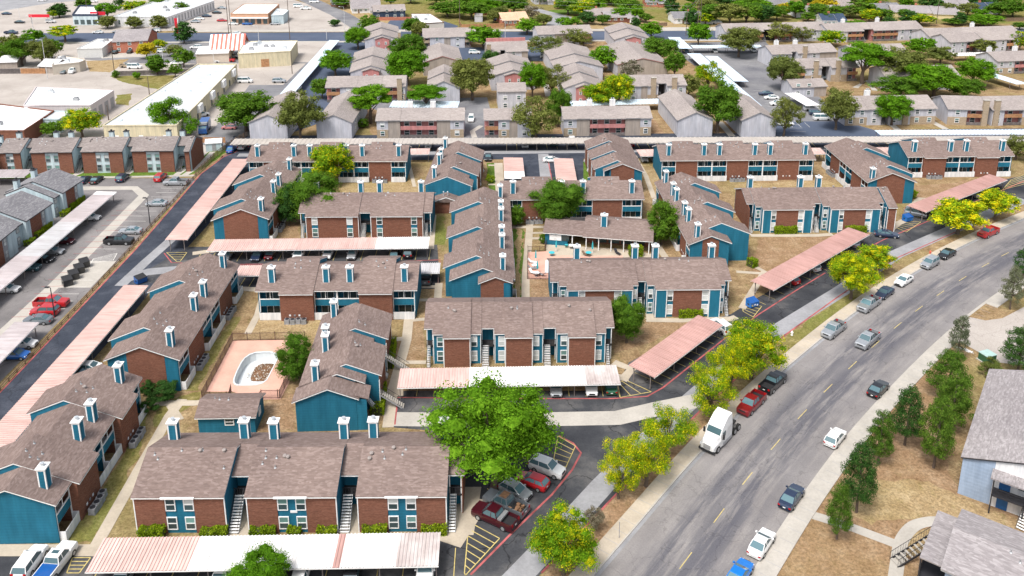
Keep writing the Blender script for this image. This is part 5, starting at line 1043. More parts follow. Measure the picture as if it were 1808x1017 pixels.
carport('pink carport right of the short parking court', [(1018, 319), (1012, 279), (977, 281), (983, 319)], [(0, 1, P)])
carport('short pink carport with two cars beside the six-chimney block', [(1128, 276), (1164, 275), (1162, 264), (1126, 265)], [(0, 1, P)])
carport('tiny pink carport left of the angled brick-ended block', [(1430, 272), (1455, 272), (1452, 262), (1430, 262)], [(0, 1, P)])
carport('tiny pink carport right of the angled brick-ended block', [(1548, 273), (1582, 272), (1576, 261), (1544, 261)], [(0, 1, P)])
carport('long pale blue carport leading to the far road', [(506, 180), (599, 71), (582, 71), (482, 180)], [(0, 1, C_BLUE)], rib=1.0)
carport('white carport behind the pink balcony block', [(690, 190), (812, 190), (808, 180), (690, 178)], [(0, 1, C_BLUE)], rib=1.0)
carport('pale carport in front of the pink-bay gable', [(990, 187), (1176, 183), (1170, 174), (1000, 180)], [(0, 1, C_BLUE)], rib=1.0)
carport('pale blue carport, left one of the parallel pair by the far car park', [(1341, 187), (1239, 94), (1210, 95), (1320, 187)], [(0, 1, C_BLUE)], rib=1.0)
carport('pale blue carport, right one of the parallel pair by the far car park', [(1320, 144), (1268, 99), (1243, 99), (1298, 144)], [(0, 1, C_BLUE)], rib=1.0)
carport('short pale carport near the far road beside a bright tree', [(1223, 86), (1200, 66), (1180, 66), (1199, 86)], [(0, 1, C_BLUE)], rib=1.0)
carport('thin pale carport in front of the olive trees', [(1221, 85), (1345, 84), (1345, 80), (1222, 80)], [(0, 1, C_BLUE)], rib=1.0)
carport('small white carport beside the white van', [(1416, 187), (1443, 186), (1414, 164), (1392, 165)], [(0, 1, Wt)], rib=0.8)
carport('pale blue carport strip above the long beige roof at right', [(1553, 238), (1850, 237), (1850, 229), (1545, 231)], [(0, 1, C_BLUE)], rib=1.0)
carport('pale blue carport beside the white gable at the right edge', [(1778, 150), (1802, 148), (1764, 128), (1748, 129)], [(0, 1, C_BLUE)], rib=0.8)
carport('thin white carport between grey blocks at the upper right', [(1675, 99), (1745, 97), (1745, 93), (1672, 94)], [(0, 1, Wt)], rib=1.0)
# ================================================================ vehicles
def paint(name, c, metal=0.2):
    m, nt, b = _nt('paint_'+name); b.inputs['Base Color'].default_value = (*c, 1); b.inputs['Roughness'].default_value = 0.28; b.inputs['Metallic'].default_value = metal
    b.inputs['Coat Weight'].default_value = 0.6; b.inputs['Coat Roughness'].default_value = 0.05
    n = noise(nt, coords(nt), 2.0, 3); nt.links.new(ramp(nt, n, [(0.3, mul(c, 0.9)), (0.7, mul(c, 1.06))]), b.inputs['Base Color']); return m
PAINT = {k: paint(k, c, m) for k, (c, m) in dict(white=((0.75, 0.75, 0.74), 0), silver=((0.42, 0.44, 0.46), 0.5), grey=((0.17, 0.19, 0.21), 0.4), black=((0.012, 0.013, 0.016), 0.1), red=((0.45, 0.015, 0.02), 0.1), crimson=((0.22, 0.008, 0.014), 0.2), maroon=((0.06, 0.006, 0.012), 0.2),
         blue=((0.01, 0.1, 0.36), 0.2), navy=((0.02, 0.035, 0.075), 0.2), brightblue=((0.0, 0.16, 0.55), 0.1), teal=((0.03, 0.1, 0.12), 0.3), tan=((0.35, 0.28, 0.2), 0.2), brown=((0.12, 0.07, 0.05), 0.2), yellow=((0.6, 0.35, 0.03), 0), pink=((0.5, 0.18, 0.18), 0), green=((0.02, 0.12, 0.06), 0.2)).items()}
TYRE = mat('tyre_rubber', (0.02, 0.02, 0.02), 0.9, 0.1); RIM = mat('wheel_rim', (0.45, 0.46, 0.47), 0.35, 0.1, metal=0.6); AUTOGL = glass('car_glass', (0.07, 0.13, 0.15), 0.03)  # car glass colour has the teal-blue sky reflection tinted in
HEADL = mat('headlamp', (0.75, 0.76, 0.78), 0.15, 0.05); TAILL = mat('tail_lamp', (0.4, 0.01, 0.01), 0.25, 0.05); PLASTIC = mat('black_plastic', (0.025, 0.025, 0.027), 0.6, 0.1)
# dims: length, width, bonnet z, belt z, roof z, cabin base rear/front x, cabin top rear/front x (x forward, 0 = middle)
SPEC = dict(sedan=(4.8, 1.84, 0.86, 0.98, 1.46, -1.75, 1.05, -0.95, 0.15, 0.97), hatch=(4.3, 1.8, 0.9, 1.0, 1.52, -2.05, 1.05, -1.55, 0.2, 1.0), suv=(4.75, 1.92, 1.05, 1.15, 1.76, -2.3, 1.1, -1.95, 0.35, 1.15),
            van=(5.3, 2.0, 1.1, 1.25, 2.05, -2.6, 1.75, -2.5, 1.05, 1.25), pickup=(5.8, 2.02, 1.16, 1.24, 1.9, -0.75, 1.45, -0.5, 0.75, 1.12))
def car_meshes(kind, col):
    L, W, zb, zw, zr, r0, f0, r1, f1, tail = SPEC[kind]; h = L/2; w = W/2; g = 0.24; m = PAINT[col]; out = {}
    def ring(x, top, ws, low=g, tw=0.9): return [(x, -w*ws*0.92, low), (x, -w*ws, low+0.22), (x, -w*ws, top-0.28), (x, -w*ws*tw, top), (x, w*ws*tw, top), (x, w*ws, top-0.28), (x, w*ws, low+0.22), (x, w*ws*0.92, low)]
    b = MB()
    if kind == 'pickup':
        b.loft([ring(h, zb-0.22, 0.84), ring(h-0.12, zb-0.04, 0.95), ring(h-0.9, zb, 1), ring(f0, zw-0.02, 1), ring(r0-0.02, zw, 1)])
        t = 0.1; zt = zw-0.02                                     # open bed: floor, two sides, tailgate, bulkhead
        b.box(-h+0.06, r0-0.02, -w, w, g+0.1, 0.72); b.box(-h+0.06, r0-0.02, -w, -w+t, 0.72, zt); b.box(-h+0.06, r0-0.02, w-t, w, 0.72, zt); b.box(-h, -h+0.09, -w*0.97, w*0.97, g+0.15, zt+0.02)
        out['bed_liner'] = MB().box(-h+0.1, r0-0.04, -w+t+0.01, w-t-0.01, 0.72, 0.735).mesh('bed_liner', PLASTIC)
    else:
        b.loft([ring(h, zb-0.3, 0.78, g+0.06), ring(h-0.12, zb-0.12, 0.9), ring(h-0.55, zb-0.05, 0.98), ring(f0, zw-0.02, 1), ring((f0+r0)/2, zw, 1), ring(max(r0, -h+0.3), zw+0.0, 0.99), ring(-h+0.12, tail-0.03, 0.93), ring(-h, tail-0.25, 0.85, g+0.08)])
    tw = 0.74; bw = 0.885; k = 0.06
    B4 = [(f0, -w*bw, zw-0.02), (f0, w*bw, zw-0.02), (r0, w*bw, zw-0.02), (r0, -w*bw, zw-0.02)]; T4 = [(f1, -w*tw, zr-k), (f1, w*tw, zr-k), (r1, w*tw, zr-k), (r1, -w*tw, zr-k)]
    # roof panel with rounded edge and the pillars
    b.loft([[(f1+0.06, -w*tw, zr-k-0.02), (f1+0.06, w*tw, zr-k-0.02), (r1-0.06, w*tw, zr-k-0.02), (r1-0.06, -w*tw, zr-k-0.02)], [(f1+0.02, -w*tw, zr-0.02), (f1+0.02, w*tw, zr-0.02), (r1-0.02, w*tw, zr-0.02), (r1-0.02, -w*tw, zr-0.02)], [(f1-0.2, -w*tw*0.82, zr), (f1-0.2, w*tw*0.82, zr), (r1+0.2, w*tw*0.82, zr), (r1+0.2, -w*tw*0.82, zr)]])
    for p, q in zip(B4, T4): b.tube(p, q, 0.06, 0.05, 5)
    for sgn in (-1, 1):
        x = (f1+r1)/2; b.tube((x-0.05, sgn*w*bw, zw-0.02), (x-0.05, sgn*w*tw, zr-k), 0.05, 0.045, 5)
        b.box(f0-0.35, f0-0.15, *(sorted((sgn*w*0.95, sgn*(w+0.16)))), zw+0.02, zw+0.16)
    out['body'] = b.mesh('body', m)
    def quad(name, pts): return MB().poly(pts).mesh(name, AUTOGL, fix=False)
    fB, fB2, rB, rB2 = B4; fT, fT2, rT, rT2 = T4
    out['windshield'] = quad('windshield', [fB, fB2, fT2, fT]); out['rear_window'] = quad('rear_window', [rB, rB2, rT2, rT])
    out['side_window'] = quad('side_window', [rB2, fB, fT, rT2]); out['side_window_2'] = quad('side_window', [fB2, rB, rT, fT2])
    hz = zb-0.32; c = MB()
    out['headlight'] = MB().loft([[(h-0.16, -w*0.9, hz), (h-0.02, -w*0.5, hz), (h-0.02, -w*0.5, hz+0.15), (h-0.16, -w*0.9, hz+0.17)], [(h-0.3, -w*0.9, hz), (h-0.2, -w*0.5, hz), (h-0.2, -w*0.5, hz+0.17), (h-0.3, -w*0.9, hz+0.19)]]).mesh('headlight', HEADL)
    tz = (zw if kind == 'pickup' else tail)-0.36
    out['taillight'] = MB().box(-h-0.015, -h+0.14, -w*0.88, -w*0.58, tz, tz+(0.32 if kind in ('pickup', 'suv', 'van') else 0.17)).mesh('taillight', TAILL)
    out['grille'] = MB().box(h-0.08, h+0.015, -w*0.46, w*0.46, hz-0.08, hz+0.13).box(h-0.1, h+0.02, -w*0.72, w*0.72, g+0.05, g+0.16).mesh('grille', PLASTIC)
    out['number_plate'] = MB().box(-h-0.02, -h+0.05, -0.16, 0.16, tz-0.1, tz+0.02).mesh('number_plate', WHITE)
    return out
def wheel_mesh(r=0.34): return (MB().tube((0, -0.11, 0), (0, 0.11, 0), r, r, 14).mesh('tyre', TYRE), MB().tube((0, -0.125, 0), (0, 0.125, 0), r*0.62, r*0.62, 10).mesh('rim', RIM))
N_CAR = 0
def car(px, py, head, kind, col, label, group=None, tiny=False, name=None, z=0.02):
    """head: unit direction (x, y) of the nose on the ground"""
    p = at(px, py); e = empty(name or {'sedan': 'parked_car', 'hatch': 'parked_car', 'suv': 'parked_suv', 'van': 'parked_van', 'pickup': 'pickup_truck'}[kind], (p.x, p.y, z), math.atan2(head[1], head[0])); tag(e, label, {'pickup': 'pickup truck', 'van': 'van'}.get(kind, 'car'), group)
    ms = shared(('car', kind, col), lambda: car_meshes(kind, col)); L, W = SPEC[kind][:2]
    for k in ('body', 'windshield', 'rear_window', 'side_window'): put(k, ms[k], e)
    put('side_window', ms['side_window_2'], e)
    if 'bed_liner' in ms: put('bed_liner', ms['bed_liner'], e)
    if not tiny:
        put('grille', ms['grille'], e); put('number_plate', ms['number_plate'], e)
        for s in (1, -1): put('headlight', ms['headlight'], e, sc=(1, s, 1)); put('taillight', ms['taillight'], e, sc=(1, s, 1))
    r = 0.39 if kind == 'pickup' else 0.36 if kind in ('suv', 'van') else 0.33; ty, ri = shared(('wheel', r), lambda: wheel_mesh(r))
    for x in (L*0.31, -L*0.29):
        for s in (-1, 1):
            wo = put('wheel', ty, e, (x, s*(W/2-0.09), r))
            if not tiny: put('rim', ri, wo)
    return e
def along(px, py, up=True):
    p = at(px, py); i = min(range(1, len(fine)-1), key=lambda k: (fine[k]-Vector((p.x, p.y, 0))).length); t = (fine[i+1]-fine[i-1]).normalized(); return (t.x, t.y) if up else (-t.x, -t.y)
def to(a, b):
    A, B = at(*a), at(*b); d = (B-A).normalized(); return (d.x, d.y)
for px, py, up, k, c, lb in [(1304, 1022, 1, 'sedan', 'brightblue', 'bright blue car at the bottom edge of the street'), (1344, 966, 1, 'sedan', 'white', 'white sedan parked on the right kerb behind the blue car'), (1397, 884, 1, 'sedan', 'navy', 'dark navy sedan parked where a footpath meets the street'),
        (1474, 779, 1, 'hatch', 'white', 'white hatchback parked on the right kerb'), (1550, 692, 1, 'sedan', 'black', 'black sedan parked on the right kerb near the pines'), (1531, 606, 0, 'pickup', 'silver', 'silver pickup driving in the middle of the street'),
        (1326, 719, 0, 'pickup', 'crimson', 'dark red pickup parked just behind the white tractor unit'), (1364, 682, 1, 'pickup', 'black', 'black pickup parked tail-on behind the dark red pickup'), (1471, 588, 0, 'pickup', 'silver', 'white-grey pickup parked at the verge opposite the driveway'),
        (1533, 543, 0, 'pickup', 'silver', 'silver pickup parked behind a dark sedan on the left kerb'), (1561, 522, 0, 'sedan', 'navy', 'dark sedan parked tight behind the silver pickup'), (1595, 500, 0, 'sedan', 'white', 'white sedan parked alone on the left kerb'),
        (1641, 470, 0, 'suv', 'silver', 'silver SUV parked ahead of a black sedan'), (1671, 453, 0, 'sedan', 'black', 'black sedan parked by the hydrant on the left kerb'), (1744, 415, 0, 'pickup', 'red', 'bright red pickup parked farthest up the street')]:
    o = car(px, py, along(px, py, up), k, c, lb, 'vehicles along the street')
    if 'driving' in lb: o['group'] = 'vehicles on the street'
NB, SB = (0.0, 1.0), (0.0, -1.0); EB, WB = (1.0, 0.0), (-1.0, 0.0); G = 'cars in the teal complex car parks'
lot = [(874, 920, to((905, 934), (842, 906)), 'pickup', 'maroon', 'maroon crew-cab pickup with chrome toolbox by the yellow hatching'), (893, 897, to((915, 908), (865, 885)), 'pickup', 'grey', 'old dark pickup with loaded bed beside the maroon one'), (910, 873, to((890, 862), (932, 882)), 'hatch', 'silver', 'silver hatchback nosed out under the big tree'),
       (940, 856, to((955, 862), (920, 848)), 'hatch', 'red', 'small red hatchback under the big tree'), (966, 833, to((950, 825), (990, 840)), 'suv', 'white', 'white crossover beside the hatched bay under the big tree'),
       (55, 1000, to((45, 1010), (68, 978)), 'suv', 'white', 'white SUV at the bottom left corner'), (100, 1002, to((88, 1016), (122, 972)), 'pickup', 'white', 'long white pickup at the bottom left corner'),
       (222, 1020, NB, 'sedan', 'silver', 'silver car under the pink end of the bottom carport'), (395, 1018, NB, 'sedan', 'white', 'white car under the white part of the bottom carport'), (533, 1018, NB, 'hatch', 'white', 'white hatchback under the bottom carport by the leafy treetop'), (622, 1022, NB, 'sedan', 'black', 'black car under the bottom carport'), (752, 1012, SB, 'suv', 'white', 'white car under the stained carport end'),
       (981, 688, SB, 'sedan', 'silver', 'silver-blue car nosed out of the white carport'), (1043, 686, SB, 'sedan', 'white', 'white sedan nosed out of the white carport'), (1077, 684, NB, 'sedan', 'green', 'dark green car tail-out at the carport end'), (931, 690, SB, 'hatch', 'silver', 'silver car in shade of the white carport'),
       (1272, 582, to((1285, 590), (1258, 570)), 'suv', 'white', 'white car at the far end of the angled pink carport'), (1500, 432, to((1520, 440), (1490, 424)), 'hatch', 'silver', 'silver car at the far end of the drive carport'), (1565, 418, to((1545, 416), (1590, 420)), 'sedan', 'navy', 'dark navy sedan pulling out beside the pink carport'),
       (1616, 381, to((1595, 378), (1640, 386)), 'suv', 'silver', 'silver SUV beside the blue dumpster'), (1392, 497, to((1400, 502), (1380, 492)), 'hatch', 'red', 'small red car deep under the drive carport'), (1430, 474, to((1440, 480), (1418, 468)), 'hatch', 'white', 'white car deep under the drive carport'), (1712, 345, to((1722, 348), (1700, 340)), 'sedan', 'silver', 'silver car under the farthest roadside carport'),
       (402, 455, SB, 'sedan', 'grey', 'grey car at the hatched end of the long pink carport'), (455, 455, SB, 'sedan', 'navy', 'dark car under the long pink carport'), (479, 452, NB, 'sedan', 'maroon', 'dark red car under the long pink carport'), (528, 455, SB, 'suv', 'white', 'white SUV sticking out of the long pink carport'), (580, 451, SB, 'sedan', 'white', 'white sedan under the middle of the pink carport'),
       (623, 452, SB, 'sedan', 'silver', 'silver sedan under the pink carport'), (697, 453, NB, 'sedan', 'black', 'black sedan with red lamps under the white carport end'), (722, 450, NB, 'suv', 'black', 'black SUV with red lamps under the white carport end'), (753, 494, NB, 'pickup', 'grey', 'grey pickup beside the grey carport end'),
       (429, 261, NB, 'suv', 'white', 'white SUV at the corner of the back drive'), (448, 260, NB, 'suv', 'navy', 'dark SUV next to the white one on the back drive'), (409, 267, NB, 'sedan', 'blue', 'blue car at the lane bend'), (483, 258, NB, 'sedan', 'red', 'red car behind the balcony block on the back drive'), (617, 256, NB, 'sedan', 'maroon', 'dark red car behind the balcony block, further along'),
       (757, 259, SB, 'suv', 'white', 'white SUV in the back drive between two blocks'), (927, 257, SB, 'pickup', 'silver', 'silver pickup in the back drive stalls'), (977, 254, SB, 'pickup', 'teal', 'dark teal pickup in the back drive stalls'), (1010, 254, SB, 'suv', 'white', 'white SUV in the back drive stalls'), (1113, 256, NB, 'sedan', 'red', 'red car behind the saw-tooth block'),
       (862, 281, SB, 'sedan', 'black', 'black car under the tip of a pink carport'), (974, 286, EB, 'sedan', 'white', 'white car at the entry of the short parking court'), (1137, 283, SB, 'sedan', 'white', 'white car under the short pink carport'), (1154, 282, SB, 'sedan', 'grey', 'grey car under the short pink carport'), (1592, 256, SB, 'sedan', 'navy', 'navy car behind the balcony block at right')]
RUST = mat('rusty_load', (0.2, 0.11, 0.06), 0.9, 0.4, 3.0)
for px, py, hd, k, c, lb in lot:
    o = car(px, py, hd, k, c, lb, G)
    if 'toolbox' in lb: MB().box(-1.35, -0.85, -0.88, 0.88, 1.1, 1.36).build('toolbox', RIM, o)
    if 'loaded bed' in lb:
        b = MB(); rl = random.Random(4)
        for q in range(14): x, y = rl.uniform(-2.5, -1.1), rl.uniform(-0.7, 0.7); b.box(x, x+rl.uniform(0.15, 0.5), y, y+rl.uniform(0.1, 0.4), 0.74, rl.uniform(0.9, 1.2))
        b.build('bed_load', RUST, o); MB().box(-0.35, 0.55, -0.6, 0.6, 1.9, 1.93).build('rusty_roof_panel', RUST, o)
    if 'long white pickup' in lb: MB().box(-2.8, -0.85, -0.9, 0.9, 1.22, 1.26).build('bed_cover', PAINT['blue'], o); MB().box(0.0, 0.5, -0.4, 0.4, 1.89, 1.905).build('sunroof', AUTOGL, o)
GL = 'cars in the old left car park'
for px, py, hd, k, c, lb in [(150, 321, NB, 'sedan', 'navy', 'navy car leftmost under the green lawn'), (171, 321, NB, 'sedan', 'black', 'black car second under the green lawn'), (217, 318, NB, 'suv', 'navy', 'dark SUV facing the green lawn'), (284, 317, NB, 'suv', 'red', 'dark red SUV facing the green lawn'), (311, 326, WB, 'pickup', 'silver', 'silver pickup parked by the lane fence'),
        (277, 363, WB, 'sedan', 'silver', 'silver sedan by the lane fence'), (231, 412, WB, 'sedan', 'silver', 'silver sedan above the black pickup'), (211, 430, EB, 'pickup', 'black', 'black and silver pickup by the lane fence'), (158, 388, EB, 'sedan', 'white', 'white car under the grey-lilac carport'), (111, 430, EB, 'sedan', 'maroon', 'dark red car under the grey-lilac carport'), (92, 448, EB, 'sedan', 'silver', 'silver-blue car under the grey-lilac carport'),
        (74, 462, EB, 'sedan', 'black', 'black car under the grey-lilac carport'), (50, 477, EB, 'suv', 'teal', 'teal SUV under the grey-lilac carport'), (12, 515, EB, 'sedan', 'white', 'white sedan under the grey-lilac carport at the photo edge'), (92, 540, EB, 'pickup', 'red', 'red pickup beside the black bins'), (80, 555, WB, 'suv', 'red', 'red SUV between the red pickup and a grey sedan'),
        (68, 570, WB, 'sedan', 'grey', 'grey sedan beside the lilac carport end'), (42, 612, EB, 'hatch', 'white', 'white hatchback under the lilac-pink carport'), (28, 632, EB, 'hatch', 'blue', 'blue hatchback under the lilac-pink carport'), (152, 655, WB, 'sedan', 'white', 'white car under the lane carport by a stepped gable'), (132, 668, WB, 'sedan', 'black', 'black car under the lane carport by a stepped gable')]: car(px, py, hd, k, c, lb, GL)
GF = 'cars behind the back drive'
for px, py, hd, k, c, lb in [(1408, 108, WB, 'suv', 'white', 'white SUV topmost in the far car park row'), (1412, 114, WB, 'suv', 'white', 'white SUV second in the far car park row'), (1426, 122, WB, 'sedan', 'white', 'white sedan below two white SUVs in the far row'), (1437, 129, WB, 'sedan', 'silver', 'silver sedan in the far car park row'), (1448, 140, WB, 'sedan', 'grey', 'grey sedan in the far car park row'),
        (1352, 168, WB, 'sedan', 'navy', 'navy car in the far car park facing the carport'), (1362, 175, WB, 'sedan', 'white', 'white car in the far car park facing the carport'), (1372, 186, WB, 'suv', 'white', 'white SUV in the far car park facing the carport'), (1432, 195, EB, 'suv', 'white', 'white SUV beside the small white carport'), (1442, 203, EB, 'suv', 'navy', 'navy SUV between the white SUV and the van'), (1451, 212, EB, 'van', 'white', 'white van above the blue asphalt bend'),
        (1387, 221, EB, 'sedan', 'white', 'white car at the bottom of the far car park'), (832, 213, SB, 'suv', 'white', 'white SUV in the inner court'), (838, 95, EB, 'suv', 'white', 'white SUV behind the office block'), (964, 102, EB, 'suv', 'white', 'white SUV in the rear court'), (1211, 93, NB, 'sedan', 'navy', 'navy car at the top end of the parallel carports'), (1262, 92, SB, 'sedan', 'white', 'white car under the thin pale carport'), (1330, 91, SB, 'sedan', 'white', 'white car at the right end of the thin carport'),
        (600, 118, WB, 'sedan', 'white', 'white car under the bright tree by the long blue carport'), (566, 205, NB, 'sedan', 'white', 'white car behind the light olive tree'), (527, 158, NB, 'sedan', 'white', 'white car under the long pale blue carport'), (493, 146, EB, 'suv', 'silver', 'silver SUV beside the long pale blue carport'), (433, 146, EB, 'van', 'white', 'white van beside the long warehouse'), (356, 206, to((345, 208), (370, 202)), 'suv', 'white', 'white car beside the warehouse wall'), (405, 228, WB, 'hatch', 'pink', 'faded pink car under the shade tree by the warehouse')]: car(px, py, hd, k, c, lb, GF, tiny=True)
GC = 'cars around the shops'
for px, py, hd, k, c, lb in [(115, 129, NB, 'sedan', 'grey', 'dark car in front of the low tan shed'), (130, 128, SB, 'van', 'white', 'white van in front of the low tan shed'), (238, 121, EB, 'van', 'white', 'white van behind the grey fence'), (226, 119, EB, 'pickup', 'tan', 'tan pickup nose to tail with the white van'), (205, 94, NB, 'sedan', 'black', 'black car left of the brick office door'), (231, 93, NB, 'sedan', 'black', 'black car right of the brick office door'), (287, 93, EB, 'suv', 'white', 'white car between the trees by the brick office'),
        (402, 109, EB, 'pickup', 'red', 'red pickup behind the striped restaurant'), (378, 110, EB, 'sedan', 'white', 'white car behind the striped restaurant'), (412, 102, EB, 'suv', 'silver', 'silver SUV beside the striped restaurant'), (312, 114, EB, 'sedan', 'white', 'white car under the round trees by the warehouse'), (346, 86, WB, 'suv', 'white', 'white car left of the striped restaurant'),
        (275, 56, WB, 'suv', 'white', 'white SUV on the far road near the brick office'), (173, 59, WB, 'sedan', 'white', 'white car on the far road behind the annex'), (208, 58, WB, 'sedan', 'silver', 'silver car on the far road behind the annex'), (416, 61, WB, 'sedan', 'white', 'white car on the far road beside the striped canopy'), (35, 41, EB, 'sedan', 'black', 'black car crossing the wide junction'), (20, 60, EB, 'pickup', 'navy', 'navy truck on the wide junction'), (12, 26, EB, 'sedan', 'navy', 'navy car on the far carriageway'), (153, 43, EB, 'sedan', 'grey', 'grey car before the navy-fascia store'), (90, 40, EB, 'suv', 'white', 'white car in the forecourt of the navy-fascia store'),
        (365, 30, EB, 'sedan', 'navy', 'navy car in the motel lot'), (352, 35, EB, 'sedan', 'white', 'white car in the motel lot'), (345, 40, EB, 'sedan', 'silver', 'silver car in the motel lot nearest the road'), (383, 24, EB, 'sedan', 'black', 'black car in the motel lot farther back'), (392, 16, EB, 'sedan', 'silver', 'silver car at the back of the motel lot'), (392, 38, EB, 'sedan', 'red', 'dark red car by the peach shop'), (412, 44, EB, 'sedan', 'white', 'white car by the peach shop'), (437, 44, EB, 'sedan', 'blue', 'blue car by the peach shop'), (486, 44, WB, 'sedan', 'silver', 'silver car by the peach shop wing'),
        (555, 5, EB, 'van', 'white', 'white van at the truck lot'), (527, 13, EB, 'van', 'white', 'white box van with red end'), (540, 17, EB, 'pickup', 'white', 'white truck beside the yellow one'), (1435, 44, EB, 'sedan', 'navy', 'navy car at the dark-roofed garage house'), (1265, 42, EB, 'van', 'white', 'white camper by the slate house'), (880, 37, EB, 'suv', 'navy', 'dark car by the peach-roofed house'), (1555, 26, EB, 'suv', 'navy', 'navy car by the bare tree house'), (165, 4, EB, 'suv', 'white', 'white car at the top left lot'), (75, 2, WB, 'sedan', 'white', 'white car at the top edge junction')]: car(px, py, hd, k, c, lb, GC, tiny=True)
# ---- tractor unit
def lorry():
    p = at(1271, 775); d = along(1271, 775, False); e = empty('tractor_unit', (p.x, p.y, 0.02), math.atan2(d[1], d[0])); tag(e, 'white bonneted tractor unit without trailer parked on the left kerb', 'truck'); wm = PAINT['white']; w = 1.22
    def sec(x, top, bot, ws, tw): return [(x, -w*ws, bot), (x, -w*ws, bot+(top-bot)*0.6), (x, -w*tw, top), (x, w*tw, top), (x, w*ws, bot+(top-bot)*0.6), (x, w*ws, bot)]
    b = MB().loft([sec(3.9, 1.35, 0.55, 0.72, 0.5), sec(3.7, 1.75, 0.45, 0.86, 0.62), sec(2.9, 2.0, 0.45, 0.95, 0.72), sec(2.2, 2.15, 0.45, 0.98, 0.8)]); b.build('bonnet', wm, e)
    b = MB().loft([sec(2.25, 2.15, 0.5, 0.98, 0.9), sec(1.75, 2.9, 0.5, 1, 0.88), sec(1.2, 3.35, 0.5, 1, 0.86), sec(0.2, 3.95, 0.55, 1, 0.84), sec(-0.9, 4.05, 0.6, 1, 0.86), sec(-1.0, 4.05, 0.6, 1, 0.86)]); b.build('cab', wm, e)
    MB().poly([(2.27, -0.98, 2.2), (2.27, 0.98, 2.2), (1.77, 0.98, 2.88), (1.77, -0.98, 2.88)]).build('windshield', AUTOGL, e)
    for s in (-1, 1):
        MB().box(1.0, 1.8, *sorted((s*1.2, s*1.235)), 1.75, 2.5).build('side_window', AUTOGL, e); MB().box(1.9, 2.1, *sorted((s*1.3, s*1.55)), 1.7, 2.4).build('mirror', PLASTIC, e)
        MB().box(3.55, 3.86, *sorted((s*0.7, s*1.05)), 0.95, 1.25).build('headlight', HEADL, e); MB().box(-1.0, 1.6, *sorted((s*1.05, s*1.25)), 0.35, 0.85).build('side_skirt', PAINT['silver'], e)
    MB().box(3.86, 3.93, -0.5, 0.5, 0.7, 1.35).build('grille', RIM, e); MB().box(3.75, 4.0, -1.15, 1.15, 0.35, 0.6).build('bumper', PLASTIC, e)
    MB().box(-3.9, -0.9, -0.45, 0.45, 0.75, 1.0).build('chassis', PLASTIC, e); MB().tube((-2.6, 0, 1.0), (-2.6, 0, 1.15), 0.55, 0.55, 12).build('fifth_wheel', PLASTIC, e)
    ty, ri = shared(('wheel', 0.5), lambda: wheel_mesh(0.5))
    for x in (2.9, -2.1, -3.3):
        for s in (-1, 1): wo = put('wheel', ty, e, (x, s*1.05, 0.5), sc=(1, 1.6, 1)); put('rim', ri, wo)
lorry()
def refuse():
    p = at(362, 232); d = to((368, 215), (352, 242)); e = empty('refuse_truck', (p.x, p.y, 0.02), math.atan2(d[1], d[0])); tag(e, 'blue refuse truck with grey hopper beside the warehouse', 'truck')
    MB().loft([[(1.4, -1.25, 0.9), (1.4, 1.25, 0.9), (1.4, 1.25, 3.3), (1.4, -1.25, 3.3)], [(-3.2, -1.25, 0.9), (-3.2, 1.25, 0.9), (-3.2, 1.25, 3.4), (-3.2, -1.25, 3.4)], [(-4.2, -1.2, 1.2), (-4.2, 1.2, 1.2), (-4.2, 1.2, 2.4), (-4.2, -1.2, 2.4)]]).build('body', PAINT['blue'], e)
    MB().loft([[(3.9, -1.2, 0.5), (3.9, 1.2, 0.5), (3.9, 1.1, 1.8), (3.9, -1.1, 1.8)], [(2.2, -1.2, 0.5), (2.2, 1.2, 0.5), (2.2, 1.15, 2.7), (2.2, -1.15, 2.7)]]).build('cab', PAINT['blue'], e)
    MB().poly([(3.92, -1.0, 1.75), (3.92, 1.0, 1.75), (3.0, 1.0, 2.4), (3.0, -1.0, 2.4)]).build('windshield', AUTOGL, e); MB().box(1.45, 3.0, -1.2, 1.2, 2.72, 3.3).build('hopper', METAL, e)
    for s in (-1, 1): MB().box(-2.4, 0.4, *sorted((s*1.26, s*1.28)), 1.9, 2.6).build('side_stripe', WHITE, e)
    ty, ri = shared(('wheel', 0.5), lambda: wheel_mesh(0.5))
    for x in (2.8, -1.6, -2.8):
        for s in (-1, 1): wo = put('wheel', ty, e, (x, s*1.05, 0.5), sc=(1, 1.5, 1)); put('rim', ri, wo)
refuse()
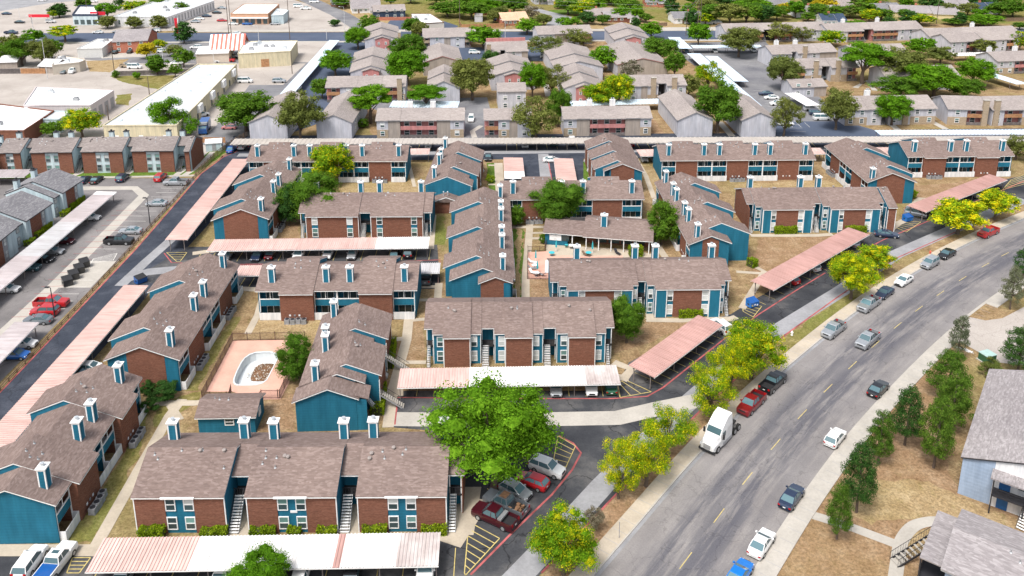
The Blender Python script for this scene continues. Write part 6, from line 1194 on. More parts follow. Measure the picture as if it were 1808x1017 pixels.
# ================================================================ trees and shrubs
BARK = mat('bark', (0.12, 0.09, 0.07), 0.95, 0.25, 3.0); BARK_G = mat('grey_bark', (0.2, 0.18, 0.16), 0.95, 0.2, 3.0)
LEAF = dict(bright=leafmat('bright_leaves', (0.105, 0.25, 0.012), (0.2, 0.4, 0.025), trans=0.4), green=leafmat('green_leaves', (0.09, 0.195, 0.018), (0.17, 0.3, 0.035), trans=0.42), olive=leafmat('olive_leaves', (0.15, 0.185, 0.045), (0.25, 0.28, 0.08), trans=0.38),
            dark=leafmat('dark_leaves', (0.042, 0.11, 0.024), (0.085, 0.18, 0.04), trans=0.28), pine=leafmat('pine_needles', (0.075, 0.16, 0.02), (0.155, 0.26, 0.035), trans=0.3), greypine=leafmat('grey_needles', (0.14, 0.165, 0.1), (0.22, 0.245, 0.16), trans=0.3),
            yellow=leafmat('yellowing_leaves', (0.2, 0.34, 0.012), (0.38, 0.54, 0.02), (0.74, 0.68, 0.014), 0.09, trans=0.4), yg=leafmat('yellow_green_leaves', (0.16, 0.31, 0.012), (0.31, 0.47, 0.025), (0.68, 0.6, 0.015), -0.02, trans=0.4), gold=leafmat('golden_leaves', (0.42, 0.36, 0.02), (0.6, 0.5, 0.03)),
            hedge=leafmat('hedge_leaves', (0.19, 0.29, 0.012), (0.36, 0.46, 0.03)), grey=leafmat('sparse_grey_leaves', (0.2, 0.18, 0.13), (0.3, 0.28, 0.2)))
def unit_tree(seed, style, n, ls, trunk=True):
    """crown of single leaves set on limbs' clumps, in a unit box (width 1, height 1); returns (trunk mesh data, crown mesh data)"""
    rn = random.Random(seed); tb = MB(); v, f = [], []
    base = {'broad': 0.13, 'dome': 0.07, 'open': 0.15, 'tall': 0.1, 'pine': 0.25, 'bush': 0.0, 'umb': 0.34}[style]
    clumps = []
    if style == 'pine':
        tiers = 11
        for t in range(tiers):
            z = base+(1-base)*(t+0.4)/tiers; tt = (z-base)/(1-base); rr = 0.5*min(1, 0.42+2.1*tt)*(1-tt)**0.62*rn.uniform(0.72, 1.1)+0.03; k = max(3, int(8*(rr/0.5))+2); ph = rn.uniform(0, 6)
            for i in range(k):
                a = ph+2*math.pi*i/k+rn.uniform(-0.3, 0.3); q = rr*rn.uniform(0.45, 0.92); clumps.append(((math.cos(a)*q, math.sin(a)*q, z+rn.uniform(-0.03, 0.04)), (0.14*rn.uniform(0.7, 1.15), 0.055)))
        clumps.append(((0, 0, 0.96), (0.08, 0.06)))
    else:
        K = {'broad': 70, 'dome': 80, 'open': 56, 'tall': 40, 'bush': 30, 'umb': 50}[style]; cz = (1+base)/2; hz = (1-base)/2
        for i in range(K):
            for _ in range(30):
                a, u, r = rn.uniform(0, 2*math.pi), rn.uniform(-1, 1), rn.random()**0.28
                s = math.sqrt(1-u*u); x, y, z = math.cos(a)*s*r, math.sin(a)*s*r, u*r
                if style in ('broad', 'umb') and z < -0.55: continue
                if style == 'dome' and z < -0.8: continue
                break
            cr = rn.uniform(0.09, 0.17) if style != 'dome' else rn.uniform(0.11, 0.18)
            if style == 'open': cr = rn.uniform(0.08, 0.14)
            wob = 1+0.16*math.sin(3*a+seed)+0.1*math.sin(5*a+2*seed)
            clumps.append(((x*0.42*wob, y*0.42*wob, cz+z*hz*0.86), (cr, cr*(0.75 if style != 'umb' else 0.45))))
    ext = sorted(math.hypot(c[0][0], c[0][1])+c[1][0]*0.85 for c in clumps); k = 0.5/ext[int(len(ext)*0.93)]     # crown spans its unit width
    clumps = [((x*k, y*k, z), (r*min(1.0, k*1.12), h2)) for (x, y, z), (r, h2) in clumps]
    tot = sum(c[1][0]**2 for c in clumps)
    if style in ('broad', 'dome', 'umb'):          # twiggy, leaf-packed heart of each clump
        for (cx, cy, cz2), (cr, ch) in clumps:
            q = 0.62; b0 = len(v); v += [(cx+dx*cr*q*rn.uniform(0.75, 1.1), cy+dy*cr*q*rn.uniform(0.75, 1.1), cz2+dz*ch*q*rn.uniform(0.75, 1.1)) for dx, dy, dz in ((1, 0, 0), (0.3, 0.95, 0), (-0.8, 0.6, 0), (-0.8, -0.6, 0), (0.3, -0.95, 0), (0, 0, 1), (0, 0, -1))]
            for i in range(5): j = (i+1) % 5; f += [[b0+i, b0+j, b0+5], [b0+j, b0+i, b0+6]]
    for (cx, cy, cz2), (cr, ch) in clumps:
        m = max(6, int(n*cr*cr/tot))
        for _ in range(m):
            a, u = rn.uniform(0, 2*math.pi), rn.uniform(-1, 1); s = math.sqrt(1-u*u); rr = rn.random()**0.35
            d = Vector((math.cos(a)*s, math.sin(a)*s, u)); p = Vector((cx+d.x*cr*rr, cy+d.y*cr*rr, cz2+d.z*ch*rr))
            nrm = (d+Vector((rn.uniform(-0.7, 0.7), rn.uniform(-0.7, 0.7), rn.uniform(0.0, 0.9)))).normalized(); t = nrm.orthogonal().normalized(); t = (Matrix.Rotation(rn.uniform(0, 6.28), 3, nrm) @ t); q = nrm.cross(t); L = ls*rn.uniform(0.6, 1.35); wd = L*(0.55 if style != 'pine' else 0.3)
            b0 = len(v); v += [tuple(p-t*L), tuple(p+q*wd-t*L*0.1), tuple(p+t*L), tuple(p-q*wd-t*L*0.1)]; f.append([b0, b0+1, b0+2, b0+3])
    top = 0.85 if style == 'pine' else base+0.2
    if style != 'bush':
        r0 = 0.035 if style != 'pine' else 0.028; pts = [(0, 0, -0.01), (rn.uniform(-.02, .02), rn.uniform(-.02, .02), base*0.6), (rn.uniform(-.03, .03), rn.uniform(-.03, .03), top)]
        tb.tube(pts[0], pts[1], r0*1.25, r0, 7); tb.tube(pts[1], pts[2], r0, r0*0.55, 7)
        for c in rn.sample(clumps, min(len(clumps), 14 if style != 'pine' else 8)):
            s = Vector(pts[1]).lerp(Vector(pts[2]), rn.uniform(0.2, 1.0)) if style != 'pine' else Vector((0, 0, c[0][2]-0.02)); e = Vector(c[0]); mid = s.lerp(e, 0.5)+Vector((0, 0, 0.02)); tb.tube(s, mid, r0*0.42, r0*0.28, 5, False); tb.tube(mid, e, r0*0.28, r0*0.1, 5, False)
    cm = bpy.data.meshes.new('crown'); cm.from_pydata(v, [], f); cm.materials.append(LEAF['green'])
    tm = tb.mesh('trunk', BARK) if tb.v else None
    return tm, cm
VAR = {}
def variants(style, n, ls, count=3, seed0=0):
    k = (style, n, ls)
    if k not in VAR: VAR[k] = [unit_tree(11*i+seed0+len(style)*7, style, n, ls) for i in range(count)]
    return VAR[k]
N_T = [0]
def tree(bx, by, top, wpx, leaf, style, label, group=None, big=0, name=None, bark=None, cat='tree'):
    p = at(bx, by); s = scale_at(p); W = wpx/s; Hh = max(1.0, height_to(p, top)); N_T[0] += 1; rn = random.Random(N_T[0])
    n, ls = [(2200, 0.036), (9500, 0.0195), (27000, 0.0108), (700, 0.055)][big]
    if style == 'pine': n, ls = [(2400, 0.034), (6500, 0.024), (13000, 0.019), (900, 0.05)][big]
    if style == 'open': n = int(n*0.62)
    tm, cm = variants(style, n, ls)[N_T[0] % 3]
    e = empty(name or {'pine': 'pine_tree', 'bush': 'shrub'}.get(style, 'leafy_tree'), (p.x, p.y, 0), rn.uniform(0, 6.28)); tag(e, label, cat, group)
    if tm is not None: put('trunk', tm, e, sc=(W*0.9, W*0.9, Hh))
    c = put('crown' if style != 'bush' else 'foliage', cm, e, sc=(W*(1.04 if style != 'pine' else 0.86), W*(1.04 if style != 'pine' else 0.86), Hh)); c.material_slots[0].link = 'OBJECT'; c.material_slots[0].material = LEAF[leaf]
    return e
for r in [(872, 862, 676, 224, 'bright', 'broad', 'big bright green tree over the parked cars beside the nearest block', 2), (525, 668, 590, 76, 'green', 'dome', 'round dense tree at the corner of the pool terrace', 2), (552, 392, 303, 112, 'green', 'dome', 'broad dense tree above the brick block with white window columns', 2), (510, 398, 322, 50, 'dark', 'dome', 'smaller dark tree leaning beside the brick-gabled block', 1),
          (585, 324, 251, 78, 'yg', 'broad', 'yellow-green tree in front of the back-drive balcony block', 1), (986, 398, 315, 108, 'green', 'dome', 'domed green tree behind the clubhouse roof', 2), (912, 399, 361, 34, 'green', 'dome', 'small green tree at the end of the green strip', 1), (1168, 432, 353, 64, 'green', 'dome', 'dense tree between clubhouse and the wide teal gable', 1), (1106, 605, 519, 72, 'green', 'dome', 'dense round tree beside the long stepped roof block', 2),
          (995, 1014, 900, 122, 'yg', 'broad', 'light green open tree by the drive at the bottom', 2), (462, 1066, 977, 116, 'bright', 'broad', 'bright treetop in front of the bottom carport', 2), (1048, 938, 893, 40, 'grey', 'open', 'small nearly bare tree behind the light green one', 1)]:
    tree(*r[:7], 'trees inside the teal complex', r[7])
for r in [(1690, 413, 350, 100, 'yellow', 'broad', 'round yellow street tree beside the farthest pink carport', 1), (1756, 388, 333, 72, 'yellow', 'broad', 'yellow street tree nearest the right edge', 1), (1502, 528, 446, 88, 'yellow', 'broad', 'yellow street tree in front of the drive carport', 2), (1546, 480, 432, 70, 'yg', 'broad', 'yellow-green tree just behind the yellow one by the drive carport', 1), (1325, 668, 563, 108, 'yg', 'broad', 'largest yellow-green tree of the roadside clump', 2),
          (1288, 698, 590, 82, 'yellow', 'open', 'yellow tree in the middle of the roadside clump', 2), (1255, 736, 640, 98, 'yellow', 'open', 'yellow tree beside the white tractor unit', 2), (1178, 808, 714, 98, 'yg', 'open', 'yellow-green tree at the bend of the drive', 2), (1140, 858, 748, 104, 'yellow', 'open', 'yellow tree in front of the one at the drive bend', 2), (1092, 880, 776, 78, 'yellow', 'open', 'golden tree leaning over the drive kerb', 2)]:
    tree(*r[:7], 'street trees along the drive', r[7])
for r in [(1477, 952, 857, 64, 'pine', 'pine', 'light pine by the footpath fork', 2), (1512, 905, 783, 86, 'dark', 'pine', 'tall dark pine nearest the street bend', 2), (1550, 820, 729, 66, 'pine', 'pine', 'slim pine on the slope of dirt', 2), (1597, 786, 685, 78, 'dark', 'pine', 'dark pine at the left of the pine cluster', 2), (1648, 826, 704, 86, 'pine', 'pine', 'broad pine with bare trunk in front of the cluster', 2), (1676, 765, 664, 84, 'pine', 'pine', 'pine in the middle of the cluster', 2), (1671, 704, 622, 98, 'pine', 'pine', 'broad pine at the top of the cluster', 2),
          (1690, 633, 558, 48, 'greypine', 'pine', 'thin grey pine by the driveway mouth', 1), (1796, 658, 578, 84, 'dark', 'pine', 'dark pine at the right edge by the driveway', 2), (1783, 546, 472, 52, 'greypine', 'pine', 'grey pine on the straw island', 1), (1806, 492, 438, 52, 'dark', 'pine', 'dark pine cut by the right edge above the grey one', 1)]:
    tree(*r[:7], 'pines along the right side of the street', r[7])
tree(1752, 664, 632, 44, 'olive', 'bush', 'olive shrub behind the green utility box', None, 1, cat='shrub')
far = [(945, 250, 170, 84, 'olive', 'open', 'willow-like olive tree on the back drive', 1), (985, 224, 154, 46, 'green', 'broad', 'slim green tree beside the willow-like one', 1), (532, 248, 160, 72, 'olive', 'broad', 'light olive tree between two plain grey gables', 1), (435, 232, 160, 98, 'green', 'broad', 'green tree at the lane corner beside the warehouse', 1), (655, 218, 152, 78, 'bright', 'umb', 'bright spreading tree left of the pink balcony block', 1), (753, 196, 151, 70, 'bright', 'umb', 'bright spreading tree above the pink balcony block', 1),
       (720, 150, 84, 72, 'bright', 'broad', 'large bright tree right of the pink-centred gable', 1), (722, 112, 60, 62, 'green', 'broad', 'green tree just behind the large bright one', 1), (592, 134, 88, 58, 'bright', 'broad', 'bright tree beside the long pale blue carport', 1), (570, 174, 136, 38, 'green', 'broad', 'small green tree left of the long dark-balcony block', 0), (632, 87, 47, 46, 'bright', 'broad', 'bright tree at the top end of the long blue carport', 1), (652, 60, 27, 42, 'green', 'broad', 'green tree behind the bright one near the far road', 0),
       (834, 177, 97, 74, 'olive', 'broad', 'tall olive tree in the inner court', 1), (868, 119, 88, 30, 'dark', 'dome', 'dark round juniper beside the office block', 0), (853, 86, 46, 62, 'bright', 'broad', 'bright tree on the far road beside the grey block', 0), (728, 63, 30, 34, 'green', 'broad', 'green tree in the blue car park', 0), (742, 72, 37, 32, 'olive', 'broad', 'olive tree at the edge of the blue car park', 0), (930, 61, 33, 44, 'bright', 'broad', 'bright tree on the far road by the peach-roofed house', 0), (1003, 55, 30, 44, 'bright', 'broad', 'bright round tree across the far road fork', 0),
       (966, 106, 62, 74, 'olive', 'open', 'wide olive tree in the rear court', 1), (1013, 82, 50, 40, 'olive', 'open', 'pale olive tree in front of the red-trimmed patio', 0), (940, 174, 107, 48, 'bright', 'broad', 'dense bright tree left of the pale olive one in the court', 1), (975, 170, 112, 56, 'olive', 'open', 'pale olive tree beside the triple-stepped gable', 1), (1063, 126, 81, 48, 'bright', 'broad', 'bright tree right of the triple-stepped gable', 0), (1163, 113, 64, 66, 'green', 'broad', 'green tree beside the short far carport', 1), (1190, 139, 90, 38, 'green', 'broad', 'slim green tree at the parallel carports', 0),
       (1150, 69, 38, 42, 'bright', 'broad', 'bright tree right of the pink-bay gable near the far road', 0), (1232, 82, 39, 42, 'bright', 'broad', 'bright lime tree in front of the grey far-road block', 0), (1304, 101, 46, 64, 'olive', 'broad', 'olive tree on an island in the far car park', 1), (1060, 191, 145, 62, 'yg', 'broad', 'yellowish olive tree before the pale carport', 1), (1092, 189, 127, 56, 'yg', 'broad', 'yellowish olive tree right of the pink-bay gable', 1), (1250, 160, 107, 52, 'yg', 'open', 'thin yellowish tree between the parallel carports', 1), (1215, 173, 131, 40, 'olive', 'broad', 'small olive tree at the twin-chimney slot block', 0),
       (1266, 234, 141, 80, 'green', 'broad', 'tall shade tree between two plain grey gables at right', 1), (1383, 240, 169, 56, 'olive', 'open', 'thin grey-green tree at the car park corner', 1), (1475, 229, 155, 64, 'olive', 'broad', 'grey-green tree on the kerb island by the van', 1), (1574, 221, 164, 62, 'bright', 'broad', 'bright tree in front of the stone block', 1), (1382, 159, 97, 60, 'olive', 'broad', 'olive tree beside the far car park row', 1), (1522, 148, 75, 92, 'bright', 'umb', 'large spreading tree beside the twin-chimney block', 1), (1588, 152, 83, 82, 'olive', 'broad', 'large olive tree right of the spreading one', 1),
       (1622, 99, 67, 50, 'bright', 'broad', 'round bright tree before the white gable', 0), (1660, 114, 82, 52, 'olive', 'broad', 'olive tree before the thin white carport', 0), (1718, 152, 102, 64, 'bright', 'broad', 'bright tree beside the pale carport at the right', 1), (1648, 172, 114, 90, 'bright', 'broad', 'large bright tree above the stone block', 1), (1588, 176, 134, 80, 'green', 'broad', 'wide low green tree above the stone block', 1), (1702, 175, 137, 60, 'green', 'broad', 'green tree above the pink-bay block at right', 1), (1792, 282, 238, 56, 'olive', 'open', 'pale tree at the right edge by the last balcony block', 1),
       (1738, 97, 70, 40, 'olive', 'broad', 'olive tree before the dark stair slots', 0), (1466, 82, 53, 46, 'yg', 'broad', 'yellowish tree on the far road verge', 0), (1374, 74, 38, 56, 'olive', 'open', 'thin grey-green tree behind the white end wall', 0), (1416, 74, 48, 40, 'olive', 'open', 'smaller thin tree beside the far road verge', 0), (1800, 90, 55, 40, 'yg', 'open', 'thin yellowish tree at the upper right edge', 0), (1030, 84, 56, 34, 'olive', 'open', 'pale tree right of the red-trimmed patio', 0), (1080, 115, 84, 40, 'grey', 'open', 'bare grey tree between stepped gables', 0), (1112, 150, 105, 44, 'grey', 'open', 'bare tree before the wide pale gable', 0)]
for r in far: tree(r[0], r[1], r[2]-2, r[3]*1.1, *r[4:7], 'trees among the grey gabled blocks', r[7], bark=None)
for r in [(300, 242, 168, 66, 'bright', 'tall', 'sparse poplar-like tree in front of the warehouse end', 1), (145, 242, 190, 72, 'yg', 'broad', 'yellow-green tree behind the pale blue row', 1), (96, 242, 212, 44, 'green', 'broad', 'small tree left of the yellow-green one behind the row', 0), (338, 242, 204, 38, 'bright', 'open', 'small bright tree by the refuse truck', 0), (40, 116, 62, 54, 'green', 'broad', 'green tree behind the plank fence', 1), (76, 116, 65, 54, 'olive', 'broad', 'olive tree beside the tall lamp', 1), (12, 113, 74, 44, 'green', 'broad', 'green tree at the left edge behind the grey fence', 0),
          (60, 78, 50, 38, 'bright', 'broad', 'bright small tree at the wide junction', 0), (115, 74, 45, 58, 'yg', 'umb', 'spreading tree on the green verge at the junction', 0), (278, 132, 95, 44, 'green', 'dome', 'round dense tree by the grey fence', 0), (325, 119, 84, 40, 'green', 'broad', 'green tree beside the round one near the warehouse', 0), (260, 103, 73, 38, 'gold', 'broad', 'golden tree by the brick office', 0), (283, 90, 68, 26, 'yg', 'broad', 'small yellowish tree behind the golden one', 0), (307, 99, 79, 40, 'olive', 'broad', 'olive tree left of the striped restaurant', 0), (326, 76, 37, 37, 'dark', 'dome', 'dark green tree beside the red banner sign', 0),
          (190, 50, 26, 38, 'olive', 'dome', 'left of three round trees along the motel front', 0), (238, 50, 27, 32, 'olive', 'dome', 'middle of three round trees along the motel front', 0), (280, 50, 26, 34, 'olive', 'dome', 'right of three round trees along the motel front', 0), (190, 32, 3, 44, 'bright', 'broad', 'bright tree behind the navy-fascia store', 0), (105, 31, 4, 38, 'dark', 'dome', 'dark dense tree by the store forecourt', 0), (94, 33, 17, 18, 'yg', 'broad', 'small yellowish tree by the store forecourt', 0), (591, 46, 33, 24, 'dark', 'dome', 'dark clipped tree on the traffic island', 0), (605, 14, -6, 40, 'green', 'broad', 'green tree at the top beside the truck lot', 0), (240, 24, 0, 50, 'yg', 'broad', 'yellowish tree behind the motel', 0), (282, 16, -6, 40, 'green', 'broad', 'green tree behind the motel roof', 0), (212, 18, -8, 20, 'dark', 'tall', 'narrow dark tree behind the motel', 0), (22, 98, 58, 40, 'olive', 'broad', 'olive tree between the green ones at the left edge', 0), (92, 104, 66, 42, 'green', 'broad', 'green tree just right of the tall white lamp', 0), (310, 136, 112, 26, 'green', 'broad', 'small green tree at the warehouse back corner', 0), (205, 137, 124, 14, 'green', 'dome', 'tiny green shrub-like tree at the wooden pole', 0), (242, 140, 126, 16, 'bright', 'dome', 'tiny bright tree on the grassy patch', 0), (320, 28, 2, 30, 'green', 'broad', 'green tree rising behind the motel end', 0), (150, 20, -8, 30, 'green', 'broad', 'green tree behind the navy-fascia roof', 0)]:
    tree(*r[:7], 'trees around the shops', r[7])
belt = [(790, 30, 2, 56, 'green'), (832, 34, 2, 58, 'green'), (866, 26, -4, 44, 'bright'), (886, 36, 10, 36, 'olive'), (908, 24, -6, 50, 'green'), (940, 36, 8, 34, 'grey'), (960, 46, 25, 28, 'olive'), (985, 16, -2, 18, 'gold'), (1002, 26, -4, 46, 'green'), (1030, 30, 0, 40, 'yg'), (1048, 22, -6, 40, 'bright'), (1064, 44, 26, 26, 'green'), (1096, 36, 12, 34, 'bright'), (1113, 26, -2, 42, 'green'), (1124, 38, 10, 26, 'bright'), (1122, 50, 30, 18, 'dark'), (1140, 40, 24, 24, 'green'), (1186, 22, -4, 28, 'dark'), (1188, 32, 14, 22, 'dark'),
        (1262, 40, 6, 52, 'green'), (1288, 44, 4, 56, 'olive'), (1318, 42, 4, 54, 'green'), (1345, 40, 6, 48, 'dark'), (1372, 36, 8, 40, 'green'), (1384, 30, 4, 26, 'gold'), (1404, 32, 0, 34, 'bright'), (1432, 14, -8, 30, 'dark'), (1455, 18, -8, 38, 'gold'), (1462, 30, 17, 22, 'green'), (1500, 32, 14, 30, 'olive'), (1520, 32, 2, 50, 'green'), (1534, 10, -10, 40, 'bright'), (1512, 50, 36, 36, 'bright'), (1562, 20, 2, 34, 'grey'), (1598, 18, -6, 24, 'bright'), (1622, 44, 24, 50, 'yg'), (1642, 24, -8, 44, 'dark'), (1668, 28, 5, 32, 'olive'), (1682, 44, 33, 34, 'green'), (1693, 44, 22, 25, 'dark'), (1708, 28, 5, 36, 'olive'),
        (1735, 46, 26, 58, 'bright'), (1764, 30, 4, 48, 'green'), (1788, 30, -2, 46, 'green'), (1800, 52, 40, 24, 'green'), (1770, 12, -12, 40, 'green'), (1570, 44, 30, 24, 'dark'), (1660, 10, -12, 36, 'bright'), (1330, 14, -10, 44, 'green'), (1160, 10, -10, 34, 'bright'), (1225, 8, -10, 34, 'bright'), (1280, 12, -10, 40, 'dark'), (1085, 10, -10, 40, 'green'), (960, 6, -10, 36, 'green'), (820, 8, -10, 50, 'green'), (770, 8, -12, 40, 'green'), (725, 6, -12, 30, 'bright'), (690, 10, -8, 22, 'bright'), (1490, 6, -10, 40, 'dark'), (1380, 4, -12, 40, 'green'), (1720, 6, -12, 44, 'dark'), (1600, 4, -12, 36, 'green')]
rb = random.Random(21)
for k in range(70):
    y = rb.uniform(2, 44); x = rb.uniform(690, 1808)
    if abs(x-970) < 45 or (x < 830 and y > 18) or any(abs(x-q[0]) < 13 and abs(y-q[1]) < 9 for q in belt): continue
    belt.append((round(x), round(y, 1), round(y-rb.uniform(16, 26), 1), round(rb.uniform(24, 42)), rb.choice(('green', 'bright', 'olive', 'green', 'dark', 'yg'))))
belt.sort(); ONES = 'first second third fourth fifth sixth seventh eighth ninth tenth eleventh twelfth thirteenth fourteenth fifteenth sixteenth seventeenth eighteenth nineteenth'.split()
ORD = ONES+[t+(('' if o == 0 else '-'+ONES[o-1])) for t, base_ in (('twenty', 0), ('thirty', 0), ('forty', 0), ('fifty', 0)) for o in range(10)]
ORD[19::10] = ['twentieth', 'thirtieth', 'fortieth', 'fiftieth']
cnt = {}
WORD = dict(green='green', bright='bright green', olive='olive', grey='bare grey', gold='golden', yg='yellowish', dark='dark')
for bx, by, tp, wp, lf in belt:
    cnt[lf] = cnt.get(lf, 0)+1
    tree(bx, by, tp-1.5, wp*1.12, lf, {'dark': 'dome', 'grey': 'open'}.get(lf, 'broad'), f'{ORD[cnt[lf]-1]} {WORD[lf]} tree from the left in the far belt of houses', 'trees in the far belt of houses', 0)
# hedges and shrubs
def hedge(a, b, wd, h, label, leaf='hedge', group='clipped hedges'):
    A, B = at(*a), at(*b); L = (B-A).length; e = empty('hedge', (A.x, A.y, 0), math.atan2(B.y-A.y, B.x-A.x)); tag(e, label, 'hedge', group); rn = random.Random(int(L*100)); v, f = [], []
    for _ in range(int(420*L*wd+300)):
        x, y, z = rn.uniform(0, L), rn.uniform(-wd/2, wd/2), h*(1-rn.random()**2.2*0.75); bump = 0.12*math.sin(x*2.1+L)+0.08*math.sin(x*4.7)
        if rn.random() < 0.55: y = math.copysign(wd/2*rn.uniform(0.85, 1.08), y); z = rn.uniform(0.05, h)
        z = max(0.03, z+bump*(z/h)); nrm = Vector((rn.uniform(-1, 1), rn.uniform(-1, 1), rn.uniform(-0.2, 1))).normalized(); t = nrm.orthogonal().normalized(); q = nrm.cross(t); s = rn.uniform(0.07, 0.15); p = Vector((x, y, z)); b0 = len(v)
        v += [tuple(p-t*s), tuple(p+q*s*0.7), tuple(p+t*s), tuple(p-q*s*0.7)]; f.append([b0, b0+1, b0+2, b0+3])
    me = bpy.data.meshes.new('foliage'); me.from_pydata(v, [], f); me.materials.append(LEAF[leaf]); put('foliage', me, e)
    MB().box(0.1, L-0.1, -wd*0.4, wd*0.4, 0, h*0.8).build('inner_twigs', mat('hedge_twigs', (0.05, 0.06, 0.02), 0.95, 0.2), e)
for a, b, w_, h_, lb in [((246, 949), (292, 948), 1.1, 1.3, 'hedge under the leftmost brick panel of the nearest block'), ((355, 949), (402, 948), 1.1, 1.1, 'hedge under the brick beside the first stair of the nearest block'), ((442, 946), (488, 945), 1.1, 1.1, 'hedge left of the middle window bay of the nearest block'), ((508, 946), (532, 945), 1.0, 1.0, 'small hedge between ground windows of the nearest block'), ((560, 945), (596, 944), 1.1, 1.1, 'hedge right of the middle window bay of the nearest block'), ((640, 944), (684, 943), 1.1, 1.2, 'hedge left of the last window bay of the nearest block'), ((744, 942), (790, 941), 1.1, 1.2, 'hedge at the stair end of the nearest block'),
                         ((1197, 560), (1240, 559), 1.2, 1.5, 'hedge under the brick panel below the clubhouse'), ((1366, 412), (1406, 411), 1.4, 1.6, 'hedge under the first brick panel above the bare lawn'), ((1492, 411), (1528, 410), 1.4, 1.6, 'hedge under the second brick panel above the bare lawn'), ((684, 652), (690, 608), 1.8, 1.4, 'long hedge by the far outside stair'), ((666, 735), (672, 688), 1.8, 1.4, 'long hedge by the near outside stair'), ((122, 373), (146, 355), 1.6, 1.5, 'yellow-green hedge at the unit nearest the lawn'), ((112, 384), (120, 376), 1.4, 1.2, 'short yellow-green hedge at the unit nearest the lawn'),
                         ((62, 424), (88, 402), 1.6, 1.5, 'yellow-green hedge in front of the middle slate unit'), ((48, 436), (58, 428), 1.4, 1.2, 'short yellow-green hedge in front of the middle slate unit'), ((1323, 472), (1333, 468), 1.6, 1.6, 'small shrub at the foot of the wide teal gable'), ((1110, 452), (1134, 451), 1.6, 2.0, 'bright hedge between two chimneys at the clubhouse')]:
    hedge(a, b, w_, h_, lb)
for r in [(292, 706, 676, 56, 'dark', 'round dark bush at the brick gable'), (266, 726, 698, 34, 'dark', 'smaller dark bush by the path'), (262, 697, 672, 30, 'dark', 'dark bush tucked behind the brick gable'), (1612, 350, 334, 18, 'hedge', 'small bright bush beside the angled brick end'), (866, 322, 306, 18, 'hedge', 'small bush beside the green court strip'), (1000, 218, 203, 22, 'green', 'bush by the wooden balcony block'), (762, 228, 212, 22, 'dark', 'bush in front of the pink balconies'), (1030, 222, 206, 20, 'dark', 'bush in front of the wooden balconies'), (640, 226, 208, 26, 'green', 'bush beside the plain gable'), (958, 430, 412, 16, 'green', 'bush at the terrace gate')]:
    tree(r[0], r[1], r[2], r[3], r[4], 'bush', r[5], 'bushes', 1, cat='bush')
# ================================================================ pool, fences, poles, bins
zb = -1.3
PW = mat('white_pool_plaster', (0.6, 0.63, 0.64), 0.6, 0.06, 0.5); PD = mat('pool_dirt', (0.16, 0.085, 0.045), 0.95, 0.25, 1.2)
pc = sum(POOL, Vector())/len(POOL); pool = empty('empty_pool', (pc.x, pc.y, 0)); tag(pool, 'drained white swimming pool with dirt and rubble on its floor', 'pool'); loc = [p-pc for p in POOL]
b = MB(); n = len(loc); b.v = [(p.x, p.y, 0.05) for p in loc]+[(p.x*0.97, p.y*0.97, zb) for p in loc]; b.f = [[i, (i+1) % n, n+(i+1) % n, n+i] for i in range(n)]; put('basin_wall', b.mesh('basin_wall', PW), pool)
MB().poly([(p.x*0.97, p.y*0.97, zb) for p in loc]).build('basin_floor', PW, pool)
b = MB(); b.v = [(p.x*1.045, p.y*1.045, 0.09) for p in loc]+[(p.x*0.985, p.y*0.985, 0.09) for p in loc]+[(p.x*1.045, p.y*1.045, 0.03) for p in loc]+[(p.x*0.985, p.y*0.985, 0.0) for p in loc]
for i in range(n): j = (i+1) % n; b.f += [[i, j, n+j, n+i], [2*n+i, 2*n+j, j, i], [n+i, n+j, 3*n+j, 3*n+i]]
put('coping', b.mesh('coping', PW), pool)
dirt = tag(MB().loft([[(p.x*0.62+0.8, p.y*0.55+1.0, zb+0.01) for p in loc], [(p.x*0.5+0.9, p.y*0.42+1.1, zb+0.22) for p in loc], [(p.x*0.2+0.9, p.y*0.2+1.2, zb+0.4) for p in loc]]).build('dirt_heap', PD, None), 'brown dirt heap on the floor of the drained pool', 'dirt heap'); dirt.location = (pc.x, pc.y, 0)
rn = random.Random(3); rb = MB()
for k in range(260):
    a = rn.uniform(0, 6.28); r = rn.random()**0.6; x, y = 0.6+math.cos(a)*r*2.1, 0.6+math.sin(a)*r*2.4; s = rn.uniform(0.06, 0.22); p = Vector((x, y, zb+0.2+rn.uniform(0, 0.35))); ps = [p+Vector((rn.uniform(-s, s), rn.uniform(-s, s), rn.uniform(-s, s)*0.6)) for _ in range(4)]; i = len(rb.v); rb.v += [tuple(q) for q in ps]; rb.f += [[i, i+1, i+2], [i, i+2, i+3], [i, i+3, i+1], [i+1, i+3, i+2]]
o = rb.build('rubble', mat('pale_rubble', (0.5, 0.46, 0.4), 0.9, 0.3, 2.0)); o.location = (pc.x, pc.y, 0); tag(o, 'broken pale concrete lying on the pool dirt', 'rubble', kind='stuff')
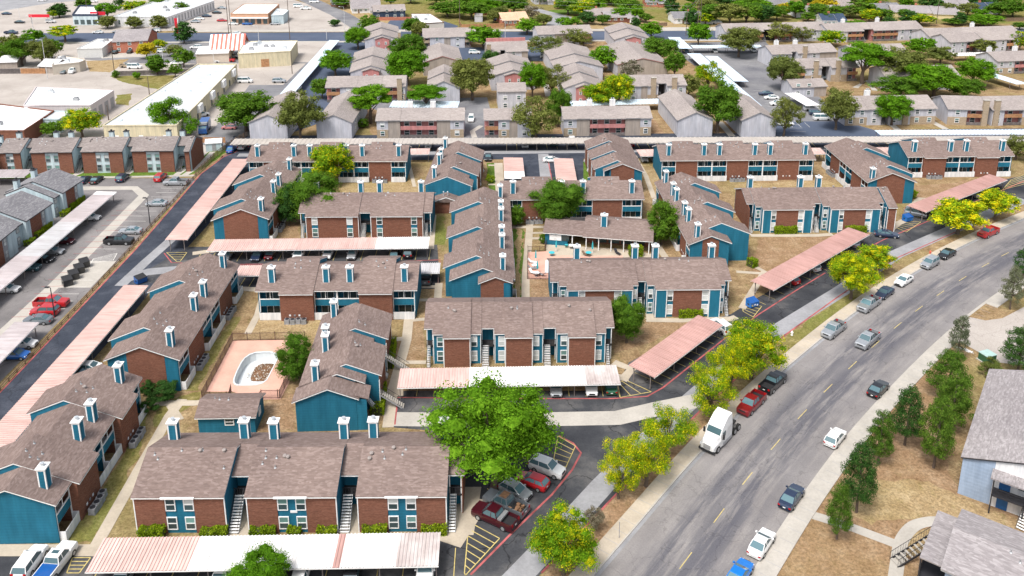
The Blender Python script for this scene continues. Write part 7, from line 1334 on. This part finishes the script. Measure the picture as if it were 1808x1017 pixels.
def picket_fence(label, pts, h=1.5, m=None, gap=0.13, pm=0.012, cat='fence', group=None):
    m = m or mat('brown_iron', (0.1, 0.055, 0.045), 0.6, 0.1); P = wpts(pts); e = empty('picket_fence', (P[0].x, P[0].y, 0)); tag(e, label, cat, group)
    for a, c in zip(P, P[1:]):
        a, c = a-P[0], c-P[0]; L = (c-a).length; t = (c-a).normalized(); ang = math.atan2(t.y, t.x); s = MB(); k = 0.0
        s.box(0, L, -0.02, 0.02, 0.12, 0.17).box(0, L, -0.02, 0.02, h-0.17, h-0.12)
        while k < L: s.box(k-pm, k+pm, -pm, pm, 0.05, h); k += gap
        s.build('picket_panel', m, e, loc=(a.x, a.y, 0), rz=ang)
        for k in range(int(L/2.4)+1): put('post', shared(('fp', h, m.name), lambda: MB().box(-0.04, 0.04, -0.04, 0.04, 0, h+0.08).mesh('post', m)), e, tuple(a+t*min(L, k*2.4)))
picket_fence('brown iron fence around the drained pool terrace', [(372, 708), (357, 706), (411, 602), (460, 601), (540, 599)]); picket_fence('brown iron fence panel at the lower right of the drained pool', [(456, 712), (462, 704), (494, 704), (514, 662)]); picket_fence('brown iron fence panel at the pool gate', [(372, 708), (405, 708), (409, 692)])
picket_fence('dark fence round the clubhouse terrace', [(932, 444), (931, 493), (970, 493)], 1.3); picket_fence('dark fence along the terrace lawn', [(932, 444), (962, 444), (966, 425)], 1.2)
def rail_fence(label, pts, h, m, rails=2, step=2.4, plank=0.16, group=None):
    """posts and separate horizontal boards"""
    P = wpts(pts); e = empty('board_fence', (P[0].x, P[0].y, 0)); tag(e, label, 'fence', group); rn = random.Random(len(pts)+int(h*10))
    for a, c in zip(P, P[1:]):
        a, c = a-P[0], c-P[0]; L = (c-a).length; t = (c-a).normalized(); ang = math.atan2(t.y, t.x); n = max(1, int(round(L/step))); bd = shared(('board', round(L/n, 2), plank, m.name), lambda: MB().box(0.0, L/n-0.03, -0.03, 0.03, 0, plank).mesh('board', m)); pt = shared(('bpost', h, m.name), lambda: MB().box(-0.06, 0.06, 0.03, 0.15, 0, h+0.1).mesh('post', m))
        for k in range(n):
            p = a+t*(L*k/n); put('post', pt, e, tuple(p), ang+rn.uniform(-0.05, 0.05))
            for q in range(rails): put('board', bd, e, (p.x, p.y, h*(q+1)/rails-plank+rn.uniform(-0.02, 0.02)), ang)
rail_fence('weathered timber fence between the old car park and the side lane', [(346, 311), (300, 363), (228, 443), (120, 562), (0, 690), (-40, 732)], 0.7, WOOD, 2, group='timber fences'); rail_fence('taller timber fence at the bend of the side lane', [(346, 311), (378, 280), (410, 256), (438, 240)], 1.5, WOOD, 4, group='timber fences')
def plank_fence(label, pts, h, m, group='plank fences'):
    P = wpts(pts); e = empty('plank_fence', (P[0].x, P[0].y, 0)); tag(e, label, 'fence', group)
    for a, c in zip(P, P[1:]):
        a, c = a-P[0], c-P[0]; L = (c-a).length; t = (c-a).normalized(); n = max(1, int(L/2.4)); s = shared(('pp', round(L/n, 1), h, m.name), lambda: (lambda b: [b.box(i*0.15, i*0.15+0.14, -0.02, 0.02, 0, h) for i in range(int(L/n/0.15)+1)] and b)(MB()).mesh('fence_panel', m))
        for k in range(n): p = a+t*(L*k/n); put('fence_panel', s, e, (p.x, p.y, 0), math.atan2(t.y, t.x))
plank_fence('grey plank fence at the left behind the tent shed', [(-40, 131), (36, 130)], 2.0, WOOD_G); plank_fence('new cedar plank fence beside the tall lamp', [(37, 130), (80, 130)], 2.0, WOOD_N); plank_fence('long grey plank fence in front of the round tree', [(205, 134), (320, 131), (345, 128)], 1.8, WOOD_G); plank_fence('short dark plank fence by the low tan shed', [(97, 129), (106, 129)], 2.0, WOOD); plank_fence('cedar fence of the peach-roofed house yard', [(815, 50), (890, 48), (900, 40)], 1.9, WOOD_N)
plank_fence('cedar fence behind the grey yard shed', [(810, 40), (815, 50)], 1.9, WOOD_N); plank_fence('brown fence by the slate house', [(1265, 47), (1300, 47), (1330, 45)], 1.8, WOOD); plank_fence('brown fence across from the olive trees', [(1160, 47), (1178, 46)], 1.8, WOOD); plank_fence('dark fence beside the thicket at the far road', [(1520, 46), (1600, 45)], 1.7, WOOD); plank_fence('brown fence under trees at the upper right edge', [(1765, 38), (1815, 37)], 1.8, WOOD); plank_fence('cedar gate fence by the storage shed and truck', [(345, 252), (398, 252)], 1.6, WOOD_N)
# storage shed on the lawn
s = Bld('garden_shed', 'small pale blue storage shed with white roof by the lane fence', (364, 268), (392, 266), cat='shed', roof=C_WHITE, wall=PALEBLUE, trim=WHITE, yr=1.8, zr=3.1, slope=0.35, ov=0.2); s.sec(0, s.L, 0, 3.6, ox0=0.15, ox1=0.15); s.panel(s.L*0.4, s.L*0.65, 0, 2.0, GREY_T, 0.0, 0.05, 'door')
s = Bld('garden_shed', 'small grey yard shed behind the cedar fence', (838, 39), (852, 39), cat='shed', roof=ROOF_GREY, wall=GREYSID, trim=WHITE, yr=2, zr=4, slope=0.4, ov=0.2); s.sec(0, s.L, 0, 4)
# bins and boxes
def stickers(o):
    for x, z, m in ((-0.6, 0.55, YEL), (0.0, 0.6, WHITE), (0.55, 0.42, WHITE)): MB().box(x-0.13, x+0.13, -0.7, -0.6, z-0.12, z+0.14).build('sticker', m, o)
def dumpster(px, py, col, label, rz=0.0, w=1.9, d=1.4, h=1.4):
    p = at(px, py); e = empty('dumpster', (p.x, p.y, 0.05), rz); tag(e, label, 'dumpster', 'dumpsters'); m = PAINT[col]
    MB().loft([[(-w/2, -d*0.42, 0.12), (w/2, -d*0.42, 0.12), (w/2, d*0.5, 0.12), (-w/2, d*0.5, 0.12)], [(-w/2, -d/2, h*0.72), (w/2, -d/2, h*0.72), (w/2, d/2, h), (-w/2, d/2, h)]]).build('body', m, e)
    for s_ in (-1, 1): MB().loft([[(min(0, s_*w/2)+0.01, -d/2-0.05, h*0.74), (max(0, s_*w/2)-0.01, -d/2-0.05, h*0.74), (max(0, s_*w/2)-0.01, -d/2-0.05, h*0.78), (min(0, s_*w/2)+0.01, -d/2-0.05, h*0.78)], [(min(0, s_*w/2)+0.01, d/2, h+0.02), (max(0, s_*w/2)-0.01, d/2, h+0.02), (max(0, s_*w/2)-0.01, d/2, h+0.07), (min(0, s_*w/2)+0.01, d/2, h+0.07)]]).build('lid', PLASTIC if col != 'brightblue' else PAINT['blue'], e)
    for x in (-w/2-0.06, w/2+0.01): MB().box(x, x+0.05, -0.2, 0.2, h*0.4, h*0.55).build('lift_pocket', PLASTIC, e)
    if 'stickers' in label: stickers(e)
dumpster(1328, 541, 'brightblue', 'blue dumpster with yellow and white stickers beside the drive carport', 0.5); dumpster(1602, 390, 'brightblue', 'blue dumpster next to the silver SUV', 0.4); dumpster(249, 499, 'blue', 'blue dumpster at the end of the lower lane carport', 0.9); dumpster(405, 262, 'blue', 'blue dumpster at the bend of the side lane', 0.3)
for k, (x, y) in enumerate([(120, 504), (131, 493), (141, 482), (150, 472)]): dumpster(x, y, 'black', ['black bin nearest the red pickup on the concrete pad', 'second black bin from the red pickup', 'third black bin from the red pickup', 'black bin farthest from the red pickup'][k], math.radians(40), 1.7, 1.5, 1.7)
p = at(1742, 637); e = empty('utility_box', (p.x, p.y, 0.02), 0.35); tag(e, 'dark green transformer box with pale lid by the driveway', 'utility box'); MB().box(-0.95, 0.95, -0.85, 0.85, 0.12, 1.25).build('cabinet', PAINT['green'], e); MB().box(-1.0, 1.0, -0.9, 0.9, 1.25, 1.36).build('lid', mat('pale_green_metal', (0.35, 0.5, 0.47), 0.5, 0.1), e); MB().box(-1.15, 1.15, -1.05, 1.05, 0, 0.12).build('base_pad', CONC, e)
rn = random.Random(9); st = MB()
for k in range(120):
    u = rn.random(); q = at(1690+u*28+rn.uniform(-2, 2), 613+u*10+rn.uniform(-1.6, 1.6)); r = rn.uniform(0.07, 0.2); i = len(st.v); st.v += [(q.x+rn.uniform(-r, r), q.y+rn.uniform(-r, r), max(0, rn.uniform(-0.1, r))) for _ in range(5)]; st.f += [[i, i+1, i+2], [i+1, i+2, i+3], [i+2, i+3, i+4], [i, i+3, i+4], [i, i+1, i+4]]
tag(st.build('white_stones', WHITE), 'bed of white stones under the thin grey pine', 'stones', kind='stuff')
def hydrant(px, py, m, label):
    p = at(px, py); e = empty('fire_hydrant', (p.x, p.y, 0.0)); tag(e, label, 'hydrant'); MB().tube((0, 0, 0), (0, 0, 0.12), 0.2, 0.2, 10).tube((0, 0, 0.12), (0, 0, 0.62), 0.14, 0.13, 10).tube((0, 0, 0.62), (0, 0, 0.82), 0.17, 0.06, 10).build('barrel', m, e)
    MB().tube((-0.24, 0, 0.5), (0.24, 0, 0.5), 0.07, 0.07, 8).tube((0, -0.26, 0.46), (0, 0, 0.46), 0.09, 0.09, 8).build('outlet', m, e)
hydrant(1398, 592, WHITE, 'white hydrant on the grassy verge'); hydrant(1642, 449, mat('hydrant_red', (0.6, 0.12, 0.08), 0.5, 0.1), 'orange-red hydrant on the upper verge')
def sign_post(px, py, top, label, m=GREY_T, plate=(0.45, 0.6), pm=None):
    p = at(px, py); h = height_to(p, top); e = empty('sign_post', (p.x, p.y, 0)); tag(e, label, 'sign'); MB().tube((0, 0, 0), (0, 0, h), 0.04, 0.04, 6).build('pole', m, e); MB().box(-plate[0]/2, plate[0]/2, -0.05, -0.03, h-plate[1], h).build('sign_plate', pm or METAL, e)
sign_post(1093, 951, 921, 'thin parking sign on the near sidewalk', plate=(0.06, 0.5))
POLE = mat('pole_wood', (0.13, 0.1, 0.08), 0.9, 0.2); LPOLE = mat('lamp_pole_metal', (0.6, 0.6, 0.6), 0.5, 0.1)
def utility_pole(px, py, top, label, arms=1, group='utility poles'):
    p = at(px, py); h = height_to(p, top); e = empty('utility_pole', (p.x, p.y, 0)); tag(e, label, 'utility pole', group); MB().tube((0, 0, 0), (0, 0, h), 0.17, 0.11, 8).build('pole', POLE, e)
    for k in range(arms):
        MB().box(-1.2, 1.2, -0.06, 0.06, h-0.6-k*1.0, h-0.48-k*1.0).build('crossarm', POLE, e)
        for x in (-1.1, -0.4, 0.4, 1.1): MB().tube((x, 0, h-0.48-k), (x, 0, h-0.25-k), 0.05, 0.03, 6).build('insulator', GREY_T, e)
    return Vector((p.x, p.y, h))
def lamp(px, py, top, label, m=LPOLE, arm=1.6, group='street lamps'):
    p = at(px, py); h = height_to(p, top); e = empty('street_lamp', (p.x, p.y, 0)); tag(e, label, 'street lamp', group); MB().tube((0, 0, 0), (0, 0, h), 0.12, 0.07, 8).build('pole', m, e); MB().tube((0, 0, h-0.1), (-arm, 0, h+0.1), 0.05, 0.04, 6).build('arm', m, e); MB().box(-arm-0.7, -arm, -0.18, 0.18, h+0.0, h+0.18).build('lamp_head', m, e)
tops = []
for r in [(512, 70, -4, 'utility pole standing on the far road by the blue carport', 1), (404, 60, -20, 'left of two tall poles by the striped restaurant', 2), (409, 68, -22, 'right of two tall poles by the striped restaurant', 2), (812, 50, -12, 'dark pole at the cedar fence corner', 2), (1232, 48, -8, 'left of the paired poles by the slate house', 1), (1236, 49, -12, 'right of the paired poles by the slate house', 2), (1211, 63, 10, 'slim pole on the far road near the short carport', 1), (1653, 42, -15, 'tall pole rising over the upper right roofs', 2), (203, 136, 80, 'wooden pole at the end of the grey fence', 1), (264, 168, 135, 'leaning pole beside the warehouse', 0), (192, 212, 185, 'short pole at the shed corner', 0), (516, 130, 90, 'short pole left of the long blue carport', 0), (155, 30, -10, 'dark pole behind the navy-fascia store', 1)]:
    tops.append(utility_pole(*r))
for r in [(84, 139, 70, 'tall white lamp beside the cedar plank fence'), (338, 72, 48, 'white lamp left of the striped restaurant'), (457, 72, 46, 'white lamp on the far road by the cream store'), (577, 70, 52, 'white lamp near the top of the blue carport'), (892, 75, 35, 'lamp on the near side of the far road'), (288, 108, 82, 'white lamp between the trees by the brick office'), (378, 112, 85, 'white lamp behind the striped restaurant'), (609, 56, 12, 'lamp beside the side road junction'), (35, 32, 15, 'lamp in the wide junction'), (60, 60, 28, 'lamp on the junction island')]: lamp(*r)
lamp(1560, 408, 366, 'white lamp at the corner of the block above the bare lawn', arm=0.8); lamp(97, 560, 508, 'dark lamp pole beside the red vehicles', BLACK_T, 0.2); lamp(265, 395, 350, 'dark lamp pole by the lane fence', BLACK_T, 0.2)
p = at(318, 76); e = empty('banner_sign', (p.x, p.y, 0)); tag(e, 'tall white post with red banner sign on the far road', 'sign'); h = height_to(p, 32); MB().tube((0, 0, 0), (0, 0, h), 0.25, 0.25, 8).build('post', WHITE, e); MB().box(-1.5, -0.3, -0.1, 0.1, h-7, h).build('sign_panel', MATS['sign_red'], e)
p = at(71, 42); e = empty('shop_sign', (p.x, p.y, 0)); tag(e, 'red shop sign board on posts at the junction', 'sign'); MB().box(-5, 5, -0.2, 0.2, 3.2, 4.6).build('sign_panel', MATS['sign_red'], e); [MB().tube((x, 0, 0), (x, 0, 3.2), 0.12, 0.12, 6).build('post', GREY_T, e) for x in (-4, 4)]
def wire(a, c, sag, label):
    pts = [a.lerp(c, k/14)-Vector((0, 0, sag*4*(k/14)*(1-k/14))) for k in range(15)]; b = MB()
    for q, r in zip(pts, pts[1:]): b.tube(q, r, 0.035, 0.035, 4, False)
    tag(b.build('power_line', GREY_T), label, 'power line', 'power lines over the far road')
chain = sorted([t for t in tops[:8]], key=lambda t: t.x); chain = [Vector((-330, chain[0].y, chain[0].z))]+chain+[Vector((360, chain[-1].y, chain[-1].z))]
for k, (a, c) in enumerate(zip(chain, chain[1:])):
    if (c-a).length > 20: wire(a, c, 1.2, f'{ORD[k]} upper span of power line from the left over the far road'); wire(a-Vector((0, 0, 1.6)), c-Vector((0, 0, 1.6)), 1.4, f'{ORD[k]} lower span of power line from the left over the far road')
# clubhouse terrace: paving, pool corner, parasols, tables and chairs
sheet('terrace', CONC_Y, [(964, 432), (1100, 440), (1160, 450), (1150, 480), (966, 480)], 0.045); sheet('terrace', DECK, [(932, 446), (966, 444), (975, 452), (1100, 452), (1100, 470), (975, 470), (972, 493), (932, 493)], 0.055); sheet('pool_edge', PW, [(963, 460), (975, 459), (975, 482), (962, 482)], 0.07)
AQUA = mat('aqua_canvas', (0.05, 0.42, 0.48), 0.8, 0.1)
def parasol(px, py, label):
    p = at(px, py); e = empty('folded_parasol', (p.x, p.y, 0.05)); tag(e, label, 'parasol', 'folded parasols on the terrace'); MB().tube((0, 0, 0), (0, 0, 2.6), 0.03, 0.03, 6).build('pole', WHITE, e)
    b = MB(); k = 10; R1 = [(math.cos(i*6.283/k)*(0.2 if i % 2 else 0.12), math.sin(i*6.283/k)*(0.2 if i % 2 else 0.12), 0.9) for i in range(k)]; R2 = [(x*0.8, y*0.8, 1.8) for x, y, z in R1]; R3 = [(x*0.15, y*0.15, 2.55) for x, y, z in R1]; b.loft([R1, R2, R3]).build('canopy', AQUA, e); MB().tube((0, 0, 0), (0, 0, 0.08), 0.3, 0.3, 10).build('base', CONC, e)
def table(px, py, label, m):
    p = at(px, py); e = empty('patio_table', (p.x, p.y, 0.05)); tag(e, label, 'table', 'tables on the terrace'); MB().tube((0, 0, 0.7), (0, 0, 0.75), 0.6, 0.6, 14).build('table_top', m, e); MB().tube((0, 0, 0), (0, 0, 0.7), 0.05, 0.05, 6).tube((0, 0, 0), (0, 0, 0.05), 0.3, 0.3, 8).build('pedestal', GREY_T, e)
def lounger(px, py, rz, label, m):
    p = at(px, py); e = empty('pool_chair', (p.x, p.y, 0.05), rz); tag(e, label, 'chair', 'chairs on the terrace'); MB().box(-0.3, 0.3, -0.9, 0.4, 0.28, 0.36).build('seat', m, e); MB().prism_x([(0.4, 0.3), (0.95, 0.85), (0.9, 0.92), (0.36, 0.38)], -0.3, 0.3).build('backrest', m, e)
    for x in (-0.27, 0.23):
        for y in (-0.8, 0.3): MB().box(x, x+0.04, y, y+0.04, 0, 0.28).build('leg', WHITE, e)
for k, (x, y) in enumerate([(982, 444), (1046, 447), (946, 463), (949, 482)]): parasol(x, y, ['folded aqua parasol before the bar window', 'folded aqua parasol under the porch eave', 'folded aqua parasol beside the terrace fence', 'folded aqua parasol nearest the stepped block'][k])
for k, (x, y) in enumerate([(1009, 439), (1039, 452), (944, 474), (947, 488), (974, 452)]): table(x, y, ['round table on the tan paving', 'round aqua table near the porch', 'pale table by the terrace fence', 'pale table nearest the iron fence', 'table beside the chimney top'][k], AQUA if k in (1, 4) else WHITE)
for k, (x, y, rz) in enumerate([(940, 465, 1.2), (940, 476, 1.6), (941, 484, 0.8), (956, 487, 4.0), (1016, 436, 2.0), (1035, 452, 1.0), (1090, 449, 0.5), (1000, 436, 3.0)]): lounger(x, y, rz, ['chair at the terrace fence, topmost', 'chair at the terrace fence, second', 'chair at the terrace fence, third', 'chair by the lowest parasol', 'dark chair by the tan paving table', 'chair beside the aqua table', 'chair before the porch window', 'blue chair by the bar window'][k], [WHITE, GREY_T, WHITE, GREY_T, BLACK_T, WOOD, BLACK_T, AQUA][k])
